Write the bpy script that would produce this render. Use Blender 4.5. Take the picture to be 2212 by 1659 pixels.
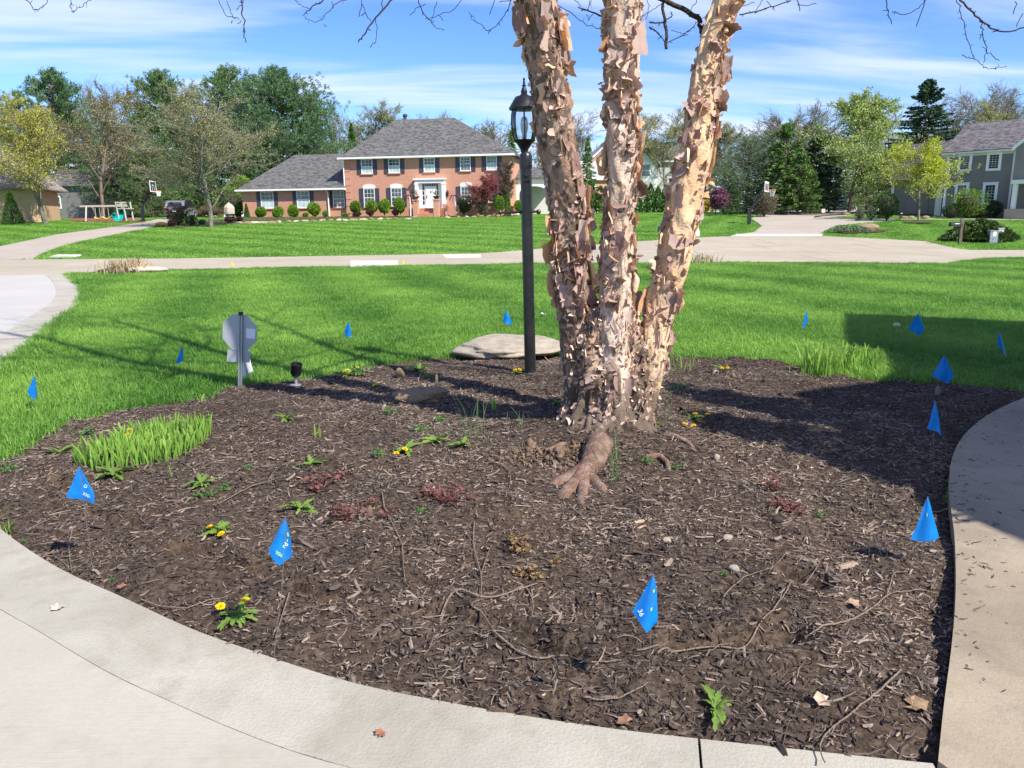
import bpy, math, random
import numpy as np
from mathutils import Vector, Matrix, noise as mnoise

random.seed(7)
RNG = np.random.default_rng(7)
scene = bpy.context.scene
for o in list(bpy.data.objects):
    bpy.data.objects.remove(o, do_unlink=True)
COL = scene.collection
R_ = math.radians

PITCH, ROLL, CAM_H = R_(12.06), 0.010, 1.5
FPX, CX, CY, K = 1874 * 0.8848, 1106.0, 829.5, 0.8848      # photo measured at 2212 px wide
cam_data = bpy.data.cameras.new('camera')
cam_data.sensor_width = 36.0
cam_data.lens = 36.0 * FPX / 2212.0
cam_data.clip_start, cam_data.clip_end = 0.05, 3000
cam = bpy.data.objects.new('camera', cam_data)
COL.objects.link(cam)
cam.location = (0, 0, CAM_H)
CAM_R = Matrix.Rotation(math.pi / 2 - PITCH, 3, 'X') @ Matrix.Rotation(-ROLL, 3, 'Z')
cam.rotation_euler = CAM_R.to_euler()
scene.camera = cam

SUN_AZ, SUN_EL = R_(133), R_(44)                # azimuth clockwise from +Y
SUN_DIR = Vector((math.sin(SUN_AZ) * math.cos(SUN_EL), math.cos(SUN_AZ) * math.cos(SUN_EL), math.sin(SUN_EL)))
ld = bpy.data.lights.new('sun', 'SUN')
ld.energy, ld.angle, ld.color = 5.0, R_(0.53), (1.0, 0.94, 0.85)
sun = bpy.data.objects.new('sun', ld)
COL.objects.link(sun)
sun.location = (20, -25, 40)
sun.rotation_euler = (-SUN_DIR).to_track_quat('-Z', 'Y').to_euler()

world = bpy.data.worlds.new('World')
scene.world = world
world.use_nodes = True
wn, wl = world.node_tree.nodes, world.node_tree.links
wn.clear()
w_out = wn.new('ShaderNodeOutputWorld')
w_bg = wn.new('ShaderNodeBackground')
w_bg.inputs['Strength'].default_value = 0.125
w_sky = wn.new('ShaderNodeTexSky')
w_sky.sky_type = 'NISHITA'
w_sky.sun_disc = False
w_sky.sun_elevation, w_sky.sun_rotation = SUN_EL, SUN_AZ
w_sky.altitude, w_sky.air_density, w_sky.dust_density, w_sky.ozone_density = 300, 1.0, 0.05, 3.5
w_hs = wn.new('ShaderNodeHueSaturation')
w_hs.inputs['Saturation'].default_value = 1.2
w_hs.inputs['Hue'].default_value = 0.515
wl.new(w_sky.outputs[0], w_hs.inputs['Color'])
w_tint = wn.new('ShaderNodeMix')
w_tint.data_type, w_tint.blend_type = 'RGBA', 'MULTIPLY'
w_tint.inputs['Factor'].default_value = 1.0
w_tint.inputs['B'].default_value = (0.80, 0.91, 1.06, 1)
wl.new(w_hs.outputs[0], w_tint.inputs['A'])
w_tc = wn.new('ShaderNodeTexCoord')
w_sep = wn.new('ShaderNodeSeparateXYZ')
wl.new(w_tc.outputs['Generated'], w_sep.inputs[0])


def wmath(op, a, b=None):
    n = wn.new('ShaderNodeMath')
    n.operation = op
    for i, v in enumerate((a, b)):
        if v is None:
            continue
        if isinstance(v, (int, float)):
            n.inputs[i].default_value = v
        else:
            wl.new(v, n.inputs[i])
    return n.outputs[0]


w_zc = wmath('MAXIMUM', w_sep.outputs[2], 0.02)
w_zd = wmath('ADD', w_zc, 0.10)
w_u = wmath('DIVIDE', w_sep.outputs[0], w_zd)
w_v = wmath('DIVIDE', w_sep.outputs[1], w_zd)
w_cmb = wn.new('ShaderNodeCombineXYZ')
wl.new(wmath('MULTIPLY', w_u, 0.30), w_cmb.inputs[0])
wl.new(wmath('ADD', wmath('MULTIPLY', w_v, 1.15), wmath('MULTIPLY', w_u, -0.14)), w_cmb.inputs[1])
w_n1 = wn.new('ShaderNodeTexNoise')
w_n1.inputs['Scale'].default_value = 1.55
w_n1.inputs['Detail'].default_value = 7
w_n1.inputs['Roughness'].default_value = 0.52
w_n1.inputs['Distortion'].default_value = 0.5
wl.new(w_cmb.outputs[0], w_n1.inputs['Vector'])
w_n2 = wn.new('ShaderNodeTexNoise')
w_n2.inputs['Scale'].default_value = 0.55
w_n2.inputs['Detail'].default_value = 3
wl.new(w_cmb.outputs[0], w_n2.inputs['Vector'])
w_sum = wmath('ADD', wmath('MULTIPLY', w_n1.outputs[0], 0.62), wmath('MULTIPLY', w_n2.outputs[0], 0.38))
w_mr = wn.new('ShaderNodeMapRange')
w_mr.interpolation_type = 'SMOOTHSTEP'
w_mr.inputs['From Min'].default_value = 0.44
w_mr.inputs['From Max'].default_value = 0.62
w_mr.inputs['To Max'].default_value = 0.78
wl.new(w_sum, w_mr.inputs['Value'])
w_mix = wn.new('ShaderNodeMix')
w_mix.data_type = 'RGBA'
w_mix.inputs['B'].default_value = (4.6, 5.0, 6.3, 1)
wl.new(w_mr.outputs[0], w_mix.inputs['Factor'])
wl.new(w_tint.outputs['Result'], w_mix.inputs['A'])
wl.new(w_mix.outputs['Result'], w_bg.inputs['Color'])
wl.new(w_bg.outputs[0], w_out.inputs['Surface'])

scene.view_settings.view_transform = 'Standard'
scene.view_settings.look = 'None'
scene.view_settings.exposure = 0.75
scene.view_settings.gamma = 1.0
scene.view_settings.use_curve_mapping = False
scene.render.engine = 'CYCLES'
scene.cycles.max_bounces = 7
scene.cycles.transparent_max_bounces = 8
scene.cycles.use_denoising = True



def _sp(u, w=6.0):
    return 0.5 * (u + np.sqrt(u * u + w * w))


def terr(X, Y):
    z = 0.0475 * _sp(Y - 33.0) - 0.043 * _sp(Y - 78.0)
    r2 = ((X - 0.35) / 3.5) ** 2 + ((Y - 5.5) / 2.7) ** 2
    z = z + 0.09 * np.clip(1 - r2, 0, 1) ** 1.3
    return z - 0.0018


def tz(x, y):
    return float(terr(np.float64(x), np.float64(y)))


def ray(x, y):
    return CAM_R @ Vector(((x - CX) / FPX, -(y - CY) / FPX, -1.0))


def P(x, y, dz=0.0):
    """pixel of the 2212-wide photo -> point where its line of sight meets the terrain"""
    d = ray(x, y)
    t, step = 0.8, 0.25
    f = lambda t: CAM_H + d.z * t - tz(d.x * t, d.y * t) - dz
    while t < 400 and f(t) > 0:
        t += step
        step = 0.25 + t * 0.02
    if t >= 400:
        t = 95.0
        return Vector((d.x * t, d.y * t, tz(d.x * t, d.y * t)))
    lo, hi = max(t - step - .5, 0.3), t
    for _ in range(30):
        m = (lo + hi) / 2
        if f(m) > 0:
            lo = m
        else:
            hi = m
    return Vector((d.x * hi, d.y * hi, tz(d.x * hi, d.y * hi)))


def at(x, y, Y):
    d = ray(x, y)
    t = Y / d.y
    return Vector((d.x * t, d.y * t, CAM_H + d.z * t))


def px2m(Y, y=500):
    """metres per photo pixel at distance Y"""
    return Y / FPX * 1.0


def q(ox, oy, s):
    return lambda x, y: ((ox + x / s) * K, (oy + y / s) * K)


class NT:
    def __init__(self, name):
        self.m = bpy.data.materials.new(name)
        self.m.use_nodes = True
        self.t = self.m.node_tree
        self.n, self.l = self.t.nodes, self.t.links
        self.bsdf = self.n['Principled BSDF']
        self.out = self.n['Material Output']
        self._tc = None

    def new(self, t, **kw):
        nd = self.n.new(t)
        for k, v in kw.items():
            setattr(nd, k, v)
        return nd

    def put(self, sock, v):
        if hasattr(v, 'is_output') or isinstance(v, bpy.types.NodeSocket):
            self.l.new(v, sock)
        elif isinstance(v, (tuple, list)):
            sock.default_value = (*v, 1) if len(v) == 3 and sock.type == 'RGBA' else v
        else:
            sock.default_value = v

    def coord(self, which='Object', scale=None, rot=None):
        if not self._tc:
            self._tc = self.new('ShaderNodeTexCoord')
        o = self._tc.outputs[which]
        if scale is None and rot is None:
            return o
        mp = self.new('ShaderNodeMapping')
        self.l.new(o, mp.inputs['Vector'])
        if scale is not None:
            mp.inputs['Scale'].default_value = scale if isinstance(scale, (tuple, list)) else (scale,) * 3
        if rot is not None:
            mp.inputs['Rotation'].default_value = rot
        return mp.outputs[0]

    def pos(self, scale=None, rot=None):
        g = self.new('ShaderNodeNewGeometry').outputs['Position']
        mp = self.new('ShaderNodeMapping')
        self.l.new(g, mp.inputs['Vector'])
        if scale is not None:
            mp.inputs['Scale'].default_value = scale if isinstance(scale, (tuple, list)) else (scale,) * 3
        if rot is not None:
            mp.inputs['Rotation'].default_value = rot
        return mp.outputs[0]

    def noise(self, vec, scale=5, detail=4, rough=0.55, dist=0.0):
        nd = self.new('ShaderNodeTexNoise')
        if vec is not None:
            self.l.new(vec, nd.inputs['Vector'])
        nd.inputs['Scale'].default_value = scale
        nd.inputs['Detail'].default_value = detail
        nd.inputs['Roughness'].default_value = rough
        nd.inputs['Distortion'].default_value = dist
        return nd.outputs[0]

    def voro(self, vec, scale=5, feature='F1', out=0):
        nd = self.new('ShaderNodeTexVoronoi', feature=feature)
        self.l.new(vec, nd.inputs['Vector'])
        nd.inputs['Scale'].default_value = scale
        return nd.outputs[out]

    def rng(self, v, a, b, c=0.0, d=1.0, smooth=True):
        nd = self.new('ShaderNodeMapRange')
        if smooth:
            nd.interpolation_type = 'SMOOTHSTEP'
        self.put(nd.inputs['Value'], v)
        for k, x in zip(('From Min', 'From Max', 'To Min', 'To Max'), (a, b, c, d)):
            nd.inputs[k].default_value = x
        return nd.outputs[0]

    def mix(self, f, a, b, mode='MIX'):
        nd = self.new('ShaderNodeMix', data_type='RGBA', blend_type=mode)
        self.put(nd.inputs['Factor'], f)
        self.put(nd.inputs['A'], a)
        self.put(nd.inputs['B'], b)
        return nd.outputs['Result']

    def math(self, op, a, b=0.0, c=None):
        nd = self.new('ShaderNodeMath', operation=op)
        self.put(nd.inputs[0], a)
        self.put(nd.inputs[1], b)
        if c is not None:
            self.put(nd.inputs[2], c)
        return nd.outputs[0]

    def attr(self, name, kind='GEOMETRY'):
        nd = self.new('ShaderNodeAttribute', attribute_name=name, attribute_type=kind)
        return nd.outputs['Fac']

    def rand(self):
        return self.new('ShaderNodeObjectInfo').outputs['Random']

    def bump(self, h, strength=0.5, dist=0.01, normal=None):
        nd = self.new('ShaderNodeBump')
        self.put(nd.inputs['Height'], h)
        nd.inputs['Strength'].default_value = strength
        nd.inputs['Distance'].default_value = dist
        if normal is not None:
            self.l.new(normal, nd.inputs['Normal'])
        self.l.new(nd.outputs[0], self.bsdf.inputs['Normal'])
        return nd.outputs[0]

    def done(self, color=None, rough=None, metal=None, spec=None, trans=0.0, tcolor=None):
        if color is not None:
            self.put(self.bsdf.inputs['Base Color'], color)
        if rough is not None:
            self.put(self.bsdf.inputs['Roughness'], rough)
        if metal is not None:
            self.put(self.bsdf.inputs['Metallic'], metal)
        if spec is not None:
            self.put(self.bsdf.inputs['Specular IOR Level'], spec)
        if trans:
            tr = self.new('ShaderNodeBsdfTranslucent')
            self.put(tr.inputs['Color'], tcolor if tcolor is not None else color)
            ms = self.new('ShaderNodeMixShader')
            ms.inputs[0].default_value = trans
            self.l.new(self.bsdf.outputs[0], ms.inputs[1])
            self.l.new(tr.outputs[0], ms.inputs[2])
            self.l.new(ms.outputs[0], self.out.inputs['Surface'])
        return self.m


def plain(name, c, rough=0.6, metal=0.0, var=0.12, scale=8, bump=0.0, spec=0.5):
    t = NT(name)
    n = t.noise(t.coord(), scale, 4)
    c2 = tuple(max(0, x * (1 - var)) for x in c)
    c3 = tuple(min(1, x * (1 + var)) for x in c)
    col = t.mix(t.rng(n, .3, .7), c2, c3)
    if bump:
        t.bump(t.noise(t.coord(), scale * 6, 4), bump, 0.01)
    return t.done(col, rough, metal, spec)


def leafm(name, c1, c2, trans=0.35, rough=0.6, kind='GEOMETRY', spec=0.3):
    t = NT(name)
    f = t.attr('tint', kind)
    col = t.mix(f, c1, c2)
    col = t.mix(t.rng(t.noise(t.pos(0.6), 1, 2), .3, .7, 0, .35), col, c1)
    return t.done(col, rough, spec=spec, trans=trans)


MAT = {}
t = NT('lawn_soil')
p = t.pos(1.0)
n = t.noise(p, 1.3, 5)
n2 = t.noise(t.pos((7, 7, 7)), 3, 4)
c = t.mix(t.rng(n, .3, .7), (0.10, 0.24, 0.032), (0.19, 0.35, 0.05))
c = t.mix(t.rng(n2, .35, .75, 0, .55), c, (0.06, 0.17, 0.018))
t.bump(t.noise(t.pos(14), 3, 4), 0.8, 0.05)
MAT['lawn'] = t.done(c, 0.9, spec=0.1)

t = NT('grass_blade')
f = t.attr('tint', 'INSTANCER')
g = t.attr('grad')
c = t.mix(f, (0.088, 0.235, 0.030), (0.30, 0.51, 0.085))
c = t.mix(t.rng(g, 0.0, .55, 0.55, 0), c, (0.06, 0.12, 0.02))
MAT['grass'] = t.done(c, 0.45, spec=0.35, trans=0.42)

t = NT('mulch_soil')
n = t.noise(t.pos(1), 30, 6, .65)
n2 = t.noise(t.pos(1), 2.2, 4)
c = t.mix(t.rng(n, .3, .75), (0.022, 0.016, 0.012), (0.135, 0.098, 0.072))
c = t.mix(t.rng(n2, .45, .7, 0, .5), c, (0.085, 0.055, 0.036))
t.bump(n, 1.0, 0.02)
MAT['mulch_soil'] = t.done(c, 0.95, spec=0.15)

t = NT('mulch_chip')
f = t.attr('tint', 'INSTANCER')
rmp = t.new('ShaderNodeValToRGB')
t.l.new(f, rmp.inputs[0])
els = rmp.color_ramp.elements
els[0].position, els[0].color = 0.0, (0.026, 0.020, 0.017, 1)
els[1].position, els[1].color = 1.0, (0.55, 0.43, 0.31, 1)
for pos_, c_ in ((0.35, (0.080, 0.061, 0.049, 1)), (0.62, (0.195, 0.152, 0.124, 1)), (0.85, (0.33, 0.265, 0.215, 1)), (0.95, (0.36, 0.26, 0.18, 1))):
    e = els.new(pos_)
    e.color = c_
c = t.mix(t.rng(t.noise(t.coord('Object', (1, 8, 8)), 60, 3), .3, .7, 0.0, .35), rmp.outputs[0], (0.04, 0.027, 0.02))
MAT['chip'] = t.done(c, 0.85, spec=0.2)


def concrete(name, c1, c2, stain, streak=True, stain_amt=.5, sp_scale=1.0, bump=.25):
    t = NT(name)
    big = t.noise(t.pos(1), 1.1 * sp_scale, 5, .6)
    fine = t.noise(t.pos(1), 60 * sp_scale, 4, .7)
    col = t.mix(t.rng(big, .35, .65), c1, c2)
    col = t.mix(t.rng(t.noise(t.pos(1), 0.7 * sp_scale, 6, .7, .6), .44, .66, 0, stain_amt), col, stain)
    col = t.mix(t.rng(t.noise(t.pos(1), 3.3 * sp_scale, 5, .7), .50, .70, 0, stain_amt * .8), col, stain)
    col = t.mix(t.rng(fine, .3, .7, 0, .28), col, tuple(x * .68 for x in c1))
    speck = t.voro(t.pos(1), 45 * sp_scale)
    col = t.mix(t.rng(speck, .05, .11, .35, 0), col, tuple(x * .35 for x in c1))
    h = fine
    if streak:
        st = t.noise(t.pos((3.0, 90, 1), (0, 0, R_(28))), 1.6, 3)
        h = t.math('ADD', t.math('MULTIPLY', fine, .5), t.math('MULTIPLY', st, .8))
        col = t.mix(t.rng(st, .3, .7, 0, .16), col, tuple(x * .7 for x in c1))
    col = t.mix(t.math('MULTIPLY', t.rand(), .28), col, tuple(x * .78 for x in c2))
    t.bump(h, bump, 0.006)
    return t.done(col, 0.88, spec=0.25)


MAT['drive_near'] = concrete('driveway_concrete', (0.395, 0.37, 0.305), (0.45, 0.42, 0.35), (0.29, 0.25, 0.185), True, .55)
MAT['band'] = concrete('border_concrete', (0.355, 0.335, 0.275), (0.43, 0.405, 0.335), (0.26, 0.235, 0.18), False, .65, 1.4, .6)
MAT['path'] = concrete('walk_concrete', (0.31, 0.255, 0.18), (0.375, 0.315, 0.23), (0.20, 0.165, 0.125), False, .75, 1.2, .5)
MAT['road'] = concrete('road_concrete', (0.375, 0.325, 0.24), (0.435, 0.38, 0.29), (0.30, 0.245, 0.17), False, .5, .25)
MAT['road_white'] = concrete('new_road_concrete', (0.54, 0.53, 0.50), (0.60, 0.59, 0.565), (0.5, 0.47, 0.43), False, .3, .3)
MAT['drive_far'] = concrete('far_drive_concrete', (0.37, 0.32, 0.255), (0.42, 0.365, 0.295), (0.34, 0.29, 0.235), False, .5, .3)
MAT['drive_white'] = concrete('white_drive_concrete', (0.43, 0.415, 0.375), (0.48, 0.465, 0.42), (0.45, 0.42, 0.375), True, .3, .5)
MAT['black_dull'] = plain('dull_black', (0.02, 0.02, 0.021), .75)
MAT['joint'] = plain('joint_dark', (0.16, 0.135, 0.11), 0.95)



def brickm(name, c1, c2, mortar, sc=1.0):
    t = NT(name)
    b = t.new('ShaderNodeTexBrick')
    mp = t.coord('Object')
    sep = t.new('ShaderNodeSeparateXYZ')
    t.l.new(mp, sep.inputs[0])
    cmb = t.new('ShaderNodeCombineXYZ')
    t.l.new(t.math('ADD', sep.outputs[0], sep.outputs[1]), cmb.inputs[0])
    t.l.new(sep.outputs[2], cmb.inputs[1])
    t.l.new(cmb.outputs[0], b.inputs['Vector'])
    b.inputs['Color1'].default_value = (*c1, 1)
    b.inputs['Color2'].default_value = (*c2, 1)
    b.inputs['Mortar'].default_value = (*mortar, 1)
    b.inputs['Scale'].default_value = 1.0
    b.inputs['Brick Width'].default_value = 0.21 * sc
    b.inputs['Row Height'].default_value = 0.07 * sc
    b.inputs['Mortar Size'].default_value = 0.008
    b.inputs['Bias'].default_value = -0.2
    n = t.noise(t.coord('Object', (1.5, 1.5, 9)), 1.4, 3)
    col = t.mix(t.rng(n, .45, .75, 0, .35), b.outputs[0], tuple(min(1, x * 1.35) for x in c1))
    t.bump(b.outputs['Fac'], -.4, 0.01)
    return t.done(col, 0.85, spec=.2)


def shinglem(name, c1, c2, c3):
    t = NT(name)
    b = t.new('ShaderNodeTexBrick')
    mp = t.coord('Object')
    sep = t.new('ShaderNodeSeparateXYZ')
    t.l.new(mp, sep.inputs[0])
    cmb = t.new('ShaderNodeCombineXYZ')
    t.l.new(t.math('ADD', sep.outputs[0], t.math('MULTIPLY', sep.outputs[1], .7)), cmb.inputs[0])
    t.l.new(sep.outputs[2], cmb.inputs[1])
    t.l.new(cmb.outputs[0], b.inputs['Vector'])
    b.inputs['Color1'].default_value = (*c1, 1)
    b.inputs['Color2'].default_value = (*c2, 1)
    b.inputs['Mortar'].default_value = tuple(x * .6 for x in c1) + (1,)
    b.inputs['Scale'].default_value = 1.0
    b.inputs['Brick Width'].default_value = 0.52
    b.inputs['Row Height'].default_value = 0.14
    b.inputs['Mortar Size'].default_value = 0.012
    n = t.noise(t.coord('Object', (1, 1, 3)), 2.6, 3)
    col = t.mix(t.rng(n, .42, .62, 0, .8), b.outputs[0], c3)
    return t.done(col, 0.9, spec=.2)


MAT['brick_red'] = brickm('red_brick', (0.47, 0.205, 0.130), (0.57, 0.275, 0.185), (0.52, 0.36, 0.28))
MAT['brick_step'] = brickm('step_brick', (0.46, 0.17, 0.10), (0.55, 0.23, 0.14), (0.45, 0.30, 0.23))
MAT['brick_tan'] = brickm('tan_brick', (0.44, 0.29, 0.15), (0.56, 0.40, 0.23), (0.48, 0.37, 0.26))
MAT['roof_grey'] = shinglem('grey_shingle', (0.066, 0.064, 0.063), (0.118, 0.115, 0.112), (0.155, 0.151, 0.147))
MAT['roof_brown'] = shinglem('mauve_shingle', (0.080, 0.072, 0.074), (0.145, 0.130, 0.130), (0.20, 0.18, 0.18))
MAT['roof_tan'] = shinglem('tan_shingle', (0.20, 0.165, 0.14), (0.27, 0.23, 0.20), (0.30, 0.26, 0.23))
MAT['roof_pale'] = shinglem('pale_shingle', (0.30, 0.30, 0.30), (0.38, 0.38, 0.38), (0.42, 0.42, 0.41))
MAT['white'] = plain('white_paint', (0.80, 0.80, 0.79), .5, var=.04)
MAT['offwhite'] = plain('cream_paint', (0.66, 0.65, 0.60), .6, var=.06)
MAT['shutter'] = plain('dark_shutter', (0.05, 0.05, 0.068), .5)
MAT['siding_grey'] = plain('grey_siding', (0.20, 0.187, 0.165), .7, var=.08, scale=1.2)
MAT['siding_shaded'] = plain('shaded_siding', (0.16, 0.16, 0.155), .8)  # pale siding darkened to stand for deep shade behind the trees
MAT['siding_pale'] = plain('pale_siding', (0.50, 0.50, 0.48), .7, var=.05)
t = NT('window_glass')
c = t.mix(t.rng(t.noise(t.coord('Object', (1, 1, .6)), 1.1, 2), .35, .65), (0.035, 0.05, 0.05), (0.11, 0.14, 0.135))
MAT['glass'] = t.done(c, 0.06, spec=.8)
MAT['glass_blind'] = plain('window_with_blind', (0.46, 0.56, 0.53), .18, var=.15, scale=1.5)
MAT['dark_glass'] = plain('dark_window', (0.02, 0.024, 0.03), .06)

MAT['black'] = plain('black_paint', (0.013, 0.013, 0.015), .42, var=.3, scale=20)
MAT['black_post'] = plain('black_post_paint', (0.016, 0.016, 0.018), .33, var=.35, scale=12, bump=.15)
MAT['bronze'] = plain('bronze_knob', (0.10, 0.075, 0.05), .35, .6)
MAT['steel'] = plain('galvanised_metal', (0.36, 0.38, 0.41), .42, .55, .1, 6)
MAT['steel_plate'] = plain('sign_aluminium', (0.38, 0.40, 0.44), .5, .3, .06, 4)
MAT['sticker'] = plain('white_sticker', (0.74, 0.76, 0.80), .5, 0, .03)
t = NT('lantern_glass')
tr = t.new('ShaderNodeBsdfTransparent')
tr.inputs[0].default_value = (.86, .89, .92, 1)
gl = t.new('ShaderNodeBsdfGlossy')
gl.inputs['Roughness'].default_value = .03
ms = t.new('ShaderNodeMixShader')
fr = t.new('ShaderNodeFresnel')
t.l.new(fr.outputs[0], ms.inputs[0])
t.l.new(tr.outputs[0], ms.inputs[1])
t.l.new(gl.outputs[0], ms.inputs[2])
t.l.new(ms.outputs[0], t.out.inputs['Surface'])
MAT['lantern_glass'] = t.m
MAT['bulb'] = plain('frosted_bulb', (0.75, 0.75, 0.73), .35)
t = NT('flag_blue')
MAT['flag'] = t.done(t.mix(t.rng(t.noise(t.coord(), 30, 2), .3, .7), (0.001, 0.19, 0.62), (0.003, 0.25, 0.74)), .4, trans=.35, tcolor=(0.01, 0.30, 0.85))
MAT['flag_yellow'] = plain('flag_yellow', (0.85, 0.60, 0.02), .5)
MAT['print_white'] = plain('white_print', (0.8, 0.85, 0.85), .6)
MAT['print_lime'] = plain('lime_print', (0.45, 0.62, 0.05), .6)
MAT['wire'] = plain('flag_wire', (0.20, 0.19, 0.18), .5, .5)


def rockm(name, c1, c2, c3, sc=9):
    t = NT(name)
    n = t.noise(t.coord(), sc, 6, .65)
    sp = t.noise(t.coord(), sc * 12, 3, .7)
    c = t.mix(t.rng(n, .35, .65), c1, c2)
    c = t.mix(t.rng(sp, .5, .75, 0, .6), c, c3)
    t.bump(t.math('ADD', n, t.math('MULTIPLY', sp, .3)), .7, .02)
    return t.done(c, .9, spec=.2)


MAT['rock'] = rockm('granite', (0.30, 0.255, 0.195), (0.40, 0.35, 0.275), (0.17, 0.145, 0.115), 5)
MAT['rock_tan'] = rockm('tan_stone', (0.21, 0.15, 0.09), (0.32, 0.24, 0.15), (0.14, 0.105, 0.07), 9)
MAT['rock_pale'] = rockm('pale_stone', (0.40, 0.34, 0.26), (0.52, 0.46, 0.37), (0.28, 0.23, 0.17), 9)



def barkm(name, c1, c2, moss=None, sc=1.0):
    t = NT(name)
    v = t.coord('Object', (7 * sc, 7 * sc, 1.6 * sc))
    n = t.noise(v, 2, 5, .65)
    c = t.mix(t.rng(n, .35, .65), c1, c2)
    t.bump(n, .8, .03)
    return t.done(c, .9, spec=.15)


MAT['bark_grey'] = barkm('grey_bark', (0.13, 0.115, 0.09), (0.26, 0.235, 0.19))
MAT['bark_brown'] = barkm('brown_bark', (0.10, 0.075, 0.055), (0.19, 0.15, 0.11))
MAT['twig'] = barkm('dark_twig_bark', (0.050, 0.036, 0.030), (0.10, 0.075, 0.060), sc=6)
MAT['twig_pale'] = barkm('dead_twig_bark', (0.20, 0.15, 0.115), (0.32, 0.25, 0.19), sc=6)
MAT['wood_weathered'] = barkm('weathered_wood', (0.36, 0.32, 0.27), (0.48, 0.44, 0.38), sc=2)


def birchm(name, cream, salmon, tan, dark_amt):
    t = NT(name)
    co = t.coord('Object')
    warp = t.noise(t.coord('Object', (5, 5, 2.2)), 1.5, 5, .6, .6)
    fine = t.noise(t.coord('Object', (30, 30, 60)), 1.4, 5, .7)
    col = t.mix(t.rng(warp, .36, .60), cream, salmon)
    col = t.mix(t.rng(t.noise(t.coord('Object', (7, 7, 3.4)), 1.7, 5, .7), .48, .64, 0, .85), col, tan)
    crk = t.voro(t.coord('Object', (34, 34, 15)), 1.0, 'DISTANCE_TO_EDGE')
    col = t.mix(t.math('MULTIPLY', t.rng(crk, .0, .05, .55, 0), t.rng(t.noise(t.coord('Object', (5, 5, 4)), 1.6, 3), .50 - dark_amt * .6, .66 - dark_amt * .6)), col, (0.055, 0.038, 0.028))
    dk = t.noise(t.coord('Object', (6, 6, 4.5)), 1.35, 6, .72, .8)
    col = t.mix(t.rng(dk, .60 - dark_amt, .68 - dark_amt, 0, .85), col, (0.07, 0.052, 0.038))
    lent = t.noise(t.coord('Object', (6, 6, 75)), 1.6, 2)
    col = t.mix(t.rng(lent, .60, .70, 0, .40), col, (0.20, 0.125, 0.08))
    col = t.mix(t.rng(fine, .5, .8, 0, .45), col, (0.22, 0.15, 0.10))
    geo = t.new('ShaderNodeSeparateXYZ')
    t.l.new(co, geo.inputs[0])
    foot = t.math('ADD', t.rng(geo.outputs[2], .25, .85, .42, 0), t.math('MULTIPLY', t.math('SUBTRACT', warp, .5), 1.1))
    col = t.mix(t.rng(foot, .12, .36, 0, .85), col, (0.105, 0.080, 0.060))
    t.bump(t.math('ADD', t.math('MULTIPLY', fine, .6), t.math('ADD', dk, warp)), .75, .02)
    return t.done(col, .72, spec=.25)


MAT['birch_left'] = birchm('birch_bark_brown', (0.42, 0.30, 0.215), (0.34, 0.21, 0.14), (0.13, 0.10, 0.078), .135)  # browns darkened further: shade from the other stems is painted in
MAT['birch_mid'] = birchm('birch_bark_cream', (0.68, 0.56, 0.45), (0.58, 0.40, 0.29), (0.33, 0.265, 0.20), .07)
MAT['birch_right'] = birchm('birch_bark_peach', (0.76, 0.55, 0.34), (0.70, 0.44, 0.25), (0.44, 0.32, 0.22), .04)
t = NT('bark_flake')
f = t.attr('tint')
n = t.noise(t.coord('Object', (14, 14, 14)), 2, 5, .65)
outer = t.mix(t.rng(f, 0, .85), (0.25, 0.135, 0.118), (0.60, 0.43, 0.36))
outer = t.mix(t.rng(n, .42, .72, 0, .75), outer, (0.42, 0.36, 0.31))
outer = t.mix(t.rng(f, .86, .97, 0, .9), outer, (0.09, 0.065, 0.05))
inner = t.mix(t.rng(f, .1, .9), (0.66, 0.36, 0.19), (0.80, 0.62, 0.45))
inner = t.mix(t.rng(f, .90, .98, 0, .85), inner, (0.17, 0.12, 0.085))
bf = t.new('ShaderNodeNewGeometry').outputs['Backfacing']
col = t.mix(bf, outer, inner)
t.bump(n, .5, .008)
MAT['flake'] = t.done(col, .65, spec=.25, trans=.14, tcolor=(0.62, 0.30, 0.12))
t = NT('root_bark')
n = t.noise(t.coord('Object', (9, 9, 9)), 2.2, 6, .65)
c = t.mix(t.rng(n, .40, .62), (0.17, 0.115, 0.085), (0.30, 0.215, 0.17))
c = t.mix(t.rng(t.noise(t.coord('Object', (9, 9, 9)), 3.1, 4), .50, .66, 0, .75), c, (0.29, 0.105, 0.06))
t.bump(t.math('ADD', n, t.noise(t.coord('Object', (14, 14, 14)), 5, 4, .7)), 1.0, .02)
MAT['root'] = t.done(c, .8, spec=.2)

MAT['daffodil'] = leafm('daffodil_leaf', (0.14, 0.30, 0.045), (0.36, 0.55, 0.10), .45)
MAT['dandelion_leaf'] = leafm('dandelion_leaf', (0.11, 0.20, 0.035), (0.24, 0.36, 0.07), .35)
MAT['weed'] = leafm('small_weed_leaf', (0.07, 0.17, 0.04), (0.15, 0.28, 0.07), .35)
MAT['dandelion'] = leafm('dandelion_petal', (0.85, 0.52, 0.005), (0.95, 0.72, 0.01), .15)
MAT['heuchera_red'] = leafm('red_heuchera_leaf', (0.12, 0.034, 0.034), (0.28, 0.125, 0.10), .25)
MAT['heuchera_olive'] = leafm('olive_heuchera_leaf', (0.20, 0.13, 0.05), (0.38, 0.27, 0.11), .25)
MAT['allium'] = leafm('thin_bulb_leaf', (0.07, 0.16, 0.05), (0.16, 0.28, 0.10), .3)
MAT['dry_grass'] = leafm('dry_grass_leaf', (0.36, 0.27, 0.16), (0.56, 0.45, 0.28), .3)
MAT['pine'] = leafm('pine_needles', (0.085, 0.165, 0.06), (0.23, 0.35, 0.13), .38)
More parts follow.
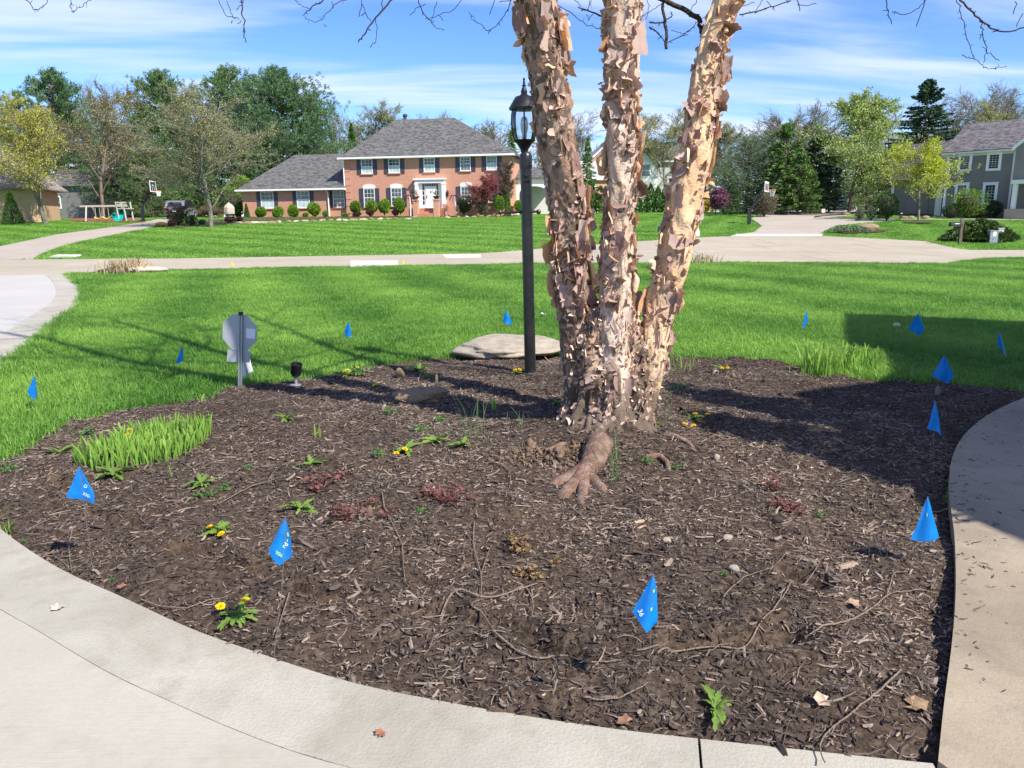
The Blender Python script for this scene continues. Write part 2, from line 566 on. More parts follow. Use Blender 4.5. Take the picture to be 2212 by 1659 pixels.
MAT['pine_dark'] = leafm('dark_pine_needles', (0.07, 0.145, 0.06), (0.19, 0.30, 0.13), .35)
MAT['spruce'] = leafm('spruce_needles', (0.065, 0.14, 0.03), (0.20, 0.32, 0.06), .2)
MAT['spruce_dark'] = leafm('dark_spruce_needles', (0.026, 0.062, 0.032), (0.075, 0.13, 0.058), .2)
MAT['bluegreen'] = leafm('bluegreen_needles', (0.08, 0.135, 0.065), (0.20, 0.28, 0.14), .2)
MAT['arbor'] = leafm('arborvitae_leaf', (0.035, 0.10, 0.018), (0.10, 0.22, 0.03), .25)
MAT['maple_yellow'] = leafm('yellow_maple_bud', (0.40, 0.40, 0.04), (0.62, 0.56, 0.07), .4)
MAT['maple_lime'] = leafm('lime_maple_leaf', (0.46, 0.55, 0.02), (0.74, 0.78, 0.04), .45)
MAT['pear'] = leafm('pear_leaf', (0.24, 0.36, 0.08), (0.52, 0.62, 0.18), .4)
MAT['olive'] = leafm('olive_bud', (0.27, 0.28, 0.10), (0.46, 0.45, 0.17), .35)
MAT['paleleaf'] = leafm('pale_spring_leaf', (0.28, 0.30, 0.10), (0.45, 0.45, 0.18), .4)
MAT['purple'] = leafm('purple_leaf', (0.16, 0.055, 0.10), (0.30, 0.12, 0.20), .35)
MAT['redleaf'] = leafm('red_maple_leaf', (0.20, 0.02, 0.035), (0.42, 0.07, 0.09), .35)
MAT['rust'] = leafm('rust_bud', (0.28, 0.14, 0.07), (0.40, 0.22, 0.11), .35)
MAT['boxwood'] = leafm('boxwood_leaf', (0.09, 0.21, 0.015), (0.27, 0.44, 0.03), .3)
MAT['barberry'] = leafm('barberry_leaf', (0.045, 0.018, 0.022), (0.12, 0.045, 0.045), .2)
MAT['redmound'] = leafm('red_mound_leaf', (0.15, 0.05, 0.045), (0.30, 0.12, 0.09), .25)
MAT['brownbush'] = leafm('brown_bush_twig', (0.13, 0.105, 0.06), (0.26, 0.21, 0.12), .25)
MAT['yew'] = leafm('yew_leaf', (0.018, 0.05, 0.016), (0.07, 0.13, 0.03), .2)
MAT['juniper'] = leafm('juniper_leaf', (0.02, 0.055, 0.02), (0.13, 0.19, 0.03), .2)
MAT['yellowbush'] = leafm('yellow_bloom', (0.60, 0.42, 0.01), (0.8, 0.6, 0.03), .3)
MAT['core'] = plain('shrub_wood_and_shade', (0.035, 0.035, 0.018), .9)  # stem wood, and the dark stand-in for shade inside shrubs



def make_mesh(name, V, F, mats, tint=None, smooth=False, midx=None, grad=None):
    me = bpy.data.meshes.new(name)
    if isinstance(F, np.ndarray):
        V = np.asarray(V, np.float32)
        me.vertices.add(len(V))
        me.vertices.foreach_set('co', V.ravel())
        k = F.shape[1]
        me.loops.add(F.size)
        me.loops.foreach_set('vertex_index', F.astype(np.int32).ravel())
        me.polygons.add(len(F))
        me.polygons.foreach_set('loop_start', np.arange(len(F), dtype=np.int32) * k)
        me.polygons.foreach_set('loop_total', np.full(len(F), k, np.int32))
        me.update(calc_edges=True)
    else:
        me.from_pydata([tuple(v) for v in V], [], [tuple(f) for f in F])
    for m in (mats if isinstance(mats, (list, tuple)) else [mats]):
        me.materials.append(m)
    if midx is not None:
        me.polygons.foreach_set('material_index', np.asarray(midx, np.int32))
    for nm, arr in (('tint', tint), ('grad', grad)):
        if arr is not None:
            a = me.attributes.new(nm, 'FLOAT', 'POINT')
            a.data.foreach_set('value', np.asarray(arr, np.float32))
    if smooth:
        me.polygons.foreach_set('use_smooth', np.ones(len(me.polygons), bool))
    me.update()
    return me


def link(name, me, parent=None, loc=None, rot=None, scale=None):
    o = bpy.data.objects.new(name, me)
    COL.objects.link(o)
    if parent is not None:
        o.parent = parent
    if loc is not None:
        o.location = loc
    if rot is not None:
        o.rotation_euler = rot
    if scale is not None:
        o.scale = scale if isinstance(scale, (tuple, list)) else (scale,) * 3
    return o


def tag(o, label=None, cat=None, group=None, kind=None):
    for k, v in (('label', label), ('category', cat), ('group', group), ('kind', kind)):
        if v:
            o[k] = v
    return o


def thing(name, label, cat, loc=(0, 0, 0), rz=0.0, group=None):
    o = bpy.data.objects.new(name, None)
    COL.objects.link(o)
    o.empty_display_size = 0.1
    o.location = loc
    o.rotation_euler = (0, 0, rz)
    return tag(o, label, cat, group)


def copy_thing(root, loc, rz=0.0, scale=1.0, label=None, group=None):
    r = root.copy()
    COL.objects.link(r)
    r.location, r.rotation_euler = loc, (0, 0, rz)
    r.scale = scale if isinstance(scale, (tuple, list)) else (scale,) * 3
    if label:
        r['label'] = label
    if group:
        r['group'] = group
    for ch in list(root.children):
        c = ch.copy()
        COL.objects.link(c)
        c.parent = r
        for g in ch.children:
            d = g.copy()
            COL.objects.link(d)
            d.parent = c
    return r


class MB:
    def __init__(self):
        self.V, self.F, self.M = [], [], []

    def add(self, V, F, m=0):
        b = len(self.V)
        self.V += [tuple(v) for v in V]
        self.F += [tuple(i + b for i in f) for f in F]
        self.M += [m] * len(F)

    def box(self, x0, x1, y0, y1, z0, z1, m=0):
        self.add([(x0, y0, z0), (x1, y0, z0), (x1, y1, z0), (x0, y1, z0), (x0, y0, z1), (x1, y0, z1), (x1, y1, z1), (x0, y1, z1)],
                 [(0, 3, 2, 1), (4, 5, 6, 7), (0, 1, 5, 4), (1, 2, 6, 5), (2, 3, 7, 6), (3, 0, 4, 7)], m)

    def tube(self, pts, radii, n=8, m=0, cap=True):
        V, F = tube_np(np.array([tuple(p) for p in pts], float), np.array(radii if hasattr(radii, '__len__') else [radii] * len(pts), float), n)
        F = [tuple(f) for f in F]
        if cap:
            F.append(tuple(range(n))[::-1])
            k = len(V) - n
            F.append(tuple(range(k, k + n)))
        self.add(V, F, m)

    def lathe(self, prof, n=20, m=0, c=(0, 0)):
        V, F = [], []
        for r, z in prof:
            for i in range(n):
                a = 2 * math.pi * i / n
                V.append((c[0] + r * math.cos(a), c[1] + r * math.sin(a), z))
        for j in range(len(prof) - 1):
            for i in range(n):
                F.append((j * n + i, j * n + (i + 1) % n, (j + 1) * n + (i + 1) % n, (j + 1) * n + i))
        F.append(tuple(range(n))[::-1])
        F.append(tuple(range((len(prof) - 1) * n, len(prof) * n)))
        self.add(V, F, m)

    def prism(self, poly, axis, a, b, m=0):
        """poly: 2D outline; extruded along axis (0,1,2) from a to b"""
        n = len(poly)

        def mk(p, h):
            v = [p[0], p[1]]
            v.insert(axis, h)
            return tuple(v)
        V = [mk(p, a) for p in poly] + [mk(p, b) for p in poly]
        F = [tuple(range(n)), tuple(range(2 * n - 1, n - 1, -1))] + [(i, i + n, (i + 1) % n + n, (i + 1) % n) for i in range(n)]
        self.add(V, F, m)

    def sphere(self, c, r, n=10, m=0, sx=1, sy=1, sz=1):
        prof = []
        V, F = [], []
        rings = max(4, n // 2)
        for j in range(rings + 1):
            th = math.pi * j / rings
            for i in range(n):
                a = 2 * math.pi * i / n
                V.append((c[0] + sx * r * math.sin(th) * math.cos(a), c[1] + sy * r * math.sin(th) * math.sin(a), c[2] - sz * r * math.cos(th)))
        for j in range(rings):
            for i in range(n):
                F.append((j * n + i, j * n + (i + 1) % n, (j + 1) * n + (i + 1) % n, (j + 1) * n + i))
        self.add(V, F, m)

    def build(self, name, mats, parent=None, loc=None, rot=None, smooth=False, recalc=True):
        me = make_mesh(name, self.V, self.F, mats, midx=self.M)
        if recalc:
            import bmesh
            bm = bmesh.new()
            bm.from_mesh(me)
            bmesh.ops.recalc_face_normals(bm, faces=bm.faces)
            bm.to_mesh(me)
            bm.free()
        if smooth:
            me.polygons.foreach_set('use_smooth', np.ones(len(me.polygons), bool))
            try:
                me.set_sharp_from_angle(angle=R_(42))
            except Exception:
                pass
        return link(name, me, parent, loc, rot)


def tube_np(P_, r, n=4):
    m = len(P_)
    T = np.gradient(P_, axis=0) if m > 2 else np.repeat((P_[1:] - P_[:1]), m, 0)
    T /= (np.linalg.norm(T, axis=1, keepdims=True) + 1e-9)
    up = np.array([0, 0, 1.0]) if abs(T[:, 2]).mean() < .85 else np.array([1.0, 0, 0])
    A = np.cross(T, up)
    A /= (np.linalg.norm(A, axis=1, keepdims=True) + 1e-9)
    B = np.cross(T, A)
    a = np.linspace(0, 2 * np.pi, n, endpoint=False)
    V = P_[:, None, :] + r[:, None, None] * (np.cos(a)[None, :, None] * A[:, None, :] + np.sin(a)[None, :, None] * B[:, None, :])
    V = V.reshape(-1, 3)
    j = np.arange(m - 1)[:, None] * n
    i = np.arange(n)[None, :]
    i2 = (i + 1) % n
    F = np.stack([j + i, j + i2, j + n + i2, j + n + i], -1).reshape(-1, 4)
    return V, F


def join_np(parts):
    Vs, Fs, b = [], [], 0
    for V, F in parts:
        Vs.append(V)
        Fs.append(F + b)
        b += len(V)
    return np.concatenate(Vs), np.concatenate(Fs)


def unit(v):
    return v / (np.linalg.norm(v, axis=-1, keepdims=True) + 1e-9)


def cards(C, D, L, W, rng, tint=None, flat=None):
    """diamond leaf cards: centres C, long axes D, lengths L, widths W"""
    n = len(C)
    D = unit(D)
    A = rng.normal(size=(n, 3)) if flat is None else np.cross(D, flat + rng.normal(size=(n, 3)) * .35)
    A = unit(A - (A * D).sum(1, keepdims=True) * D)
    L = np.broadcast_to(np.asarray(L, float), n)[:, None]
    W = np.broadcast_to(np.asarray(W, float), n)[:, None]
    V = np.stack([C - D * L / 2, C + A * W / 2, C + D * L / 2, C - A * W / 2], 1).reshape(-1, 3)
    F = np.arange(4 * n).reshape(-1, 4)
    tn = rng.random(n) if tint is None else tint
    return V, F, np.repeat(tn, 4)


def scatter(name, protos, pts, rot, scl, var, tint, mat, label, cat=None, kind='stuff'):
    Vs, Fs, gp, grd = [], [], [], []
    b = 0
    for k, (V, F, g) in enumerate(protos):
        Vs.append(V)
        Fs += [tuple(int(i) + b for i in f) for f in F]
        gp += [k + 1] * len(V)
        grd += list(g)
        b += len(V)
    nP = len(pts)
    V = np.concatenate(Vs + [pts])
    me = bpy.data.meshes.new(name)
    me.from_pydata(V.tolist(), [], Fs)
    me.materials.append(mat)

    def fa(nm, typ, arr):
        a = me.attributes.new(nm, typ, 'POINT')
        a.data.foreach_set('vector' if typ == 'FLOAT_VECTOR' else 'value', np.ascontiguousarray(arr).ravel())
    z3 = np.zeros((b, 3), np.float32)
    fa('proto', 'INT', np.concatenate([np.array(gp, np.int32), np.zeros(nP, np.int32)]))
    fa('var', 'INT', np.concatenate([np.full(b, -1, np.int32), var.astype(np.int32)]))
    fa('rot', 'FLOAT_VECTOR', np.concatenate([z3, rot.astype(np.float32)]))
    fa('scl', 'FLOAT_VECTOR', np.concatenate([z3, scl.astype(np.float32)]))
    fa('tint', 'FLOAT', np.concatenate([np.zeros(b, np.float32), tint.astype(np.float32)]))
    fa('grad', 'FLOAT', np.concatenate([np.array(grd, np.float32), np.zeros(nP, np.float32)]))
    o = link(name, me)
    tag(o, label, cat, kind=kind)
    ng = bpy.data.node_groups.new(name + '_nodes', 'GeometryNodeTree')
    ng.interface.new_socket('Geometry', in_out='INPUT', socket_type='NodeSocketGeometry')
    ng.interface.new_socket('Geometry', in_out='OUTPUT', socket_type='NodeSocketGeometry')
    N, L = ng.nodes, ng.links
    gi, go = N.new('NodeGroupInput'), N.new('NodeGroupOutput')
    jn = N.new('GeometryNodeJoinGeometry')

    def na(nm, typ):
        a = N.new('GeometryNodeInputNamedAttribute')
        a.data_type = typ
        a.inputs['Name'].default_value = nm
        return a.outputs['Attribute']

    def eq(sock, val):
        c = N.new('FunctionNodeCompare')
        c.data_type, c.operation = 'INT', 'EQUAL'
        ia = [s for s in c.inputs if s.enabled or s.type == 'INT']
        ints = [s for s in c.inputs if s.type == 'INT']
        L.new(sock, ints[0])
        ints[1].default_value = val
        return c.outputs[0]
    pr, va = na('proto', 'INT'), na('var', 'INT')
    e2r = N.new('FunctionNodeEulerToRotation')
    L.new(na('rot', 'FLOAT_VECTOR'), e2r.inputs[0])
    sc = na('scl', 'FLOAT_VECTOR')
    for k in range(len(protos)):
        s1 = N.new('GeometryNodeSeparateGeometry')
        s1.domain = 'POINT'
        L.new(gi.outputs[0], s1.inputs[0])
        L.new(eq(pr, k + 1), s1.inputs['Selection'])
        s2 = N.new('GeometryNodeSeparateGeometry')
        s2.domain = 'POINT'
        L.new(gi.outputs[0], s2.inputs[0])
        L.new(eq(va, k), s2.inputs['Selection'])
        ip = N.new('GeometryNodeInstanceOnPoints')
        L.new(s2.outputs[0], ip.inputs['Points'])
        L.new(s1.outputs[0], ip.inputs['Instance'])
        L.new(e2r.outputs[0], ip.inputs['Rotation'])
        L.new(sc, ip.inputs['Scale'])
        L.new(ip.outputs[0], jn.inputs[0])
    L.new(jn.outputs[0], go.inputs[0])
    md = o.modifiers.new('scatter', 'NODES')
    md.node_group = ng
    return o


def poly_px(pts):
    return [tuple(P(x, y)[:2]) for x, y in pts]


def inside(poly, X, Y):
    X, Y = np.asarray(X, float), np.asarray(Y, float)
    r = np.zeros(X.shape, bool)
    n = len(poly)
    for i in range(n):
        x0, y0 = poly[i]
        x1, y1 = poly[(i + 1) % n]
        if y0 == y1:
            continue
        c = ((y0 > Y) != (y1 > Y)) & (X < (x1 - x0) * (Y - y0) / (y1 - y0) + x0)
        r ^= c
    return r


def clip_half(poly, a, b, c):
    """keep a*x+b*y<=c"""
    out = []
    n = len(poly)
    for i in range(n):
        p, s = poly[i], poly[(i + 1) % n]
        dp, ds = a * p[0] + b * p[1] - c, a * s[0] + b * s[1] - c
        if dp <= 0:
            out.append(p)
        if (dp < 0 < ds) or (ds < 0 < dp):
            t = dp / (dp - ds)
            out.append((p[0] + t * (s[0] - p[0]), p[1] + t * (s[1] - p[1])))
    return out


def clip_rect(poly, x0, x1, y0, y1):
    for a, b, c in ((1, 0, x1), (-1, 0, -x0), (0, 1, y1), (0, -1, -y0)):
        if len(poly) < 3:
            return []
        poly = clip_half(poly, a, b, c)
    return poly


def area(p):
    return .5 * sum(p[i][0] * p[(i + 1) % len(p)][1] - p[(i + 1) % len(p)][0] * p[i][1] for i in range(len(p)))


def rot2(pts, a):
    c, s = math.cos(a), math.sin(a)
    return [(c * x - s * y, s * x + c * y) for x, y in pts]


def sheet(poly, cell, dz, thick=0.0):
    """grid-clipped terrain-following sheet with a skirt; returns V,F"""
    if area(poly) < 0:
        poly = poly[::-1]
    xs, ys = [p[0] for p in poly], [p[1] for p in poly]
    V, F, idx = [], [], {}

    def vid(p):
        k = (round(p[0], 4), round(p[1], 4))
        if k not in idx:
            idx[k] = len(V)
            V.append((p[0], p[1], tz(*p) + dz))
        return idx[k]
    nx = max(1, int((max(xs) - min(xs)) / cell) + 1)
    ny = max(1, int((max(ys) - min(ys)) / cell) + 1)
    for j in range(ny):
        y0 = min(ys) + j * cell
        row = clip_rect(poly, -1e6, 1e6, y0, y0 + cell)
        if len(row) < 3:
            continue
        for i in range(nx):
            x0 = min(xs) + i * cell
            c = clip_rect(row, x0, x0 + cell, -1e6, 1e6)
            if len(c) < 3 or abs(area(c)) < 1e-6:
                continue
            f = []
            for p in c:
                v = vid(p)
                if not f or f[-1] != v:
                    f.append(v)
            if len(f) > 1 and f[0] == f[-1]:
                f.pop()
            if len(set(f)) == len(f) and len(f) >= 3:
                F.append(tuple(f))
    if thick:
        n = len(poly)
        ring = []
        for i in range(n):
            p, s = poly[i], poly[(i + 1) % n]
            m = max(1, int(math.hypot(s[0] - p[0], s[1] - p[1]) / cell))
            ring += [(p[0] + (s[0] - p[0]) * k / m, p[1] + (s[1] - p[1]) * k / m) for k in range(m)]
        b = len(V)
        for p in ring:
            z = tz(*p) + dz
            V += [(p[0], p[1], z), (p[0], p[1], z - thick)]
        m = len(ring)
        for i in range(m):
            j = (i + 1) % m
            F.append((b + 2 * i + 1, b + 2 * j + 1, b + 2 * j, b + 2 * i))
    return V, F


def paved(name, poly, cell, dz, thick, mat, parent=None, label=None, kind=None):
    V, F = sheet(poly, cell, dz, thick)
    if not F:
        return None
    o = link(name, make_mesh(name, V, F, mat), parent)
    return tag(o, label, None, None, kind)


def smooth_poly(pts, it=2):
    """Chaikin on an open polyline"""
    for _ in range(it):
        o = [pts[0]]
        for a, b in zip(pts, pts[1:]):
            o += [(.75 * a[0] + .25 * b[0], .75 * a[1] + .25 * b[1]), (.25 * a[0] + .75 * b[0], .25 * a[1] + .75 * b[1])]
        o.append(pts[-1])
        pts = o
    return pts


NEAR_EDGE = [(-60, 1085), (0, 1145), (83, 1204), (160, 1247), (248, 1283), (413, 1362), (537, 1405), (661, 1448), (796, 1487), (885, 1503), (990, 1524), (1183, 1557), (1376, 1584), (1592, 1607), (1868, 1637), (2018, 1652)]
BAND_IN = [(-60, 1180), (0, 1222), (54, 1258), (165, 1341), (359, 1422), (537, 1502), (703, 1548), (851, 1585), (989, 1629), (1106, 1650)]
PATH_EDGE = [(2021, 1652), (2034, 1525), (2052, 1402), (2062, 1286), (2060, 1167), (2052, 1110), (2046, 1060), (2051, 993), (2079, 940), (2139, 892), (2212, 860), (2300, 838)]
BED_FAR = [(0, 1006), (46, 972), (102, 944), (170, 910), (248, 892), (340, 873), (418, 864), (458, 853), (482, 838), (526, 832), (619, 824), (673, 817), (748, 806), (820, 785), (892, 778), (982, 771), (1215, 773), (1440, 770), (1597, 776), (1713, 784), (1822, 813), (1915, 817), (2064, 828), (2212, 847), (2300, 838)]

near_w = smooth_poly(poly_px(NEAR_EDGE), 2)
path_w = smooth_poly(poly_px(PATH_EDGE), 2)
far_w = smooth_poly(poly_px(BED_FAR), 1)
corner = near_w[-1]
bed_poly = near_w + path_w[1:] + far_w[::-1] + [(-4.3, 4.95)]


def offset_line(pts, d):
    out = []
    for i, p in enumerate(pts):
        a, b = pts[max(0, i - 1)], pts[min(len(pts) - 1, i + 1)]
        tx, ty = b[0] - a[0], b[1] - a[1]
        l = math.hypot(tx, ty)
        out.append((p[0] + ty / l * d, p[1] - tx / l * d))
    return out


BW = np.linspace(.29, .40, len(near_w))


def offset_var(pts, ds):
    return [offset_line(pts, d)[i] for i, d in enumerate(ds)]


band_in = offset_var(near_w, BW)
near_drive_poly = [(p[0], p[1]) for p in band_in] + [(2.5, 0.9), (2.5, -3.0), (-9, -3.0), (-9, 3.2), (-5.2, 4.0)]

WDRIVE = [(139, 592), (158, 604), (173, 620), (179, 638), (170, 657), (136, 682), (77, 731), (31, 771), (0, 796), (-60, 850)]
wd_w = smooth_poly(poly_px(WDRIVE), 2)
wdrive_poly = wd_w + [(-6.2, 6.0), (-7.5, 4.4), (-16, 4.4), (-34, 14)] + [tuple(P(-700, 603)[:2])]
ROAD_NEAR = [(-700, 600), (-100, 598), (139, 592), (320, 583), (700, 575), (1190, 568), (1480, 566), (1760, 566), (2000, 568), (2042, 568), (2074, 562), (2144, 557), (2212, 555), (2600, 548)]
ROAD_FAR = [(2600, 535), (2212, 540), (2096, 540), (2064, 536), (2000, 521), (1888, 515), (1773, 509.5), (1579, 510), (1480, 514), (1300, 527), (1180, 536), (1100, 543), (1040, 547), (900, 549.5), (700, 553), (400, 558), (71, 560.5), (-100, 561), (-700, 563)]
road_poly = poly_px(ROAD_NEAR) + poly_px(ROAD_FAR)
DRV_L = [(-300, 556), (-100, 561), (71, 560), (80, 552), (100, 543), (124, 534), (170, 521), (217, 512), (309, 494), (340, 487), (365, 481), (396, 473), (425, 468), (425, 464), (371, 470), (309, 480), (216, 494), (124, 506), (0, 532), (-120, 548)]
drvl_poly = poly_px(DRV_L)
DRV_R = [(1773, 509.5), (1579, 510), (1629, 501), (1646, 488), (1632, 478), (1622, 472), (1677, 456), (1760, 448), (1858, 448), (1850, 463), (1792, 470), (1930, 472), (1936, 475), (1872, 480), (1811, 486), (1786, 494), (1775, 502)]
drvr_poly = poly_px(DRV_R)
ISLAND = [(206, 587), (240, 578), (300, 576), (322, 588), (260, 593)]

gx = np.unique(np.concatenate([np.linspace(-420, -60, 26), np.linspace(-60, -12, 61), np.linspace(-12, 12, 81), np.linspace(12, 60, 61), np.linspace(60, 420, 26)]))
gy = np.unique(np.concatenate([np.linspace(-60, 0, 12), np.linspace(0, 14, 57), np.linspace(14, 100, 130), np.linspace(100, 900, 30)]))
GX, GY = np.meshgrid(gx, gy)
GZ = terr(GX, GY) - 0.035 - 0.02 * np.clip((GY - 10) / 30, 0, 1)
inb = inside(bed_poly, GX, GY) | inside(near_drive_poly, GX, GY)
GZ = GZ - np.where(inb, 0.10, 0)
V = np.stack([GX, GY, GZ], -1).reshape(-1, 3)
nxg, nyg = len(gx), len(gy)
i0 = (np.arange(nyg - 1)[:, None] * nxg + np.arange(nxg - 1)[None, :]).ravel()
F = np.stack([i0, i0 + 1, i0 + nxg + 1, i0 + nxg], 1)
tag(link('ground', make_mesh('ground', V, F, MAT['lawn'], smooth=True)), 'green lawn ground running from the mulch bed to the houses', kind='structure')

near_drive = paved('driveway', near_drive_poly, .5, 0.003, .12, MAT['drive_near'], None, 'pale broom-finished concrete driveway in front of the bed', 'structure')
L_ = [0.0]
for a, b in zip(near_w, near_w[1:]):
    L_.append(L_[-1] + math.hypot(b[0] - a[0], b[1] - a[1]))


def along(line, s):
    s = min(max(s, 0), L_[-1])
    for i in range(len(L_) - 1):
        if L_[i + 1] >= s:
            f = (s - L_[i]) / max(1e-9, L_[i + 1] - L_[i])
            return (line[i][0] + f * (line[i + 1][0] - line[i][0]), line[i][1] + f * (line[i + 1][1] - line[i][1]))
    return line[-1]


jp = poly_px([(1534, 1604)])[0]
s_j = min(L_, key=lambda s: math.hypot(along(near_w, s)[0] - jp[0], along(near_w, s)[1] - jp[1]))
cuts = [0.0]
cuts.append(s_j)
cuts.append(L_[-1])
band_lim = offset_var(near_w, BW - .0015)
for a, b in zip(cuts, cuts[1:]):
    m = max(3, int((b - a) / .12))
    ss = [a + .004 + (b - a - .008) * k / m for k in range(m + 1)]
    pl = [along(near_w, s_) for s_ in ss] + [along(band_lim, s_) for s_ in ss][::-1]
    paved('border_panel', pl, .12, 0.004, .14, MAT['band'], near_drive)
walk_poly = path_w + [(6.8, 6.9), (6.8, 0.4), (1.35, 0.4), (1.2, 1.8)]
walk_poly = [p for p in walk_poly]
walk = paved('walkway', [(p[0] + (.006 if i < len(path_w) else 0), p[1]) for i, p in enumerate(walk_poly)], .4, 0.012, .16, MAT['path'], None, 'tan stained concrete walkway curving past the right of the bed', 'structure')

wdrive = paved('white_driveway', wdrive_poly, 1.0, 0.0, .08, MAT['drive_white'], None, 'white concrete driveway meeting the road at far left', 'structure')
bw = offset_line(wd_w, 0.5)
wband = [p for p in wd_w] + bw[::-1]
paved('border_panel', wband, .5, 0.006, .05, MAT['drive_near'], wdrive)
road = paved('road', road_poly, 1.5, -0.016, .05, MAT['joint'], None, 'tan concrete road widening into a turning circle', 'structure')
ra = R_(-3.5)
rp = rot2(road_poly, -ra)
xs, ys = [p[0] for p in rp], [p[1] for p in rp]
wht = [poly_px([(757, 576), (757, 563), (860, 563), (860, 572)]), poly_px([(963, 557), (955, 550), (1038, 549.5), (1040, 556)])]
n_panel = 0
yb0 = 26.4
for j in range(-3, 12):
    ya = yb0 + j * 3.75
    for i in range(-11, 14):
        xa = i * 4.6 + (j % 2) * 1.1
        c = clip_rect(rp, xa + .012, xa + 4.588, ya + .012, ya + 3.738)
        if len(c) < 3 or abs(area(c)) < .25:
            continue
        w = rot2(c, ra)
        if not any(-0.75 * y_ - 3 < x_ < .75 * y_ + 3 for x_, y_ in w):
            continue
        paved('concrete_panel', w, 1.4, 0.0, .03, MAT['road'], road)
        n_panel += 1
for w in wht:
    paved('concrete_panel', w, 1.2, 0.006, .02, MAT['road_white'], road, 'new white concrete patch')
tag(paved('left_driveway', drvl_poly, 1.5, 0.004, .06, MAT['drive_far'], None), 'tan driveway curving up to the brick house garage', kind='structure')
tag(paved('right_driveway', drvr_poly, 1.5, 0.004, .06, MAT['drive_far'], None), 'tan driveway curving up to the grey house', kind='structure')
apron = poly_px([(1579, 510), (1592, 505.5), (1778, 506), (1773, 510)])
tag(paved('driveway_apron', apron, 1.2, 0.012, .04, MAT['road_white'], None), 'white concrete strip where the right driveway meets the road', kind='structure')
fwalk = poly_px([(1925, 474), (1960, 471.5), (2080, 472), (2212, 473.5), (2212, 476), (2080, 474), (1960, 474)])
tag(paved('front_walk', fwalk, 1.5, 0.010, .03, MAT['drive_far'], None), 'thin pale front walk crossing the grey house lawn', kind='structure')

bx0, bx1 = min(p[0] for p in bed_poly) - .1, max(p[0] for p in bed_poly) + .1
by0, by1 = min(p[1] for p in bed_poly) - .1, max(p[1] for p in bed_poly) + .1
cs = 0.024
nbx, nby = int((bx1 - bx0) / cs), int((by1 - by0) / cs)
BX, BY = np.meshgrid(bx0 + np.arange(nbx) * cs, by0 + np.arange(nby) * cs)


def edge_dist(line, X, Y):
    d = np.full(np.shape(X), 1e9)
    for (x0, y0), (x1, y1) in zip(line, line[1:]):
        dx, dy = x1 - x0, y1 - y0
        t_ = np.clip(((X - x0) * dx + (Y - y0) * dy) / (dx * dx + dy * dy + 1e-12), 0, 1)
        d = np.minimum(d, np.hypot(X - x0 - t_ * dx, Y - y0 - t_ * dy))
    return d


def vnoise(X, Y, s, seed=0):
    """smooth value noise, numpy"""
    r = np.random.default_rng(seed)
    tab = r.random((64, 64))
    x, y = X * s + 17.3, Y * s + 5.1
    xi, yi = np.floor(x).astype(int), np.floor(y).astype(int)
    fx, fy = x - xi, y - yi
    fx, fy = fx * fx * (3 - 2 * fx), fy * fy * (3 - 2 * fy)
    g = lambda a, b: tab[a % 64, b % 64]
    return (g(xi, yi) * (1 - fx) + g(xi + 1, yi) * fx) * (1 - fy) + (g(xi, yi + 1) * (1 - fx) + g(xi + 1, yi + 1) * fx) * fy


HOLES = [(poly_px([(380, 1196), (440, 1205), (500, 1225)]), .07, .05), (poly_px([(205, 1112), (235, 1120), (290, 1135), (315, 1145)]), .05, .03),
         (poly_px([(640, 1275), (680, 1285), (720, 1300)]), .07, .045), (poly_px([(800, 1330), (860, 1342), (980, 1325)]), .06, .035),
         (poly_px([(1150, 1400), (1230, 1425)]), .09, .05), (poly_px([(1720, 1255), (1760, 1270)]), .09, .06),
         (poly_px([(1480, 1400), (1560, 1395), (1640, 1385), (1700, 1370)]), .12, .05), (poly_px([(930, 1335), (1040, 1350), (1150, 1390)]), .09, .045), (poly_px([(470, 1215), (560, 1240), (640, 1270)]), .05, .03), (poly_px([(120, 1045), (150, 1062)]), .05, .04),
         (poly_px([(1040, 1095), (1085, 1100)]), .08, .05)]


def bed_z(X, Y):
    z = terr(X, Y)
    dn = edge_dist(near_w, X, Y)
    dp = edge_dist(path_w, X, Y)
    z = z - 0.045 * np.exp(-(dp / .14) ** 2) - 0.022 * np.exp(-(dn / .10) ** 2)
    z = z + .055 * (vnoise(X, Y, 2.2, 1) - .5) + .034 * (vnoise(X, Y, 6.5, 2) - .5) + .012 * (vnoise(X, Y, 16, 3) - .5)
    for ln, w, dpt in HOLES:
        d = edge_dist(ln, X, Y)
        z = z - 1.4 * dpt * np.exp(-(d / w * 2.0 + .5 * (vnoise(X, Y, 14, 12) - .5)) ** 2) + dpt * .45 * np.exp(-((d - w * 1.2) / (w * .6)) ** 2)
    z = z + .14 * np.exp(-(((X - .62) / .60) ** 2 + ((Y - 5.0) / .62) ** 2))
    return z


def bz(x, y):
    return float(bed_z(np.float64(x), np.float64(y)))


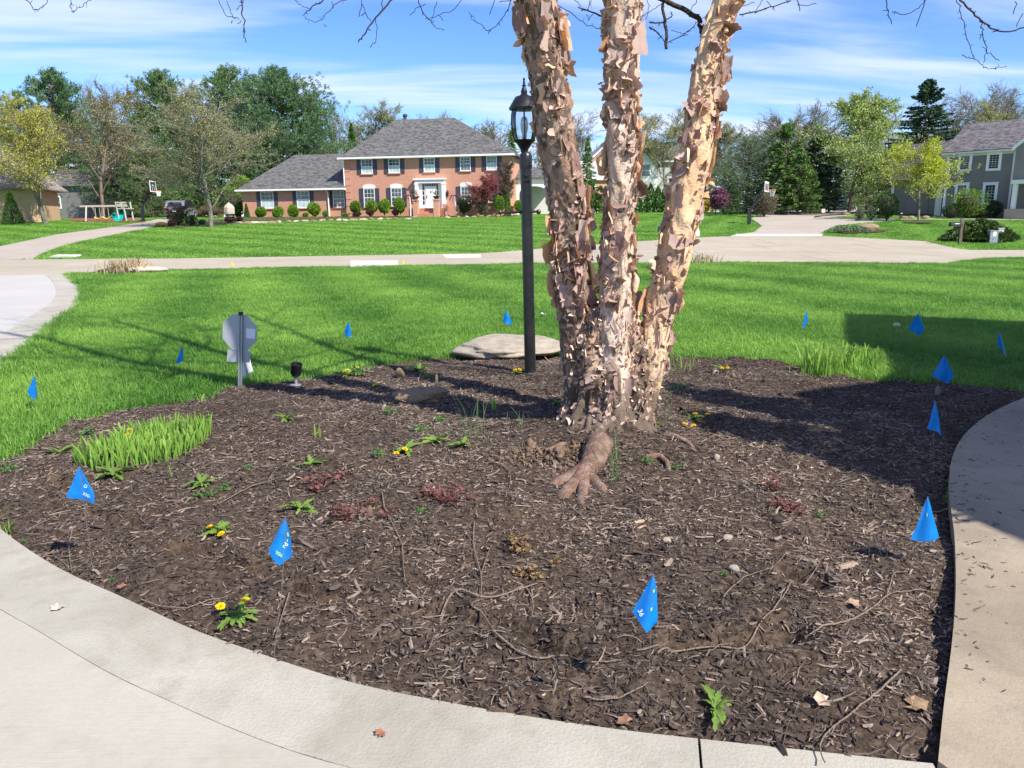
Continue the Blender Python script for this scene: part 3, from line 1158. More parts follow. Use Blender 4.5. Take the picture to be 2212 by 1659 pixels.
BZ = bed_z(BX, BY)
ins = inside(bed_poly, BX, BY)
pad = ins.copy()
for _ in range(2):
    q_ = pad.copy()
    q_[1:] |= pad[:-1]; q_[:-1] |= pad[1:]; q_[:, 1:] |= pad[:, :-1]; q_[:, :-1] |= pad[:, 1:]
    pad = q_
BZ = np.where(ins, BZ, BZ - .012)
i0 = (np.arange(nby - 1)[:, None] * nbx + np.arange(nbx - 1)[None, :])
ok = pad[:-1, :-1] & pad[1:, :-1] & pad[:-1, 1:] & pad[1:, 1:]
i0 = i0[ok]
F = np.stack([i0, i0 + 1, i0 + nbx + 1, i0 + nbx], 1)
used = np.unique(F)
remap = np.zeros(nbx * nby, int)
remap[used] = np.arange(len(used))
V = np.stack([BX, BY, BZ], -1).reshape(-1, 3)[used]
tag(link('mulch_bed', make_mesh('mulch_bed', V, remap[F], MAT['mulch_soil'], smooth=True)), 'dark earth of the mounded mulch bed round the birch', kind='structure')


def PB(x, y):
    """pixel -> point on the bed surface"""
    p_ = P(x, y)
    for _ in range(4):
        dz = bz(p_.x, p_.y) - tz(p_.x, p_.y)
        p_ = P(x, y, dz)
        p_.z = bz(p_.x, p_.y)
    return p_


def chip_proto(rng, L, W, T):
    n = 4
    V, F, g = [], [], []
    bend = rng.normal(0, .10)
    for i in range(n):
        s = i / (n - 1)
        w = W * (.35 + .65 * math.sin(math.pi * min(1, max(0, .12 + .76 * s)))) * rng.uniform(.75, 1.2)
        x = (s - .5) * L
        y = rng.normal(0, W * .12)
        z = bend * L * (s - .5) ** 2 * 4 + rng.normal(0, T * .2)
        V += [(x, y - w / 2, z), (x, y, z + T * rng.uniform(.5, 1)), (x, y + w / 2, z)]
        g += [0, 1, 0]
    for i in range(n - 1):
        a, b = i * 3, i * 3 + 3
        F += [(a, b, b + 1, a + 1), (a + 1, b + 1, b + 2, a + 2)]
    return np.array(V), F, g


r = np.random.default_rng(11)
protos = []
for k in range(7):
    protos.append(chip_proto(r, r.uniform(.035, .055), r.uniform(.006, .011), .004))
for k in range(4):
    protos.append(chip_proto(r, r.uniform(.018, .03), r.uniform(.006, .012), .005))
for k in range(3):
    protos.append(chip_proto(r, r.uniform(.06, .09), r.uniform(.003, .006), .003))
for k in range(2):
    protos.append(chip_proto(r, r.uniform(.05, .07), r.uniform(.014, .02), .006))
NM = 230000
px_ = r.uniform(bx0, bx1, NM)
py_ = by0 + (by1 - by0) * r.random(NM) ** 1.15
keep = inside(bed_poly, px_, py_) & (np.abs(px_) < .74 * py_ + .8)
hole = np.zeros(NM)
for ln, w, dpt in HOLES:
    hole = np.maximum(hole, np.exp(-(edge_dist(ln, px_, py_) / (w * .5)) ** 2))
keep &= r.random(NM) > hole * .6
bare = vnoise(px_, py_, 1.6, 9)
keep &= r.random(NM) > np.clip((bare - .62) * 1.6, 0, .40)
px_, py_ = px_[keep], py_[keep]
NM = len(px_)
pz_ = bed_z(px_, py_) + r.uniform(-.002, .010, NM)
rot = np.stack([r.normal(0, .28, NM), r.normal(0, .24, NM), r.uniform(0, 6.283, NM)], 1)
s1 = r.lognormal(-.30, .36, NM) * np.where(r.random(NM) < .45, .6, 1.0)
scl = np.stack([s1 * r.uniform(.8, 1.25, NM), s1 * r.uniform(.7, 1.2, NM), s1], 1)
tint = np.clip(r.beta(2.1, 2.6, NM) + .34 * (vnoise(px_, py_, 1.1, 4) - .5) + .22 * (vnoise(px_, py_, 4, 5) - .5), 0, 1)
tint = np.where(r.random(NM) < .014, r.uniform(.86, .97, NM), tint)
var = r.choice(len(protos), NM, p=np.array([5] * 7 + [14] * 4 + [5] * 3 + [.8] * 2) / (35 + 56 + 15 + 1.6))
scatter('wood_mulch', protos, np.stack([px_, py_, pz_], 1), rot, scl, var, tint, MAT['chip'], 'brown shredded wood mulch covering the bed')
NS = 300
rr = np.random.default_rng(5)
ii = rr.integers(8, len(path_w) - 3, NS)
off = np.abs(rr.normal(0, .10, NS)) + np.where(rr.random(NS) < .3, rr.random(NS) * .5, 0)
sx = np.array([path_w[i][0] for i in ii]) + off + .03
sy = np.array([path_w[i][1] for i in ii]) + rr.normal(0, .15, NS) + 0 * off
ok = inside(walk_poly, sx, sy)
sx, sy = sx[ok], sy[ok]
NS = len(sx)
scatter('mulch_crumbs', protos, np.stack([sx, sy, terr(sx, sy) + .016], 1), np.stack([rr.normal(0, .1, NS), rr.normal(0, .1, NS), rr.uniform(0, 6.28, NS)], 1),
        np.repeat(rr.uniform(.25, .75, NS)[:, None], 3, 1), rr.integers(0, 11, NS), rr.uniform(.05, .5, NS), MAT['chip'], 'stray mulch crumbs spilled on the tan walkway')



def blade_clump(rng, n, R, h, w, lean):
    V, F, g = [], [], []
    for _ in range(n):
        a, rad = rng.uniform(0, 6.283), R * math.sqrt(rng.random())
        x, y = rad * math.cos(a), rad * math.sin(a)
        hh = h * rng.uniform(.6, 1.25)
        la, ll = rng.uniform(0, 6.283), lean * rng.uniform(.2, 1.3)
        dx, dy = math.cos(la), math.sin(la)
        sx_, sy_ = -dy * w / 2, dx * w / 2
        b = len(V)
        for s, wd in ((0, 1), (.55, .85), (1, 0)):
            o = ll * hh * s * s
            z = hh * (s - .25 * ll * s * s)
            if wd:
                V += [(x + dx * o - sx_ * wd, y + dy * o - sy_ * wd, z), (x + dx * o + sx_ * wd, y + dy * o + sy_ * wd, z)]
                g += [s, s]
            else:
                V.append((x + dx * o, y + dy * o, z))
                g.append(1)
        F += [(b, b + 1, b + 3, b + 2), (b + 2, b + 3, b + 4)]
    return np.array(V), F, g


r = np.random.default_rng(21)
g_protos = [blade_clump(r, 30, .085, .072, .0052, .75) for _ in range(6)]
obst = [bed_poly, near_drive_poly, wdrive_poly, road_poly, drvl_poly, drvr_poly, walk_poly]


def grass_pts(n, xr, yr, cond):
    X, Y = r.uniform(*xr, n), r.uniform(*yr, n)
    k = (np.abs(X) < .72 * Y + 2.2) & cond(X, Y)
    for o_ in obst:
        k &= ~inside(o_, X, Y)
    return X[k], Y[k]


def dens(Y, a, b, lo):
    return r.random(len(Y)) < np.clip(1 - (Y - a) / (b - a), lo, 1)


X1, Y1 = grass_pts(60000, (-9.5, 9.5), (3.6, 12), lambda X, Y: np.ones(len(X), bool))
X2, Y2 = grass_pts(52000, (-15, 15), (12, 19), lambda X, Y: np.ones(len(X), bool))
X3, Y3 = grass_pts(60000, (-21, 21), (19, 28.5), lambda X, Y: np.ones(len(X), bool))
GXp, GYp = np.concatenate([X1, X2, X3]), np.concatenate([Y1, Y2, Y3])
NG = len(GXp)
edge = edge_dist(far_w, GXp, GYp)
sz = r.uniform(.75, 1.2, NG) * (.9 + .35 * vnoise(GXp, GYp, .9, 6)) * np.where(GYp > 15, 1.15, 1) * (1 + .2 * np.exp(-(edge / .12) ** 2)) * .88
dw = edge_dist(wd_w, GXp, GYp)
sz *= 1 + .45 * np.exp(-(dw / .35) ** 2)
stripe = np.sin((GXp * math.cos(.35) + GYp * math.sin(.35)) * 2 * math.pi / 2.6)
tint = np.clip(.45 + .22 * stripe + .48 * (vnoise(GXp, GYp, .55, 7) - .5) + .40 * (vnoise(GXp, GYp, 2.4, 8) - .5) + r.normal(0, .15, NG), 0, 1)
rot = np.stack([r.normal(0, .16, NG), .18 * stripe + r.normal(0, .14, NG), r.uniform(0, 6.283, NG)], 1)
ln_ = .14 * np.sign(stripe)
rot[:, 0] = r.normal(0, .15, NG) 
scl = np.stack([sz * 1.05, sz * 1.05, sz * r.uniform(.8, 1.15, NG)], 1)
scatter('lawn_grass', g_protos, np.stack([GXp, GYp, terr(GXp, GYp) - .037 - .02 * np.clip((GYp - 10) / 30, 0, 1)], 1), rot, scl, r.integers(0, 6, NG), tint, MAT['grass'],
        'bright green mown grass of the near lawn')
r = np.random.default_rng(22)
X4, Y4 = grass_pts(125000, (-56, 58), (28.5, 84), lambda X, Y: (r.random(len(X)) < np.clip(1.25 - Y / 100, .45, 1)))
NG = len(X4)
a4 = R_(52)
st = np.sin((X4 * math.cos(a4) + Y4 * math.sin(a4)) * 2 * math.pi / 3.4)
right = X4 > 9
a5 = R_(158)
st = np.where(right, np.sin((X4 * math.cos(a5) + Y4 * math.sin(a5)) * 2 * math.pi / 3.0), st)
tint = np.clip(.54 + .22 * st + .36 * (vnoise(X4, Y4, .35, 17) - .5) + .32 * (vnoise(X4, Y4, 1.2, 18) - .5) + r.normal(0, .13, NG), 0, 1)
far_protos = [blade_clump(r, 34, .22, .085, .018, .8) for _ in range(4)]
s4 = r.uniform(.8, 1.3, NG)
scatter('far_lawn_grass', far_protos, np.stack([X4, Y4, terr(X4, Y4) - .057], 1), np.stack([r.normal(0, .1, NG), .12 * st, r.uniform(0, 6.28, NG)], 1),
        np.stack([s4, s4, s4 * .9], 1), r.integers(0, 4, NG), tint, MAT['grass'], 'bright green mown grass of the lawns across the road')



class HF:
    """house frame: origin, +x along the front, +y into the house"""

    def __init__(self, O, yaw):
        self.O, self.yaw = Vector(O), yaw
        self.d = Vector((math.cos(yaw), math.sin(yaw), 0))
        self.b = Vector((-math.sin(yaw), math.cos(yaw), 0))

    def uz(self, x, y, c=0.0):
        r_ = ray(x, y)
        o = Vector((0, 0, CAM_H))
        t_ = ((self.O + self.b * c - o).dot(self.b)) / r_.dot(self.b)
        p_ = o + r_ * t_ - self.O
        return p_.dot(self.d), p_.z


def hip_roof(mb, x0, x1, y0, y1, ze, zr, ov, m=0, end_run=None, left_hip=True, right_hip=True, thick=.12):
    ym = (y0 + y1) / 2
    run = end_run if end_run else (y1 - y0) / 2 + ov
    a, b, c, d = (x0 - ov, y0 - ov), (x1 + ov, y0 - ov), (x1 + ov, y1 + ov), (x0 - ov, y1 + ov)
    rl = x0 - ov + (run if left_hip else 0)
    rr_ = x1 + ov - (run if right_hip else 0)
    V = [(*a, ze), (*b, ze), (*c, ze), (*d, ze), (rl, ym, zr), (rr_, ym, zr)]
    V += [(*a, ze - thick), (*b, ze - thick), (*c, ze - thick), (*d, ze - thick)]
    F = [(0, 1, 5, 4), (1, 2, 5), (2, 3, 4, 5), (3, 0, 4), (0, 6, 7, 1), (1, 7, 8, 2), (2, 8, 9, 3), (3, 9, 6, 0), (6, 9, 8, 7)]
    mb.add(V, F, m)


def gable_roof(mb, x0, x1, y0, y1, ze, zr, ov, m=0, thick=.14):
    """ridge along x"""
    ym = (y0 + y1) / 2
    pl = [(y0 - ov, ze), (ym, zr), (y1 + ov, ze), (y1 + ov, ze - thick), (ym, zr - thick), (y0 - ov, ze - thick)]
    mb.prism(pl, 0, x0 - ov, x1 + ov, m)


def window(parent, u0, u1, z0, z1, y=0.0, frame=.07, glass='glass', cols=3, rows=4, sill=True, mats='white', label=None, proud=.05):
    mb = MB()
    f = frame
    mb.box(u0, u0 + f, y - proud, y, z0, z1)
    mb.box(u1 - f, u1, y - proud, y, z0, z1)
    mb.box(u0 + f, u1 - f, y - proud, y, z1 - f, z1)
    mb.box(u0 + f, u1 - f, y - proud, y, z0, z0 + f)
    zm = (z0 + z1) / 2
    mb.box(u0 + f, u1 - f, y - proud + .008, y, zm - .03, zm + .03)
    w = mb.build('window', MAT[mats], parent)
    pa = MB()
    pa.box(u0 + f - .002, u1 - f + .002, y - .018, y - .004, z0 + f - .002, zm - .028)
    pa.build('pane', MAT[glass], w)
    pa = MB()
    pa.box(u0 + f - .002, u1 - f + .002, y - .018, y - .004, zm + .028, z1 - f + .002)
    pa.build('pane', MAT['glass' if glass == 'glass_blind' else glass], w)
    mt = MB()
    for k in range(1, cols):
        x = u0 + f + (u1 - u0 - 2 * f) * k / cols
        mt.box(x - .012, x + .012, y - .03, y - .016, z0 + f, z1 - f)
    for k in range(1, rows):
        if k * 2 == rows:
            continue
        z = z0 + f + (z1 - z0 - 2 * f) * k / rows
        mt.box(u0 + f, u1 - f, y - .028, y - .0165, z - .012, z + .012)
    mt.build('muntins', MAT[mats], w)
    if sill:
        s_ = MB()
        s_.box(u0 - .08, u1 + .08, y - .12, y - .001, z0 - .09, z0 - .003)
        s_.build('sill', MAT['brick_step' if sill == 'brick' else 'white'], w)
    return w


def shutters(parent, u0, u1, z0, z1, w=.44, y=0.0):
    for a, b in ((u0 - w - .01, u0 - .01), (u1 + .01, u1 + w + .01)):
        mb = MB()
        mb.box(a, a + .06, y - .045, y - .001, z0, z1)
        mb.box(b - .06, b, y - .045, y - .001, z0, z1)
        zm = z0 + (z1 - z0) * .46
        for za, zb in ((z0, z0 + .08), (zm - .05, zm + .05), (z1 - .08, z1)):
            mb.box(a + .06, b - .06, y - .045, y - .001, za, zb)
        mb.box(a + .06, b - .06, y - .028, y - .001, z0 + .08, z1 - .08)
        mb.build('shutter', MAT['shutter'], parent)


def gutter(mb, x0, x1, y, z, m=0):
    mb.box(x0, x1, y - .13, y, z - .13, z + .02, m)


z2 = q(560, 260, 2.989)
cl = at(*z2(858, 800), 77.6)
cr = at(*z2(2055, 790), 74.6)
RYAW = math.atan2(cr.y - cl.y, cr.x - cl.x)
RZ = 2.06
red = thing('brick_house', 'two storey red brick house with grey hipped roof and white door', 'house', (cl.x, cl.y, RZ), RYAW)
RH = HF((cl.x, cl.y, RZ), RYAW)
W_ = math.hypot(cr.x - cl.x, cr.y - cl.y)
D_ = 9.6
ze = RH.uz(*z2(1450, 362))[1]
mb = MB()
mb.box(0, W_, 0, D_, -.5, ze - .05)
mb.build('wall', MAT['brick_red'], red)
for k in range(8):
    qm = MB()
    z_ = .25 + k * .66
    qm.box(.002, .55, -.035, -.002, z_, z_ + .5)
    qm.build('quoin', MAT['brick_red'], red)
zr = RH.uz(*z2(1420, 90), D_ / 2)[1]
rl = RH.uz(*z2(1215, 92), D_ / 2)[0]
rrr = RH.uz(*z2(1640, 88), D_ / 2)[0]
mb = MB()
ov = .45
V = [(-ov, -ov, ze), (W_ + ov, -ov, ze), (W_ + ov, D_ + ov, ze), (-ov, D_ + ov, ze), (rl, D_ / 2, zr), (rrr, D_ / 2, zr)]
V += [(v[0], v[1], ze - .1) for v in V[:4]]
mb.add(V, [(0, 1, 5, 4), (1, 2, 5), (2, 3, 4, 5), (3, 0, 4), (0, 6, 7, 1), (1, 7, 8, 2), (2, 8, 9, 3), (3, 9, 6, 0), (6, 9, 8, 7)])
roof = mb.build('roof', MAT['roof_grey'], red)
cpu = RH.uz(*z2(1283, 90), D_ / 2 + .6)[0]
mb = MB()
mb.tube([(cpu, D_ / 2 + .6, zr - .8), (cpu, D_ / 2 + .6, zr + .35)], [.14, .14], 10)
mb.lathe([(.2, zr + .33), (.26, zr + .40), (.26, zr + .52), (.12, zr + .62)], 10, 0, (cpu, D_ / 2 + .6))
mb.build('chimney_pipe', MAT['shutter'], roof)
mb = MB()
gutter(mb, -ov - .02, W_ + ov + .02, -ov - .002, ze)
mb.box(-ov, W_ + ov, -ov + .002, -.002, ze - .16, ze - .102)
mb.build('gutter', MAT['white'], red)
for (a, b) in ((965, 1043), (1163, 1242), (1420, 1498), (1685, 1760), (1877, 1952)):
    dy = -(a - 965) * .03
    u0, zb = RH.uz(*z2(a, 493 + dy))
    u1, zt = RH.uz(*z2(b, 378 + dy))
    zt = min(zt, ze - .14)
    window(red, u0, u1, zb, zt, 0, .075, 'glass_blind' if a != 1685 else 'glass', sill='brick')
    shutters(red, u0, u1, zb - .06, zt)
for (a, b, cc) in ((985, 1060, 0), (1183, 1258, 0), (1690, 1765, 1), (1890, 1965, 1)):
    dy = -(a - 985) * .038
    u0, zb = RH.uz(*z2(a, 735 + dy))
    u1, zt = RH.uz(*z2(b, 597 + dy * .55))
    window(red, u0, u1, zb, zt, 0, .075, 'glass', sill='brick')
    shutters(red, u0, u1, zb - .06, zt)
    mb = MB()
    um, hw = (u0 + u1) / 2, (u1 - u0) / 2 + .06
    arc = [(um - hw, zt + .005), (um + hw, zt + .005)] + [(um + hw * math.cos(t_), zt + .18 + .20 * math.sin(t_)) for t_ in np.linspace(0, math.pi, 12)]
    mb.prism(arc, 1, -.07, -.002)
    o = mb.build('arched_lintel', MAT['white'], red)
u0, zt = RH.uz(*z2(1350, 528))
u1, _ = RH.uz(*z2(1585, 528))
pL, _ = RH.uz(*z2(1362, 600))
pR, _ = RH.uz(*z2(1580, 600))
_, zen = RH.uz(*z2(1450, 560))
fl = .62
mb = MB()
mb.box(u0, u1, -.55, -.002, zt - .12, zt)
mb.box(u0 + .08, u1 - .08, -.47, -.004, zt - .22, zt - .121)
mb.box(u0 + .14, u1 - .14, -.42, -.006, zen, zt - .221)
port = mb.build('portico', MAT['white'], red)
for a in (pL, pR - .32):
    mb = MB()
    mb.box(a, a + .32, -.40, -.004, fl + .12, zen - .14)
    mb.box(a - .04, a + .36, -.43, -.003, fl, fl + .119)
    mb.box(a - .04, a + .36, -.43, -.003, zen - .139, zen - .002)
    mb.build('column', MAT['white'], port)
mb = MB()
mb.box(pL + .321, pR - .321, -.06, -.005, fl, zen - .01)
mb.build('door_surround', MAT['white'], port)
d0, _ = RH.uz(*z2(1435, 650))
d1, _ = RH.uz(*z2(1513, 650))
_, dt = RH.uz(*z2(1470, 588))
mb = MB()
mb.box(d0, d1, -.11, -.062, fl + .02, dt)
for (a, b, za, zb) in ((.16, .44, .25, .85), (.56, .84, .25, .85), (.16, .44, 1.05, 1.75), (.56, .84, 1.05, 1.75)):
    mb.box(d0 + (d1 - d0) * a, d0 + (d1 - d0) * b, -.125, -.111, fl + za, fl + zb)
door = mb.build('door', MAT['white'], red)
mb = MB()
mb.sphere((d0 + .1, -.16, fl + 1.0), .045)
mb.box(d0 + .07, d0 + .13, -.135, -.11, fl + .9, fl + 1.25)
mb.build('handle', MAT['bronze'], door)
mb = MB()
mb.box((d0 + d1) / 2 - .04, (d0 + d1) / 2 + .04, -.15, -.112, fl + 1.45, fl + 1.6)
mb.build('knocker', MAT['black'], door)
for a, b in ((z2(1410, 600), z2(1424, 600)), (z2(1514, 600), z2(1526, 600))):
    ua, ub = RH.uz(*a)[0], RH.uz(*b)[0]
    for k in range(4):
        mb = MB()
        mb.box(ua, ub, -.075, -.061, fl + .35 + k * .45, fl + .73 + k * .45)
        mb.build('sidelight', MAT['dark_glass'], door)
for k in range(7):
    ua, ub = RH.uz(*z2(1406, 575))[0], RH.uz(*z2(1526, 575))[0]
    st_ = (ub - ua) / 7
    mb = MB()
    mb.box(ua + k * st_ + .02, ua + (k + 1) * st_ - .02, -.075, -.061, dt + .08, zen - .05)
    mb.build('transom_pane', MAT['dark_glass'], door)
s0, s1_ = RH.uz(*z2(1432, 760))[0], RH.uz(*z2(1542, 760))[0]
mb = MB()
mb.box(pL - .1, pR + .1, -1.5, -.003, -.5, fl - .003)
mb.build('stoop', MAT['brick_step'], red)
for k in range(3):
    mb = MB()
    mb.box(s0, s1_, -1.5 - .32 * (3 - k), -1.502 - .32 * (2 - k), -.5, fl - .16 * (3 - k) + .0)
    mb.build('step', MAT['brick_step'], red)
for a, b in ((1397, 1432), (1541, 1578)):
    ua, ub = RH.uz(*z2(a, 760))[0], RH.uz(*z2(b, 760))[0]
    mb = MB()
    mb.box(ua, ub, -2.5, -1.99, -.5, 1.28)
    mb.box(ua - .05, ub + .05, -2.55, -1.94, 1.281, 1.42)
    mb.build('pier', MAT['brick_red'], red)
for a, b in ((1340, 1390), (1582, 1622)):
    ua, ub = RH.uz(*z2(a, 760))[0], RH.uz(*z2(b, 760))[0]
    mb = MB()
    mb.box(ua, ub, -1.3, -1.0, -.5, .98)
    mb.build('low_wall', MAT['brick_red'], red)
for px__ in (1347, 1595):
    u, z = RH.uz(*z2(px__, 638))
    mb = MB()
    mb.box(u - .05, u + .05, -.12, -.002, z - .1, z + .1)
    mb.lathe([(.03, z - .28), (.09, z - .22), (.14, z + .16), (.16, z + .18), (.03, z + .36)], 8, 0, (u, -.22))
    mb.build('wall_lantern', MAT['black'], red)
wl_u = RH.uz(*z2(97, 700), .0)[0]
rec_u = RH.uz(*z2(722, 700), .0)[0]
we = RH.uz(*z2(500, 602), -.4)[1]
WD = 9.0
mb = MB()
mb.box(wl_u, rec_u, 0, WD, -.5, we - .06)
mb.build('garage_wall', MAT['brick_red'], red)
mb = MB()
mb.box(rec_u + .002, -.002, .5, WD - .01, -.5, we - .065)
mb.build('link_wall', MAT['brick_red'], red)
wr = RH.uz(*z2(650, 350), WD / 2)[1]
wrl = RH.uz(*z2(475, 352), WD / 2)[0]
mb = MB()
V = [(wl_u - ov, -ov, we), (-.01, -ov, we), (-.01, WD + ov, we), (wl_u - ov, WD + ov, we), (wrl, WD / 2, wr), (-.01, WD / 2, wr)]
V += [(v[0], v[1], we - .1) for v in V[:4]]
mb.add(V, [(0, 1, 5, 4), (1, 2, 5), (2, 3, 4, 5), (3, 0, 4), (0, 6, 7, 1), (1, 7, 8, 2), (2, 8, 9, 3), (3, 9, 6, 0), (6, 9, 8, 7)])
mb.build('garage_roof', MAT['roof_grey'], red)
mb = MB()
gutter(mb, wl_u - ov - .02, .22, -ov - .002, we)
mb.box(wl_u - ov, -.01, -ov + .002, -.002, we - .16, we - .102)
mb.build('gutter', MAT['white'], red)
for (a, b, za, zb, gl_, yy) in ((235, 320, 745, 620, 'glass_blind', 0), (497, 582, 742, 612, 'glass_blind', 0), (760, 838, 737, 606, 'glass', .5)):
    u0, zb_ = RH.uz(*z2(a, za), yy)
    u1, zt = RH.uz(*z2(b, zb), yy)
    window(red, u0, u1, zb_, min(zt, we - .17), yy, .075, gl_, 3, 4, sill='brick')
    shutters(red, u0, u1, zb_ - .05, min(zt, we - .17), .42, yy)
dsu = RH.uz(*z2(726, 700))[0]
mb = MB()
mb.tube([(dsu - .1, -.5, we - .1), (dsu, -.12, we - .45), (dsu, -.10, 1.0), (dsu, -.10, .0)], .06, 8)
mb.build('downspout', MAT['white'], red)
mb = MB()
mb.tube([(-.25, -.45, ze - .12), (-.05, -.1, ze - .4), (-.06, -.09, we + .1)], .055, 8)
mb.build('downspout', MAT['white'], red)
au0, az_ = RH.uz(*z2(2060, 520), 3.0)
mb = MB()
aw = 3.4
arcs = []
x0 = W_ + .01
mb.box(x0, x0 + .25, 3.0, 3.2, -.4, az_ - .1)
mb.box(x0 + aw - .25, x0 + aw, 3.0, 3.2, -.4, az_ - .1)
pts_o = [(x0 + .25, 1.9)] + [(x0 + aw / 2 - (aw / 2 - .25) * math.cos(t_), 1.9 + .75 * math.sin(t_)) for t_ in np.linspace(0, math.pi, 14)]
top = az_ - .1
for (a, b), (c, d) in zip(pts_o[1:], pts_o[2:]):
    mb.add([(a, 3.0, b), (c, 3.0, d), (c, 3.0, top), (a, 3.0, top), (a, 3.2, b), (c, 3.2, d), (c, 3.2, top), (a, 3.2, top)],
           [(0, 1, 2, 3), (7, 6, 5, 4), (0, 4, 5, 1), (3, 2, 6, 7)])
mb.build('porch_arch', MAT['white'], red)
mb = MB()
mb.box(x0, x0 + aw, 7.0, 7.1, -.4, az_ - .1)
mb.build('porch_wall', MAT['offwhite'], red)
mb = MB()
zpr = RH.uz(*z2(2085, 450), 5)[1]
hip_roof(mb, x0 - .3, x0 + aw, 3.0, 7.1, az_, zpr, .3, 0, 2.0, False, True)
mb.build('porch_roof', MAT['roof_grey'], red)

for px__, lab in ((1414, 'dark bowl of red flowers on the left brick pier'), (1556, 'dark bowl of greenery on the right brick pier')):
    u = RH.uz(*z2(px__, 690))[0]
    w_ = RH.O + RH.d * u + RH.b * -2.25
    pt = thing('planter', lab, 'planter', (w_.x, w_.y, RZ + 1.42), 0, 'planters on the brick piers')
    mb = MB()
    mb.lathe([(.12, 0), (.17, .04), (.30, .20), (.33, .26), (.27, .26), (.22, .2)], 14)
    mb.build('bowl', MAT['black'], pt)
    rg = np.random.default_rng(px__)
    C = rg.normal(0, .14, (60, 3)) * [1, 1, 1.3] + [0, 0, .5]
    Vc, Fc, tc = cards(C, rg.normal(size=(60, 3)), .22, .08, rg)
    link('foliage', make_mesh('foliage', Vc, Fc, MAT['bluegreen'], tc), pt)
    if px__ == 1414:
        C = rg.normal(0, .07, (24, 3)) + [.22, -.1, .34]
        Vc, Fc, tc = cards(C, rg.normal(size=(24, 3)), .12, .1, rg)
        link('bloom', make_mesh('bloom', Vc, Fc, plain('red_bloom', (.6, .02, .02)), tc), pt)
pp = RH.O + RH.d * RH.uz(*z2(2083, 745))[0] + RH.b * -.6
mb = MB()
mb.lathe([(.20, 0), (.24, .1), (.36, .62), (.40, .64), (.40, .74), (.34, .74), (.3, .6)], 16)
o = mb.build('clay_pot', plain('terracotta', (.42, .17, .09)), None, (pp.x, pp.y, RZ))
tag(o, 'terracotta pot by the right corner of the brick house', 'pot')

z3 = q(1700, 150, 2.765)
gO = at(*z3(1662, 1016), 64.0)
GZ0 = gO.z
GYAW = R_(-51)
GH = HF(gO, GYAW)
grey = thing('grey_house', 'two storey grey sided house with white window trim and mauve roof', 'house', (gO.x, gO.y, GZ0), GYAW)
gw = 15.0
gd = 8.0
ge = GH.uz(*z3(1900, 603))[1]
mb = MB()
mb.box(0, gw, 0, gd, -.6, ge - .06)
mb.build('wall', MAT['siding_grey'], grey)
xcor = GH.uz(*z3(2136, 800))[0]
zz, k = -.3, 0
wins = []
for (xa, xb, ya, yb) in ((1765, 1868, 745, 617), (1957, 2067, 740, 611), (1745, 1845, 962, 820), (1930, 2040, 968, 818)):
    u0, zb = GH.uz(*z3(xa - 4 if ya > 900 else xa, ya))
    u1, zt = GH.uz(*z3(xb, yb))
    wins.append((u0, u1, zb, zt))
while zz < ge - .2:
    mb = MB()
    h = .155
    mb.add([(.002, -.012, zz + h), (xcor, -.012, zz + h), (xcor, -.040, zz), (.002, -.040, zz), (.002, -.001, zz + h), (xcor, -.001, zz + h), (xcor, -.001, zz), (.002, -.001, zz)],
           [(0, 1, 2, 3), (3, 2, 6, 7), (0, 4, 5, 1), (0, 3, 7, 4), (1, 5, 6, 2)])
    mb.build('siding_board', MAT['siding_grey'], grey)
    zz += h
for (u0, u1, zb, zt) in wins:
    mb = MB()
    f = .17
    mb.box(u0 - .03, u0 + f, -.10, -.003, zb, zt)
    mb.box(u1 - f, u1 + .03, -.10, -.003, zb, zt)
    mb.box(u0 + f, u1 - f, -.10, -.003, zt - f, zt)
    mb.box(u0 + f, u1 - f, -.10, -.003, zb, zb + f)
    mb.box(u0 - .06, u1 + .06, -.12, -.002, zt + .001, zt + .05)
    tr_ = mb.build('window', MAT['white'], grey)
    mb = MB()
    mb.box(u0 + f - .002, u1 - f + .002, -.05, -.043, zb + f - .002, zt - f + .002)
    mb.build('pane', MAT['dark_glass'], tr_)
    mt = MB()
    a, b, c, d = u0 + f, u1 - f, zb + f, zt - f
    for k in (1, 2):
        mt.box(a + (b - a) * k / 3 - .012, a + (b - a) * k / 3 + .012, -.062, -.051, c, d)
    for k in range(1, 6):
        w_ = .022 if k == 3 else .012
        mt.box(a, b, -.064, -.0505, c + (d - c) * k / 6 - w_, c + (d - c) * k / 6 + w_)
    mt.build('muntins', MAT['siding_pale'], tr_)
mb = MB()
mb.box(-.04, .16, -.075, -.002, -.4, ge - .3)
mb.build('corner_board', MAT['white'], grey)
mb = MB()
mb.box(xcor - .12, xcor + .14, -.09, -.002, -.4, ge)
mb.build('corner_board', MAT['white'], grey)
mb = MB()
mb.box(-.35, xcor + .2, -.06, -.003, ge - .36, ge - .1)
mb.box(-.4, xcor + .3, -.42, -.062, ge - .18, ge - .05)
mb.build('cornice', MAT['offwhite'], grey)
gr = GH.uz(*z3(2000, 405), gd / 2)[1]
mb = MB()
gable_roof(mb, 0, gw, 0, gd, ge + .02, gr, .4)
mb.build('roof', MAT['roof_brown'], grey)
mb = MB()
mb.prism([(0.01, ge - .1), (gd - .01, ge - .1), (gd / 2, gr - .25)], 0, .02, gw - .02)
mb.build('gable', MAT['siding_grey'], grey)
mb = MB()
mb.box(xcor + .15, xcor + 5.5, -.5, -.003, -.6, ge)
mb.prism([(xcor + .15, ge), (xcor + 5.5, ge), (xcor + 2.8, ge + 2.2)], 1, -.5, -.003)
mb.build('bay_wall', MAT['siding_grey'], grey)
mb = MB()
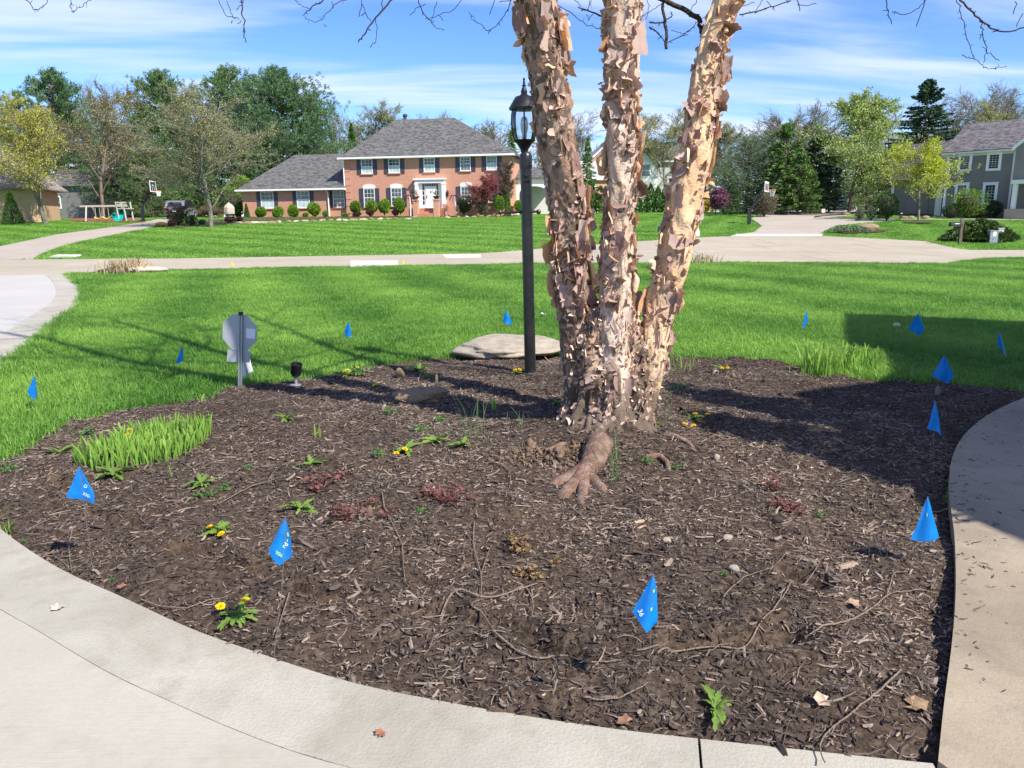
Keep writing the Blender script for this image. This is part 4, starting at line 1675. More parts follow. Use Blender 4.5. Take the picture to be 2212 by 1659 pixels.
for a, b in (((xcor - .1, ge - .25), (xcor + 2.8, ge + 2.3)), ((xcor + 5.7, ge - .25), (xcor + 2.8, ge + 2.3))):
    mb.prism([(a[0], a[1]), (b[0], b[1]), (b[0], b[1] + .28), (a[0], a[1] + .28)], 1, -.62, -.501)
mb.build('rake_board', MAT['white'], grey)
p0, pz = GH.uz(*z3(2145, 802), -1.4)
mb = MB()
mb.box(p0, p0 + 3.0, -1.9, -.51, pz - .28, pz)
mb.build('porch_roof', MAT['white'], grey)
for dx in (.1, 2.6):
    mb = MB()
    mb.box(p0 + dx, p0 + dx + .28, -1.8, -1.52, -.5, pz - .281)
    mb.build('porch_column', MAT['white'], grey)
mb = MB()
mb.box(p0 + .9, p0 + 2.1, -.56, -.501, .15, 2.3)
mb.build('door', MAT['white'], grey)
mb = MB()
mb.box(p0 - .2, p0 + 3.2, -2.0, -.51, -.6, .14)
mb.build('porch_floor', MAT['drive_far'], grey)
mb = MB()
gx0, gx1 = -5.2, -.4
mb.box(gx0, gx1, 2.0, 9.0, -.8, 2.7)
mb.build('garage_wall', MAT['siding_grey'], grey)
mb = MB()
gable_roof(mb, gx0, gx1 + .39, 2.0, 9.0, 2.75, 6.0, .4)
mb.build('garage_roof', MAT['roof_brown'], grey)
mb = MB()
mb.box(gx0 - .02, gx0 + .2, 1.93, 1.998, -.8, 2.6)
mb.build('corner_board', MAT['white'], grey)
mb = MB()
mb.box(gx1 - .5, gx1, .6, 1.99, -.8, 2.7)
mb.build('entry_wall', MAT['offwhite'], grey)
mb = MB()
mb.box(gx0 + .8, gx0 + 3.2, 1.95, 1.997, -.6, 1.9)
mb.build('garage_door', MAT['siding_grey'], grey)

z1 = q(0, 100, 2.861)
tO = at(*z1(290, 1250), 70.0)
TYAW = R_(14)
TH = HF(tO, TYAW)
tan_h = thing('tan_house', 'single storey tan brick house at the left edge with brown roof', 'house', tuple(tO), TYAW)
te = TH.uz(*z1(180, 1030))[1]
mb = MB()
mb.box(-13, 0, 0, 5.5, -.6, te - .05)
mb.build('wall', MAT['brick_tan'], tan_h)
mb = MB()
hip_roof(mb, -13, 0, 0, 5.5, te, te + 3.3, .75, 0)
mb.build('roof', MAT['roof_tan'], tan_h)
mb = MB()
gutter(mb, -13.8, .78, -.752, te, 0)
mb.build('gutter', plain('brown_gutter', (.14, .11, .09)), tan_h)
mb = MB()
mb.tube([(.1, -.08, te - .2), (.1, -.08, .1)], .05, 6)
mb.build('downspout', MAT['shutter'], tan_h)



def back_house(O, yaw, w, d, eave, ridge, wall, roof, label, gable_front=False, wins=(), trim='white', name='far_house'):
    h = thing(name, label, 'house', O, yaw)
    mb = MB()
    mb.box(0, w, 0, d, -1, eave - .05)
    if gable_front:
        mb.prism([(0, eave - .05), (w, eave - .05), (w / 2, ridge - .2)], 1, 0, d)
    mb.build('wall', MAT[wall], h)
    mb = MB()
    if gable_front:
        mb.prism([(-.4, eave - .2), (w / 2, ridge), (w + .4, eave - .2), (w + .4, eave - .35), (w / 2, ridge - .15), (-.4, eave - .35)], 1, -.3, d + .3)
    else:
        gable_roof(mb, 0, w, 0, d, eave, ridge, .4)
    mb.build('roof', MAT[roof], h)
    mb = MB()
    if gable_front:
        for a in (-.45, w + .45):
            mb.prism([(a, eave - .40), (w / 2, ridge - .2), (w / 2, ridge + .05), (a, eave - .12)], 1, -.36, -.302)
    else:
        mb.box(-.4, w + .4, -.45, -.402, eave - .15, eave + .05)
    mb.build('trim', MAT[trim], h)
    for (u0, u1, z0, z1_) in wins:
        window(h, u0, u1, z0, z1_, 0, .1, 'glass', 2, 2, sill=False)
    return h


zc = q(1380, 300, 6.381)
bO = at(*zc(395, 1180), 112)
back_house((bO.x - .6, bO.y, bO.z), R_(4), 6.6, 9, 4.8, 7.9, 'brick_red', 'roof_pale', 'brick gabled house glimpsed between the left and middle birch stems', True, ((1.0, 2.4, 3.2, 4.8), (4.2, 5.4, 3.0, 4.4)))
b2 = at(*zc(300, 1180), 108)
back_house((b2.x, b2.y, b2.z), R_(14), 5.0, 6, 2.6, 5.2, 'brick_red', 'roof_pale', 'low pale roofed wing in front of the far brick gabled house', False, ((.6, 1.6, 1.0, 2.2),))
b3 = at(*zc(1160, 1180), 115)
back_house((b3.x, b3.y, b3.z), R_(-6), 7.5, 8, 5.2, 8.2, 'siding_pale', 'roof_grey', 'pale sided house glimpsed between the middle and right birch stems', False, ((1.4, 2.6, 3.2, 4.6), (4.0, 5.2, 3.2, 4.6)))
b4 = at(*zc(1140, 1180), 113.5)
back_house((b4.x - .6, b4.y, b4.z), R_(-6), 3.2, 3, 4.8, 7.4, 'offwhite', 'roof_grey', 'white gable front beside the pale sided far house', True, ((.9, 2.2, 3.0, 4.8),))
b5 = at(*z1(300, 1235), 90)
back_house((b5.x, b5.y, b5.z), R_(-4), 15, 9, 3.6, 5.6, 'siding_shaded', 'roof_grey', 'pale house with grey roof hidden behind the yellow maple and swing set', False,
           ((1.2, 2.4, 1.0, 2.4),), 'siding_shaded')

own = thing('unseen_house', 'unseen tan brick house block at right, outline shaped to cast the lawn and bed shade', 'house', (0, 0, 0))
sv = Vector((math.sin(SUN_AZ), math.cos(SUN_AZ), 0)) / math.tan(SUN_EL)


def back(gxy, h):
    return (gxy[0] + sv.x * h, gxy[1] + sv.y * h)


h1 = 5.6
outline = [P(2060, 1112), P(1900, 1020), P(1760, 905), P(1700, 848), P(1890, 824), P(1918, 806), P(1905, 756), P(1822, 745), P(1816, 677), P(2330, 700)]  # wanted shade edge; the unseen house outline is traced back from it
fp = [back(p_, h1) for p_ in outline]
fp = [(fp[0][0] + .8, fp[0][1] - 2.2)] + fp + [(fp[-1][0] + 3, fp[-1][1] - 6), (fp[-1][0] + 2, fp[0][1] - 2.4)]
mb = MB()
mb.prism(fp, 2, -.3, h1 - .25)
mb.build('wall', MAT['brick_tan'], own)
mb = MB()
mb.prism(fp, 2, h1 - .249, h1)
mb.build('roof', MAT['roof_brown'], own)

def perp_dir(d, ang, rng):
    a = rng.normal(size=3)
    a -= d * a.dot(d)
    a /= np.linalg.norm(a) + 1e-9
    return d * math.cos(ang) + a * math.sin(ang)


def grow(out, rng, p, d, L, r0, lvl, cfg):
    n = cfg['seg'][lvl]
    pts = [p]
    up = cfg['up'][lvl]
    for _ in range(n):
        d = d + rng.normal(0, cfg['wob'][lvl], 3) + np.array([0, 0, up])
        d = d / np.linalg.norm(d)
        p = p + d * (L / n)
        pts.append(p)
    pts = np.array(pts)
    rad = r0 * (1 - np.linspace(0, 1, n + 1) * cfg.get('taper', .7))
    out.append((lvl, pts, rad))
    if lvl + 1 >= len(cfg['seg']):
        return
    nc = cfg['n'][lvl]
    for k in range(nc):
        t_ = cfg['t0'][lvl] + (1 - cfg['t0'][lvl]) * ((k + rng.random()) / nc)
        i = min(n - 1, int(t_ * n))
        f = t_ * n - i
        q_ = pts[i] * (1 - f) + pts[i + 1] * f
        dd = pts[i + 1] - pts[i]
        dd /= np.linalg.norm(dd)
        cd = perp_dir(dd, cfg['ang'][lvl] * rng.uniform(.7, 1.25), rng)
        Lk = L * cfg['len'][lvl] * rng.uniform(.65, 1.2) * (1 - cfg.get('shape', [.35] * 9)[lvl] * t_)
        rk = min(r0 * (1 - .7 * t_) * cfg['rr'][lvl], r0)
        grow(out, rng, q_, cd, Lk, rk, lvl + 1, cfg)


CFG_MAPLE = dict(seg=[9, 6, 4, 3], n=[22, 10, 7], t0=[.16, .2, .15], ang=[.62, .6, .6], len=[.62, .5, .5], rr=[.45, .5, .5], up=[.02, .10, .05, .03], wob=[.05, .11, .16, .2], shape=[.55, .3, .3])
CFG_BARE = dict(seg=[9, 6, 4, 3], n=[17, 9, 6], t0=[.28, .25, .15], ang=[.60, .62, .65], len=[.50, .5, .5], rr=[.5, .5, .5], up=[.02, .10, .05, .02], wob=[.06, .12, .17, .2], shape=[.4, .3, .3])
CFG_OVAL = dict(seg=[10, 6, 4, 3], n=[34, 10, 7], t0=[.14, .15, .1], ang=[.75, .6, .65], len=[.40, .5, .55], rr=[.35, .5, .5], up=[.02, .14, .06, .02], wob=[.04, .10, .16, .2], shape=[.5, .3, .3])


def decid_meshes(seed, cfg, H, W, trunk_r, minr, leaf=None, leaf_n=1, leaf_s=.2, spray=0):
    rng = np.random.default_rng(seed)
    out = []
    grow(out, rng, np.zeros(3), np.array([0, 0, 1.0]), 1.0, trunk_r, 0, cfg)
    allp = np.concatenate([o[1] for o in out])
    zs, ws = H / allp[:, 2].max(), W / 2 / np.percentile(np.hypot(allp[:, 0], allp[:, 1]), 90)
    sc = np.array([ws, ws, zs])
    tr, tw, tips = [], [], []
    for lvl, pts, rad in out:
        P_ = pts * sc
        r_ = np.maximum(rad, minr * (1.0 if lvl >= 2 else 1.3))
        if lvl <= 1:
            tr.append(tube_np(P_, r_, 7 if lvl == 0 else 5))
        else:
            tw.append(tube_np(P_, r_, 3))
        if lvl >= 2:
            tips.append(P_)
    sp = []
    for P_ in tips:
        for _ in range(spray):
            i = rng.integers(1, len(P_))
            sp.append((P_[i], P_[i] - P_[i - 1]))
    res = {'trunk': join_np(tr), 'twigs': join_np(tw)}
    if spray:
        C = np.array([a for a, b in sp])
        D = unit(np.array([b for a, b in sp])) + rng.normal(0, .45, C.shape) + [0, 0, .12]
        L = (.055 * H) * rng.uniform(.5, 1.2, len(C))
        V, F, _ = cards(C + unit(D) * L[:, None] * .5, D, L, np.full(len(C), minr * 1.25), rng)
        a, b = res['twigs']
        res['twigs'] = (np.concatenate([a, V]), np.concatenate([b, F + len(a)]))
    if leaf:
        C = []
        for P_ in tips:
            for _ in range(leaf_n):
                t_ = rng.random() ** .7 * (len(P_) - 1)
                i = min(int(t_), len(P_) - 2)
                C.append(P_[i] * (1 - t_ + i) + P_[i + 1] * (t_ - i))
        C = np.array(C) + rng.normal(0, leaf_s * .6, (len(C), 3))
        D = rng.normal(size=C.shape) + [0, 0, -.3]
        res['leaf'] = cards(C, D, leaf_s * rng.uniform(.6, 1.4, len(C)), leaf_s * .62, rng)
    return res


def decid(name, label, base, H, W, seed, cfg, bark, leafmat=None, trunk_r=.16, minr=.014, leaf_n=2, leaf_s=.18, group=None, cat='tree', lean=0, spray=3):
    key = (seed, round(H / W, 1), leafmat, bark, leaf_n, leaf_s)
    res = decid_meshes(seed, cfg, H, W, trunk_r, minr, leafmat, leaf_n, leaf_s, spray)
    t_ = thing(name, label, cat, base, 0, group)
    t_.rotation_euler = (0, lean, 0)
    link('trunk', make_mesh('trunk', *res['trunk'], MAT[bark], smooth=True), t_)
    cr_ = link('twigs', make_mesh('twigs', *res['twigs'], MAT[bark]), t_)
    cr_['kind'] = 'stuff'
    if leafmat:
        V, F, tn = res['leaf']
        o = link('crown', make_mesh('crown', V, F, MAT[leafmat], tn), t_)
        o['kind'] = 'stuff'
    return t_


def conifer_pine(name, label, base, H, W, seed, mat='pine', group=None, base_z=.15, dens=1.0, cat='tree', ragged=.4):
    rng = np.random.default_rng(seed)
    t_ = thing(name, label, cat, base, 0, group)
    tr = [tube_np(np.array([[0, 0, -.3], [0, 0, H * .5], [rng.normal(0, .1), rng.normal(0, .1), H * .96]]), np.array([H * .022, H * .014, .03]), 8)]
    C, D, Ls = [], [], []
    nb = int(95 * dens)
    for k in range(nb):
        f = base_z + (1 - base_z) * (k + rng.random()) / nb
        prof = (math.sin(math.pi * min(1, (f - base_z) / (1 - base_z) * .62 + .30))) ** .8
        L = W / 2 * prof * rng.uniform(1 - ragged, 1.1)
        if f > .9:
            L *= .55
        az = k * 2.4 + rng.normal(0, .5)
        el0 = .12 + .75 * max(0, f - .55) + rng.normal(0, .08)
        pts = [np.array([0, 0, H * f * .93])]
        n = 6
        for i in range(n):
            el = el0 + .55 * (i / n) ** 2
            pts.append(pts[-1] + L / n * np.array([math.cos(az) * math.cos(el), math.sin(az) * math.cos(el), math.sin(el)]))
        pts = np.array(pts)
        tr.append(tube_np(pts, np.linspace(.05 * H / 12 + .02, .012, n + 1), 4))
        nt = int(4 + L * 5.0)
        for _ in range(nt):
            s_ = rng.uniform(.28, 1.0) * n
            i = min(int(s_), n - 1)
            c = pts[i] * (1 - s_ + i) + pts[i + 1] * (s_ - i)
            sp = .16 * L
            c = c + rng.normal(0, 1, 3) * [sp * .8, sp * .8, sp * .35] * (.4 + .6 * s_ / n)
            tdir = np.array([math.cos(az) * .7, math.sin(az) * .7, .75]) + rng.normal(0, .3, 3)
            m = 12
            C.append(np.repeat(c[None], m, 0) + rng.normal(0, .10 * H / 15, (m, 3)))
            D.append(tdir[None] + rng.normal(0, .75, (m, 3)))
            Ls.append(rng.uniform(.5, 1, m))
    C, D, Ls = np.concatenate(C), np.concatenate(D), np.concatenate(Ls)
    s_ = .47 * H / 15
    clump = np.repeat(rng.random(len(C) // 12), 12)
    tint = np.clip(.55 * clump + .45 * rng.random(len(C)), 0, 1)
    V, F, tn = cards(C + unit(D) * .12, D, Ls * s_, .16 * s_, rng, tint)
    link('trunk', make_mesh('trunk', *join_np(tr), MAT['bark_brown'], smooth=True), t_)
    o = link('crown', make_mesh('crown', V, F, MAT[mat], tn), t_)
    o['kind'] = 'stuff'
    return t_


def conifer_spruce(name, label, base, H, W, seed, mat='spruce', group=None, droop=.25, dens=1.0, cat='tree', cone=1.0, needle=.42):
    rng = np.random.default_rng(seed)
    t_ = thing(name, label, cat, base, 0, group)
    tr = [tube_np(np.array([[0, 0, -.3], [0, 0, H * .5], [0, 0, H]]), np.array([H * .018, H * .011, .012]), 7)]
    C, D, Ls = [], [], []
    nb = int(120 * dens)
    for k in range(nb):
        f = .04 + .96 * ((k + rng.random()) / nb) ** .9
        L = W / 2 * (1 - f) ** cone * rng.uniform(.72, 1.12) + .08
        az = k * 2.4 + rng.normal(0, .4)
        n = 5
        pts = [np.array([0, 0, H * f])]
        for i in range(n):
            el = (.10 - droop * 1.4 * math.sin(math.pi * .55 * i / n) + .35 * (i / n) ** 2) if f < .8 else .6
            pts.append(pts[-1] + L / n * np.array([math.cos(az) * math.cos(el), math.sin(az) * math.cos(el), math.sin(el)]))
        pts = np.array(pts)
        tr.append(tube_np(pts, np.linspace(.02 + L * .008, .006, n + 1), 3))
        nt = int(6 + L * 16)
        s_ = rng.uniform(.12, 1.0, nt) ** .8 * n
        i = np.minimum(s_.astype(int), n - 1)
        c = pts[i] * (1 - s_ + i)[:, None] + pts[i + 1] * (s_ - i)[:, None]
        side = np.array([-math.sin(az), math.cos(az), 0])
        fw = np.array([math.cos(az), math.sin(az), 0])
        sg = rng.choice([-1, 1], nt)
        dv = fw * .6 + side[None] * (sg * rng.uniform(.3, 1.0, nt))[:, None] + np.stack([np.zeros(nt), np.zeros(nt), rng.uniform(-.75, .15, nt)], 1)
        C.append(c + unit(dv) * .12)
        D.append(dv)
        Ls.append(rng.uniform(.5, 1.1, nt))
    C, D, Ls = np.concatenate(C), np.concatenate(D), np.concatenate(Ls)
    C, D, Ls = np.tile(C, (2, 1)), np.tile(D, (2, 1)) + rng.normal(0, .25, (2 * len(D), 3)), np.tile(Ls, 2)
    s_ = needle * (H / 9) ** .5
    V, F, tn = cards(C + rng.normal(0, .05, C.shape), D, Ls * s_, .26 * s_, rng, np.clip(rng.beta(1.3, 2, len(C)), 0, 1))
    link('trunk', make_mesh('trunk', *join_np(tr), MAT['bark_brown'], smooth=True), t_)
    o = link('crown', make_mesh('crown', V, F, MAT[mat], tn), t_)
    o['kind'] = 'stuff'
    return t_


def shrub_meshes(seed, w, h, leaf=.09, n=1500, shape='ball', lump=.14):
    rng = np.random.default_rng(seed)
    d = unit(rng.normal(size=(n, 3)))
    if shape == 'cone':
        z = rng.random(n) ** 1.35
        a = rng.uniform(0, 6.283, n)
        rr_ = (1 - z) ** .8 * (.6 + .4 * rng.random(n) ** .5)
        C = np.stack([rr_ * np.cos(a) * w / 2, rr_ * np.sin(a) * w / 2, z * h * .97 + .03], 1)
        D = np.stack([np.cos(a) * .6, np.sin(a) * .6, np.full(n, .9)], 1)
    elif shape == 'column':
        z = rng.random(n)
        a = rng.uniform(0, 6.283, n)
        prof = np.sin(np.pi * np.clip(.25 + .74 * z, 0, 1)) ** .7
        rr_ = prof * (.65 + .35 * rng.random(n) ** .5)
        C = np.stack([rr_ * np.cos(a) * w / 2, rr_ * np.sin(a) * w / 2, z * h], 1)
        D = np.stack([np.cos(a) * .3, np.sin(a) * .3, np.ones(n)], 1)
    elif shape == 'spread':
        a = rng.uniform(0, 6.283, n)
        rr_ = np.sqrt(rng.random(n))
        th = np.floor(rng.random(n) * 5) / 5 + rng.normal(0, .03, n)
        C = np.stack([rr_ * np.cos(a) * w / 2, rr_ * np.sin(a) * w / 2 * .8, h * np.clip(.08 + (1 - rr_ ** 1.7) * (.25 + .72 * th), .04, 1.1)], 1)
        D = np.stack([np.cos(a), np.sin(a), np.full(n, .12)], 1)
    else:
        nz = np.zeros(n)
        for i in range(14):
            c = unit(rng.normal(size=3))
            nz += np.clip((d @ c - .72) / .28, 0, 1) ** 1.2
        rad = (.80 + lump * nz) * (.72 + .28 * rng.random(n) ** .45)
        C = d * rad[:, None] * [w / 2, w / 2, h / 2] + [0, 0, h * .52]
        C[:, 2] = np.maximum(C[:, 2], .02)
        D = d + [0, 0, .6]
    D = D + rng.normal(0, .45, D.shape)
    lf = cards(C, D, leaf * rng.uniform(.7, 1.4, n), leaf * .6, rng, flat=unit(rng.normal(size=(n, 3)) + [0, 0, .8]))
    mb = MB()
    for k in range(7):
        a = rng.uniform(0, 6.28)
        e = np.array([math.cos(a) * w * .3, math.sin(a) * w * .3, h * rng.uniform(.5, .8)])
        mb.tube([(0, 0, -.05), e * .5 + [0, 0, .05], e], [.025, .018, .008], 4)
    return lf, mb


def shrub(name, label, base, w, h, seed, mat, leaf=.09, n=1500, shape='ball', group=None, cat='shrub', core=True):
    t_ = thing(name, label, cat, base, 0, group)
    (V, F, tn), mb = shrub_meshes(seed, w, h, leaf, n, shape)
    o = link('foliage', make_mesh('foliage', V, F, MAT[mat], tn), t_)
    o['kind'] = 'stuff'
    mb.build('stems', MAT['core'], t_, recalc=False)
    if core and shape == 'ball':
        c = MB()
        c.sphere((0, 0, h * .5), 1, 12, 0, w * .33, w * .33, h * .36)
        c.build('shade_core', MAT['core'], t_)  # solid dark core stands in for shade inside the foliage
    return t_


def place(x, yb, Y=None, top=None, xw=None):
    """base point on the ground under pixel column x; height from pixel row top; width from pixel width"""
    if Y is None:
        b = P(x, yb)
    else:
        p_ = at(x, yb, Y)
        b = Vector((p_.x, Y, tz(p_.x, Y)))
    H = at(x, top, b.y).z - b.z if top is not None else 1.0
    W = abs(at(x + (xw or 10) / 2, yb, b.y).x - at(x - (xw or 10) / 2, yb, b.y).x)
    return b, H, W


b, H, W = place(112, 476, None, 226, 190)
b.x = at(98, 476, 68).x
b = Vector((b.x, 68, tz(b.x, 68)))
decid('maple_tree', 'yellow budding maple beside the tan brick house', b, H * 1.02, W * 1.12, 101, CFG_MAPLE, 'bark_grey', 'maple_yellow', .22, .013, 8, .14)
b, H, W = place(222, 470, 78, 165, 190)
decid('oak_tree', 'grey-brown budding tree behind the wooden swing set', b, H, W * 1.1, 102, CFG_MAPLE, 'bark_brown', 'olive', .2, .015, 4, .13)
b, H, W = place(456, 490, None, 182, 225)
decid('maple_tree', 'olive budding maple on the lawn left of the brick house', b, H, W * 1.1, 103, CFG_MAPLE, 'bark_grey', 'olive', .17, .013, 6, .11)
for x, Y, top, xw, sd, mat, lab, den, bzv in (
        (10, 102, 172, 90, 1, 'pine', 'white pine cut by the left picture edge', .8, .1),
        (72, 106, 178, 70, 6, 'bluegreen', 'thin pine between the edge pine and the tall dark one', .7, .2),
        (146, 98, 134, 150, 2, 'pine_dark', 'tall dark pine rising behind the yellow maple', 1.1, .15),
        (372, 92, 136, 150, 3, 'pine', 'ragged pine behind the basketball hoop', 1.2, .05),
        (515, 96, 126, 150, 4, 'pine', 'slender-topped pine left of the biggest pine', 1.1, .08),
        (616, 92, 138, 225, 5, 'pine_dark', 'biggest dark pine beside the brick house garage', 1.7, .06),
        (330, 84, 300, 130, 7, 'pine', 'low spreading pine behind the parked car', .9, .0)):
    b, H, W = place(x, 466, Y, top, xw)
    conifer_pine('pine_tree', lab, b, H, W * 1.35, sd, mat, 'white pines on the left', bzv, den * 1.35)
b, H, W = place(28, 474, 67, 410, 46)
shrub('conifer_shrub', 'small cone-shaped evergreen against the tan brick wall', b, W, H, 8, 'arbor', .16, 1400, 'cone')
b, H, W = place(528, 452, 84, 372, 70)
shrub('arborvitae', 'yellow-green rounded bush left of the brick garage', b, W, H, 9, 'boxwood', .18, 1600, 'ball')
b, H, W = place(500, 462, 82, 400, 70)
shrub('arborvitae', 'dark green bush under the olive maple by the garage corner', b, W, H, 19, 'spruce', .18, 1400, 'ball')

bare_spots = [
    (722, 130, 236, 90, 'bare grey tree right of the biggest pine', 201, None),
    (792, 128, 226, 130, 'rounded tan tree with fine twigs left of the brick house ridge', 202, 'olive'),
    (745, 138, 258, 90, 'faint bare tree between the pine and the rounded tan tree', 203, None),
    (905, 140, 242, 100, 'bare treetop over the left part of the brick house ridge', 204, None),
    (965, 138, 240, 100, 'bare treetop over the right part of the brick house ridge', 205, 'paleleaf'),
    (1030, 136, 262, 90, 'pale budding treetop right of the brick house ridge', 206, 'paleleaf'),
    (1180, 118, 262, 110, 'bare tree just right of the lamp lantern', 208, 'olive'),
    (1255, 132, 238, 100, 'bare tree left of the middle birch stem', 209, None),
    (1215, 140, 240, 110, 'bare tree behind the left birch stem', 219, None),
    (1395, 120, 232, 90, 'bare grey tree against the middle birch stem', 210, None),
    (1440, 112, 236, 130, 'olive budding tree between middle and right birch stems', 211, 'paleleaf'),
    (1512, 118, 268, 90, 'hazy olive tree right of the right birch stem', 212, 'olive'),
    (1590, 134, 268, 100, 'bare tree above the small far conifer', 213, None),
    (1650, 128, 228, 110, 'bare branching tree behind the blue-green evergreens', 214, None),
    (1700, 130, 240, 100, 'tan twiggy tree behind the evergreen group', 215, 'olive'),
    (1748, 126, 212, 120, 'tall bare tree left of the pale green pear tree', 216, None),
    (1905, 130, 212, 110, 'bare tree between the pear tree and the dark spruce', 217, 'rust'),
    (2068, 112, 190, 130, 'bare tree right of the dark spruce', 218, None),
    (2125, 110, 176, 130, 'tall bare tree over the grey house roof', 220, None),
    (2150, 96, 205, 140, 'pale yellow-green willow over the grey house roof', 221, 'paleleaf'),
    (2218, 104, 168, 130, 'bare tree cut by the right picture edge', 222, None),
    (2060, 96, 300, 120, 'reddish brown budding tree beside the mauve roof', 223, 'rust'),
    (225, 118, 160, 110, 'pale bare tree behind the pines at left', 224, None),
    (420, 120, 170, 90, 'bare tree top between two pines', 225, None),
]
for x, Y, top, xw, lab, sd, lf in bare_spots:
    b, H, W = place(x, 466, Y, top, xw)
    decid('bare_tree' if lf is None else 'budding_tree', lab, b, H, W * 1.25, sd, CFG_BARE, 'bark_grey', lf, .2, .026 if Y > 115 else .02, 9 if sd in (211, 212, 221, 215, 202) else 4, .19, 'leafless trees beyond the houses')
b, H, W = place(768, 460, 100, 262, 58)
shrub('pyramidal_tree', 'bright green pyramidal tree over the garage roof', b, W, H, 31, 'arbor', .35, 2600, 'cone', cat='tree')
b, H, W = place(1168, 460, 84, 330, 70)
decid('willow_shrub', 'olive twiggy shrub right of the lamp post', b, H, W, 32, CFG_OVAL, 'bark_brown', 'olive', .06, .014, 2, .14)
b, H, W = place(1106, 460, 96, 282, 70)
conifer_spruce('spruce_tree', 'dark green spruce behind the lamp lantern', b, H, W, 33, 'spruce', dens=.8)
b, H, W = place(1268, 460, 104, 296, 66)
conifer_spruce('spruce_tree', 'green spruce seen between the left and middle birch stems', b, H, W, 34, 'spruce', dens=.9)

for k, (x, top, xw) in enumerate(((1262, 400, 24), (1277, 392, 20), (1296, 402, 24), (1316, 396, 22), (1335, 398, 22), (1354, 400, 22), (1372, 402, 24), (1388, 402, 22), (1404, 398, 22), (1420, 404, 22), (1437, 400, 22), (1502, 398, 20), (1518, 402, 20))):
    b, H, W = place(x, 466, 88, top, xw)
    labs = ['leftmost', 'second', 'third', 'fourth', 'fifth', 'sixth', 'seventh', 'eighth', 'ninth', 'tenth', 'eleventh', 'twelfth', 'last']
    shrub('arborvitae', labs[k] + ' columnar arborvitae from the left in the row behind the birch', b, W, H, 300 + k % 4, 'arbor', .28, 700, 'column', 'arborvitae row behind the birch', 'tree')

for x, yb, Y, top, xw, sd, mat, lab, den in (
        (1612, 462, 74, 290, 130, 41, 'bluegreen', 'blue-green bushy evergreen left of the group by the right driveway', 1.2),
        (1660, 460, 78, 276, 110, 42, 'bluegreen', 'grey-green evergreen second from left by the right driveway', 1.0)):
    b, H, W = place(x, yb, Y, top, xw)
    conifer_pine('evergreen_tree', lab, b, H, W * 1.35, sd, mat, 'evergreens by the right driveway', .0, den * 1.1, ragged=.25)
for x, yb, Y, top, xw, sd, mat, lab, den in (
        (1690, 462, 72, 268, 120, 43, 'spruce', 'tallest green spruce of the group by the right driveway', 1.0),
        (1722, 464, 70, 330, 90, 44, 'spruce', 'low spruce in front of the tallest in the group', .9),
        (1752, 462, 74, 300, 90, 45, 'spruce_dark', 'dark spruce between the group and the pear tree', 1.0),
        (1790, 460, 76, 330, 80, 46, 'spruce_dark', 'dark spruce half behind the pear tree', .8)):
    b, H, W = place(x, yb, Y, top, xw)
    conifer_spruce('spruce_tree', lab, b, H, W * 1.35, sd, mat, 'evergreens by the right driveway', .2, den * 1.2, cone=.65)
b, H, W = place(1980, 455, 92, 172, 165)
conifer_spruce('spruce_tree', 'big dark spruce towering behind the garage of the grey house', b, H, W * 1.6, 47, 'spruce_dark', None, .16, 2.0, cone=.8)
b, H, W = place(1571, 455, 118, 318, 44)
conifer_spruce('spruce_tree', 'small far conifer right of the birch', b, H, W, 48, 'spruce_dark', None, .2, .6)
b, H, W = place(1834, 461, None, 186, 168)
decid('pear_tree', 'tall pale green leafing pear tree beside the right driveway', b, H, W * 1.3, 104, CFG_OVAL, 'bark_brown', 'pear', .17, .012, 7, .20)
b, H, W = place(1984, 476, None, 292, 128)
decid('young_maple', 'young lime yellow maple in a mulch ring on the right lawn', b, H, W * 1.12, 105, CFG_MAPLE, 'bark_grey', 'maple_lime', .09, .009, 6, .115)
b, H, W = place(1545, 463, 70, 406, 34)
decid('ornamental_tree', 'small purple-leaved tree right of the birch stems', b, H, W, 106, CFG_MAPLE, 'bark_brown', 'purple', .06, .010, 4, .16)
b, H, W = place(1526, 447, 80, 430, 22)
shrub('forsythia', 'small yellow blooming bush behind the purple tree', b, W, H, 49, 'yellowbush', .16, 400)
b, H, W = place(1578, 461, 71, 398, 42)
shrub('yew_shrub', 'dark green upright bush right of the purple tree', b, W, H, 50, 'yew', .15, 1500, 'column')
b, H, W = place(1650, 461, 66, 410, 58)
shrub('round_shrub', 'brown twiggy rounded bush behind the right basketball hoop', b, W, H, 51, 'brownbush', .12, 1700)
b, H, W = place(1916, 467, 58, 414, 56)
shrub('round_shrub', 'dark green round bush left of the lime maple', b, W, H, 52, 'yew', .12, 1900)
b, H, W = place(2088, 462, 60, 408, 70)
shrub('round_shrub', 'light green clipped round bush under the grey house windows', b, W, H, 53, 'boxwood', .11, 1900)
b, H, W = place(2148, 462, 60, 432, 34)
shrub('egg_shrub', 'dark egg-shaped bush below the right lower grey house window', b, W, H, 54, 'yew', .10, 1400)
for k, (x, xw, top, lab) in enumerate(((2056, 46, 440, 'low dark yew at the left foot of the grey house wall'), (2118, 46, 446, 'low dark yew between the round bush and the egg-shaped bush'))):
    b, H, W = place(x, 464, 60, top, xw)
    shrub('yew_shrub', lab, b, W, H, 55 + k, 'yew', .10, 1100, 'ball', 'yews under the grey house windows')
b, H, W = place(2152, 524, None, 478, 165)
b.y += 1.4
b.z = tz(b.x, b.y)
shrub('juniper', 'wide spreading juniper on the right lawn behind the mailbox', b, W, H * 1.15, 57, 'juniper', .20, 5200, 'spread')
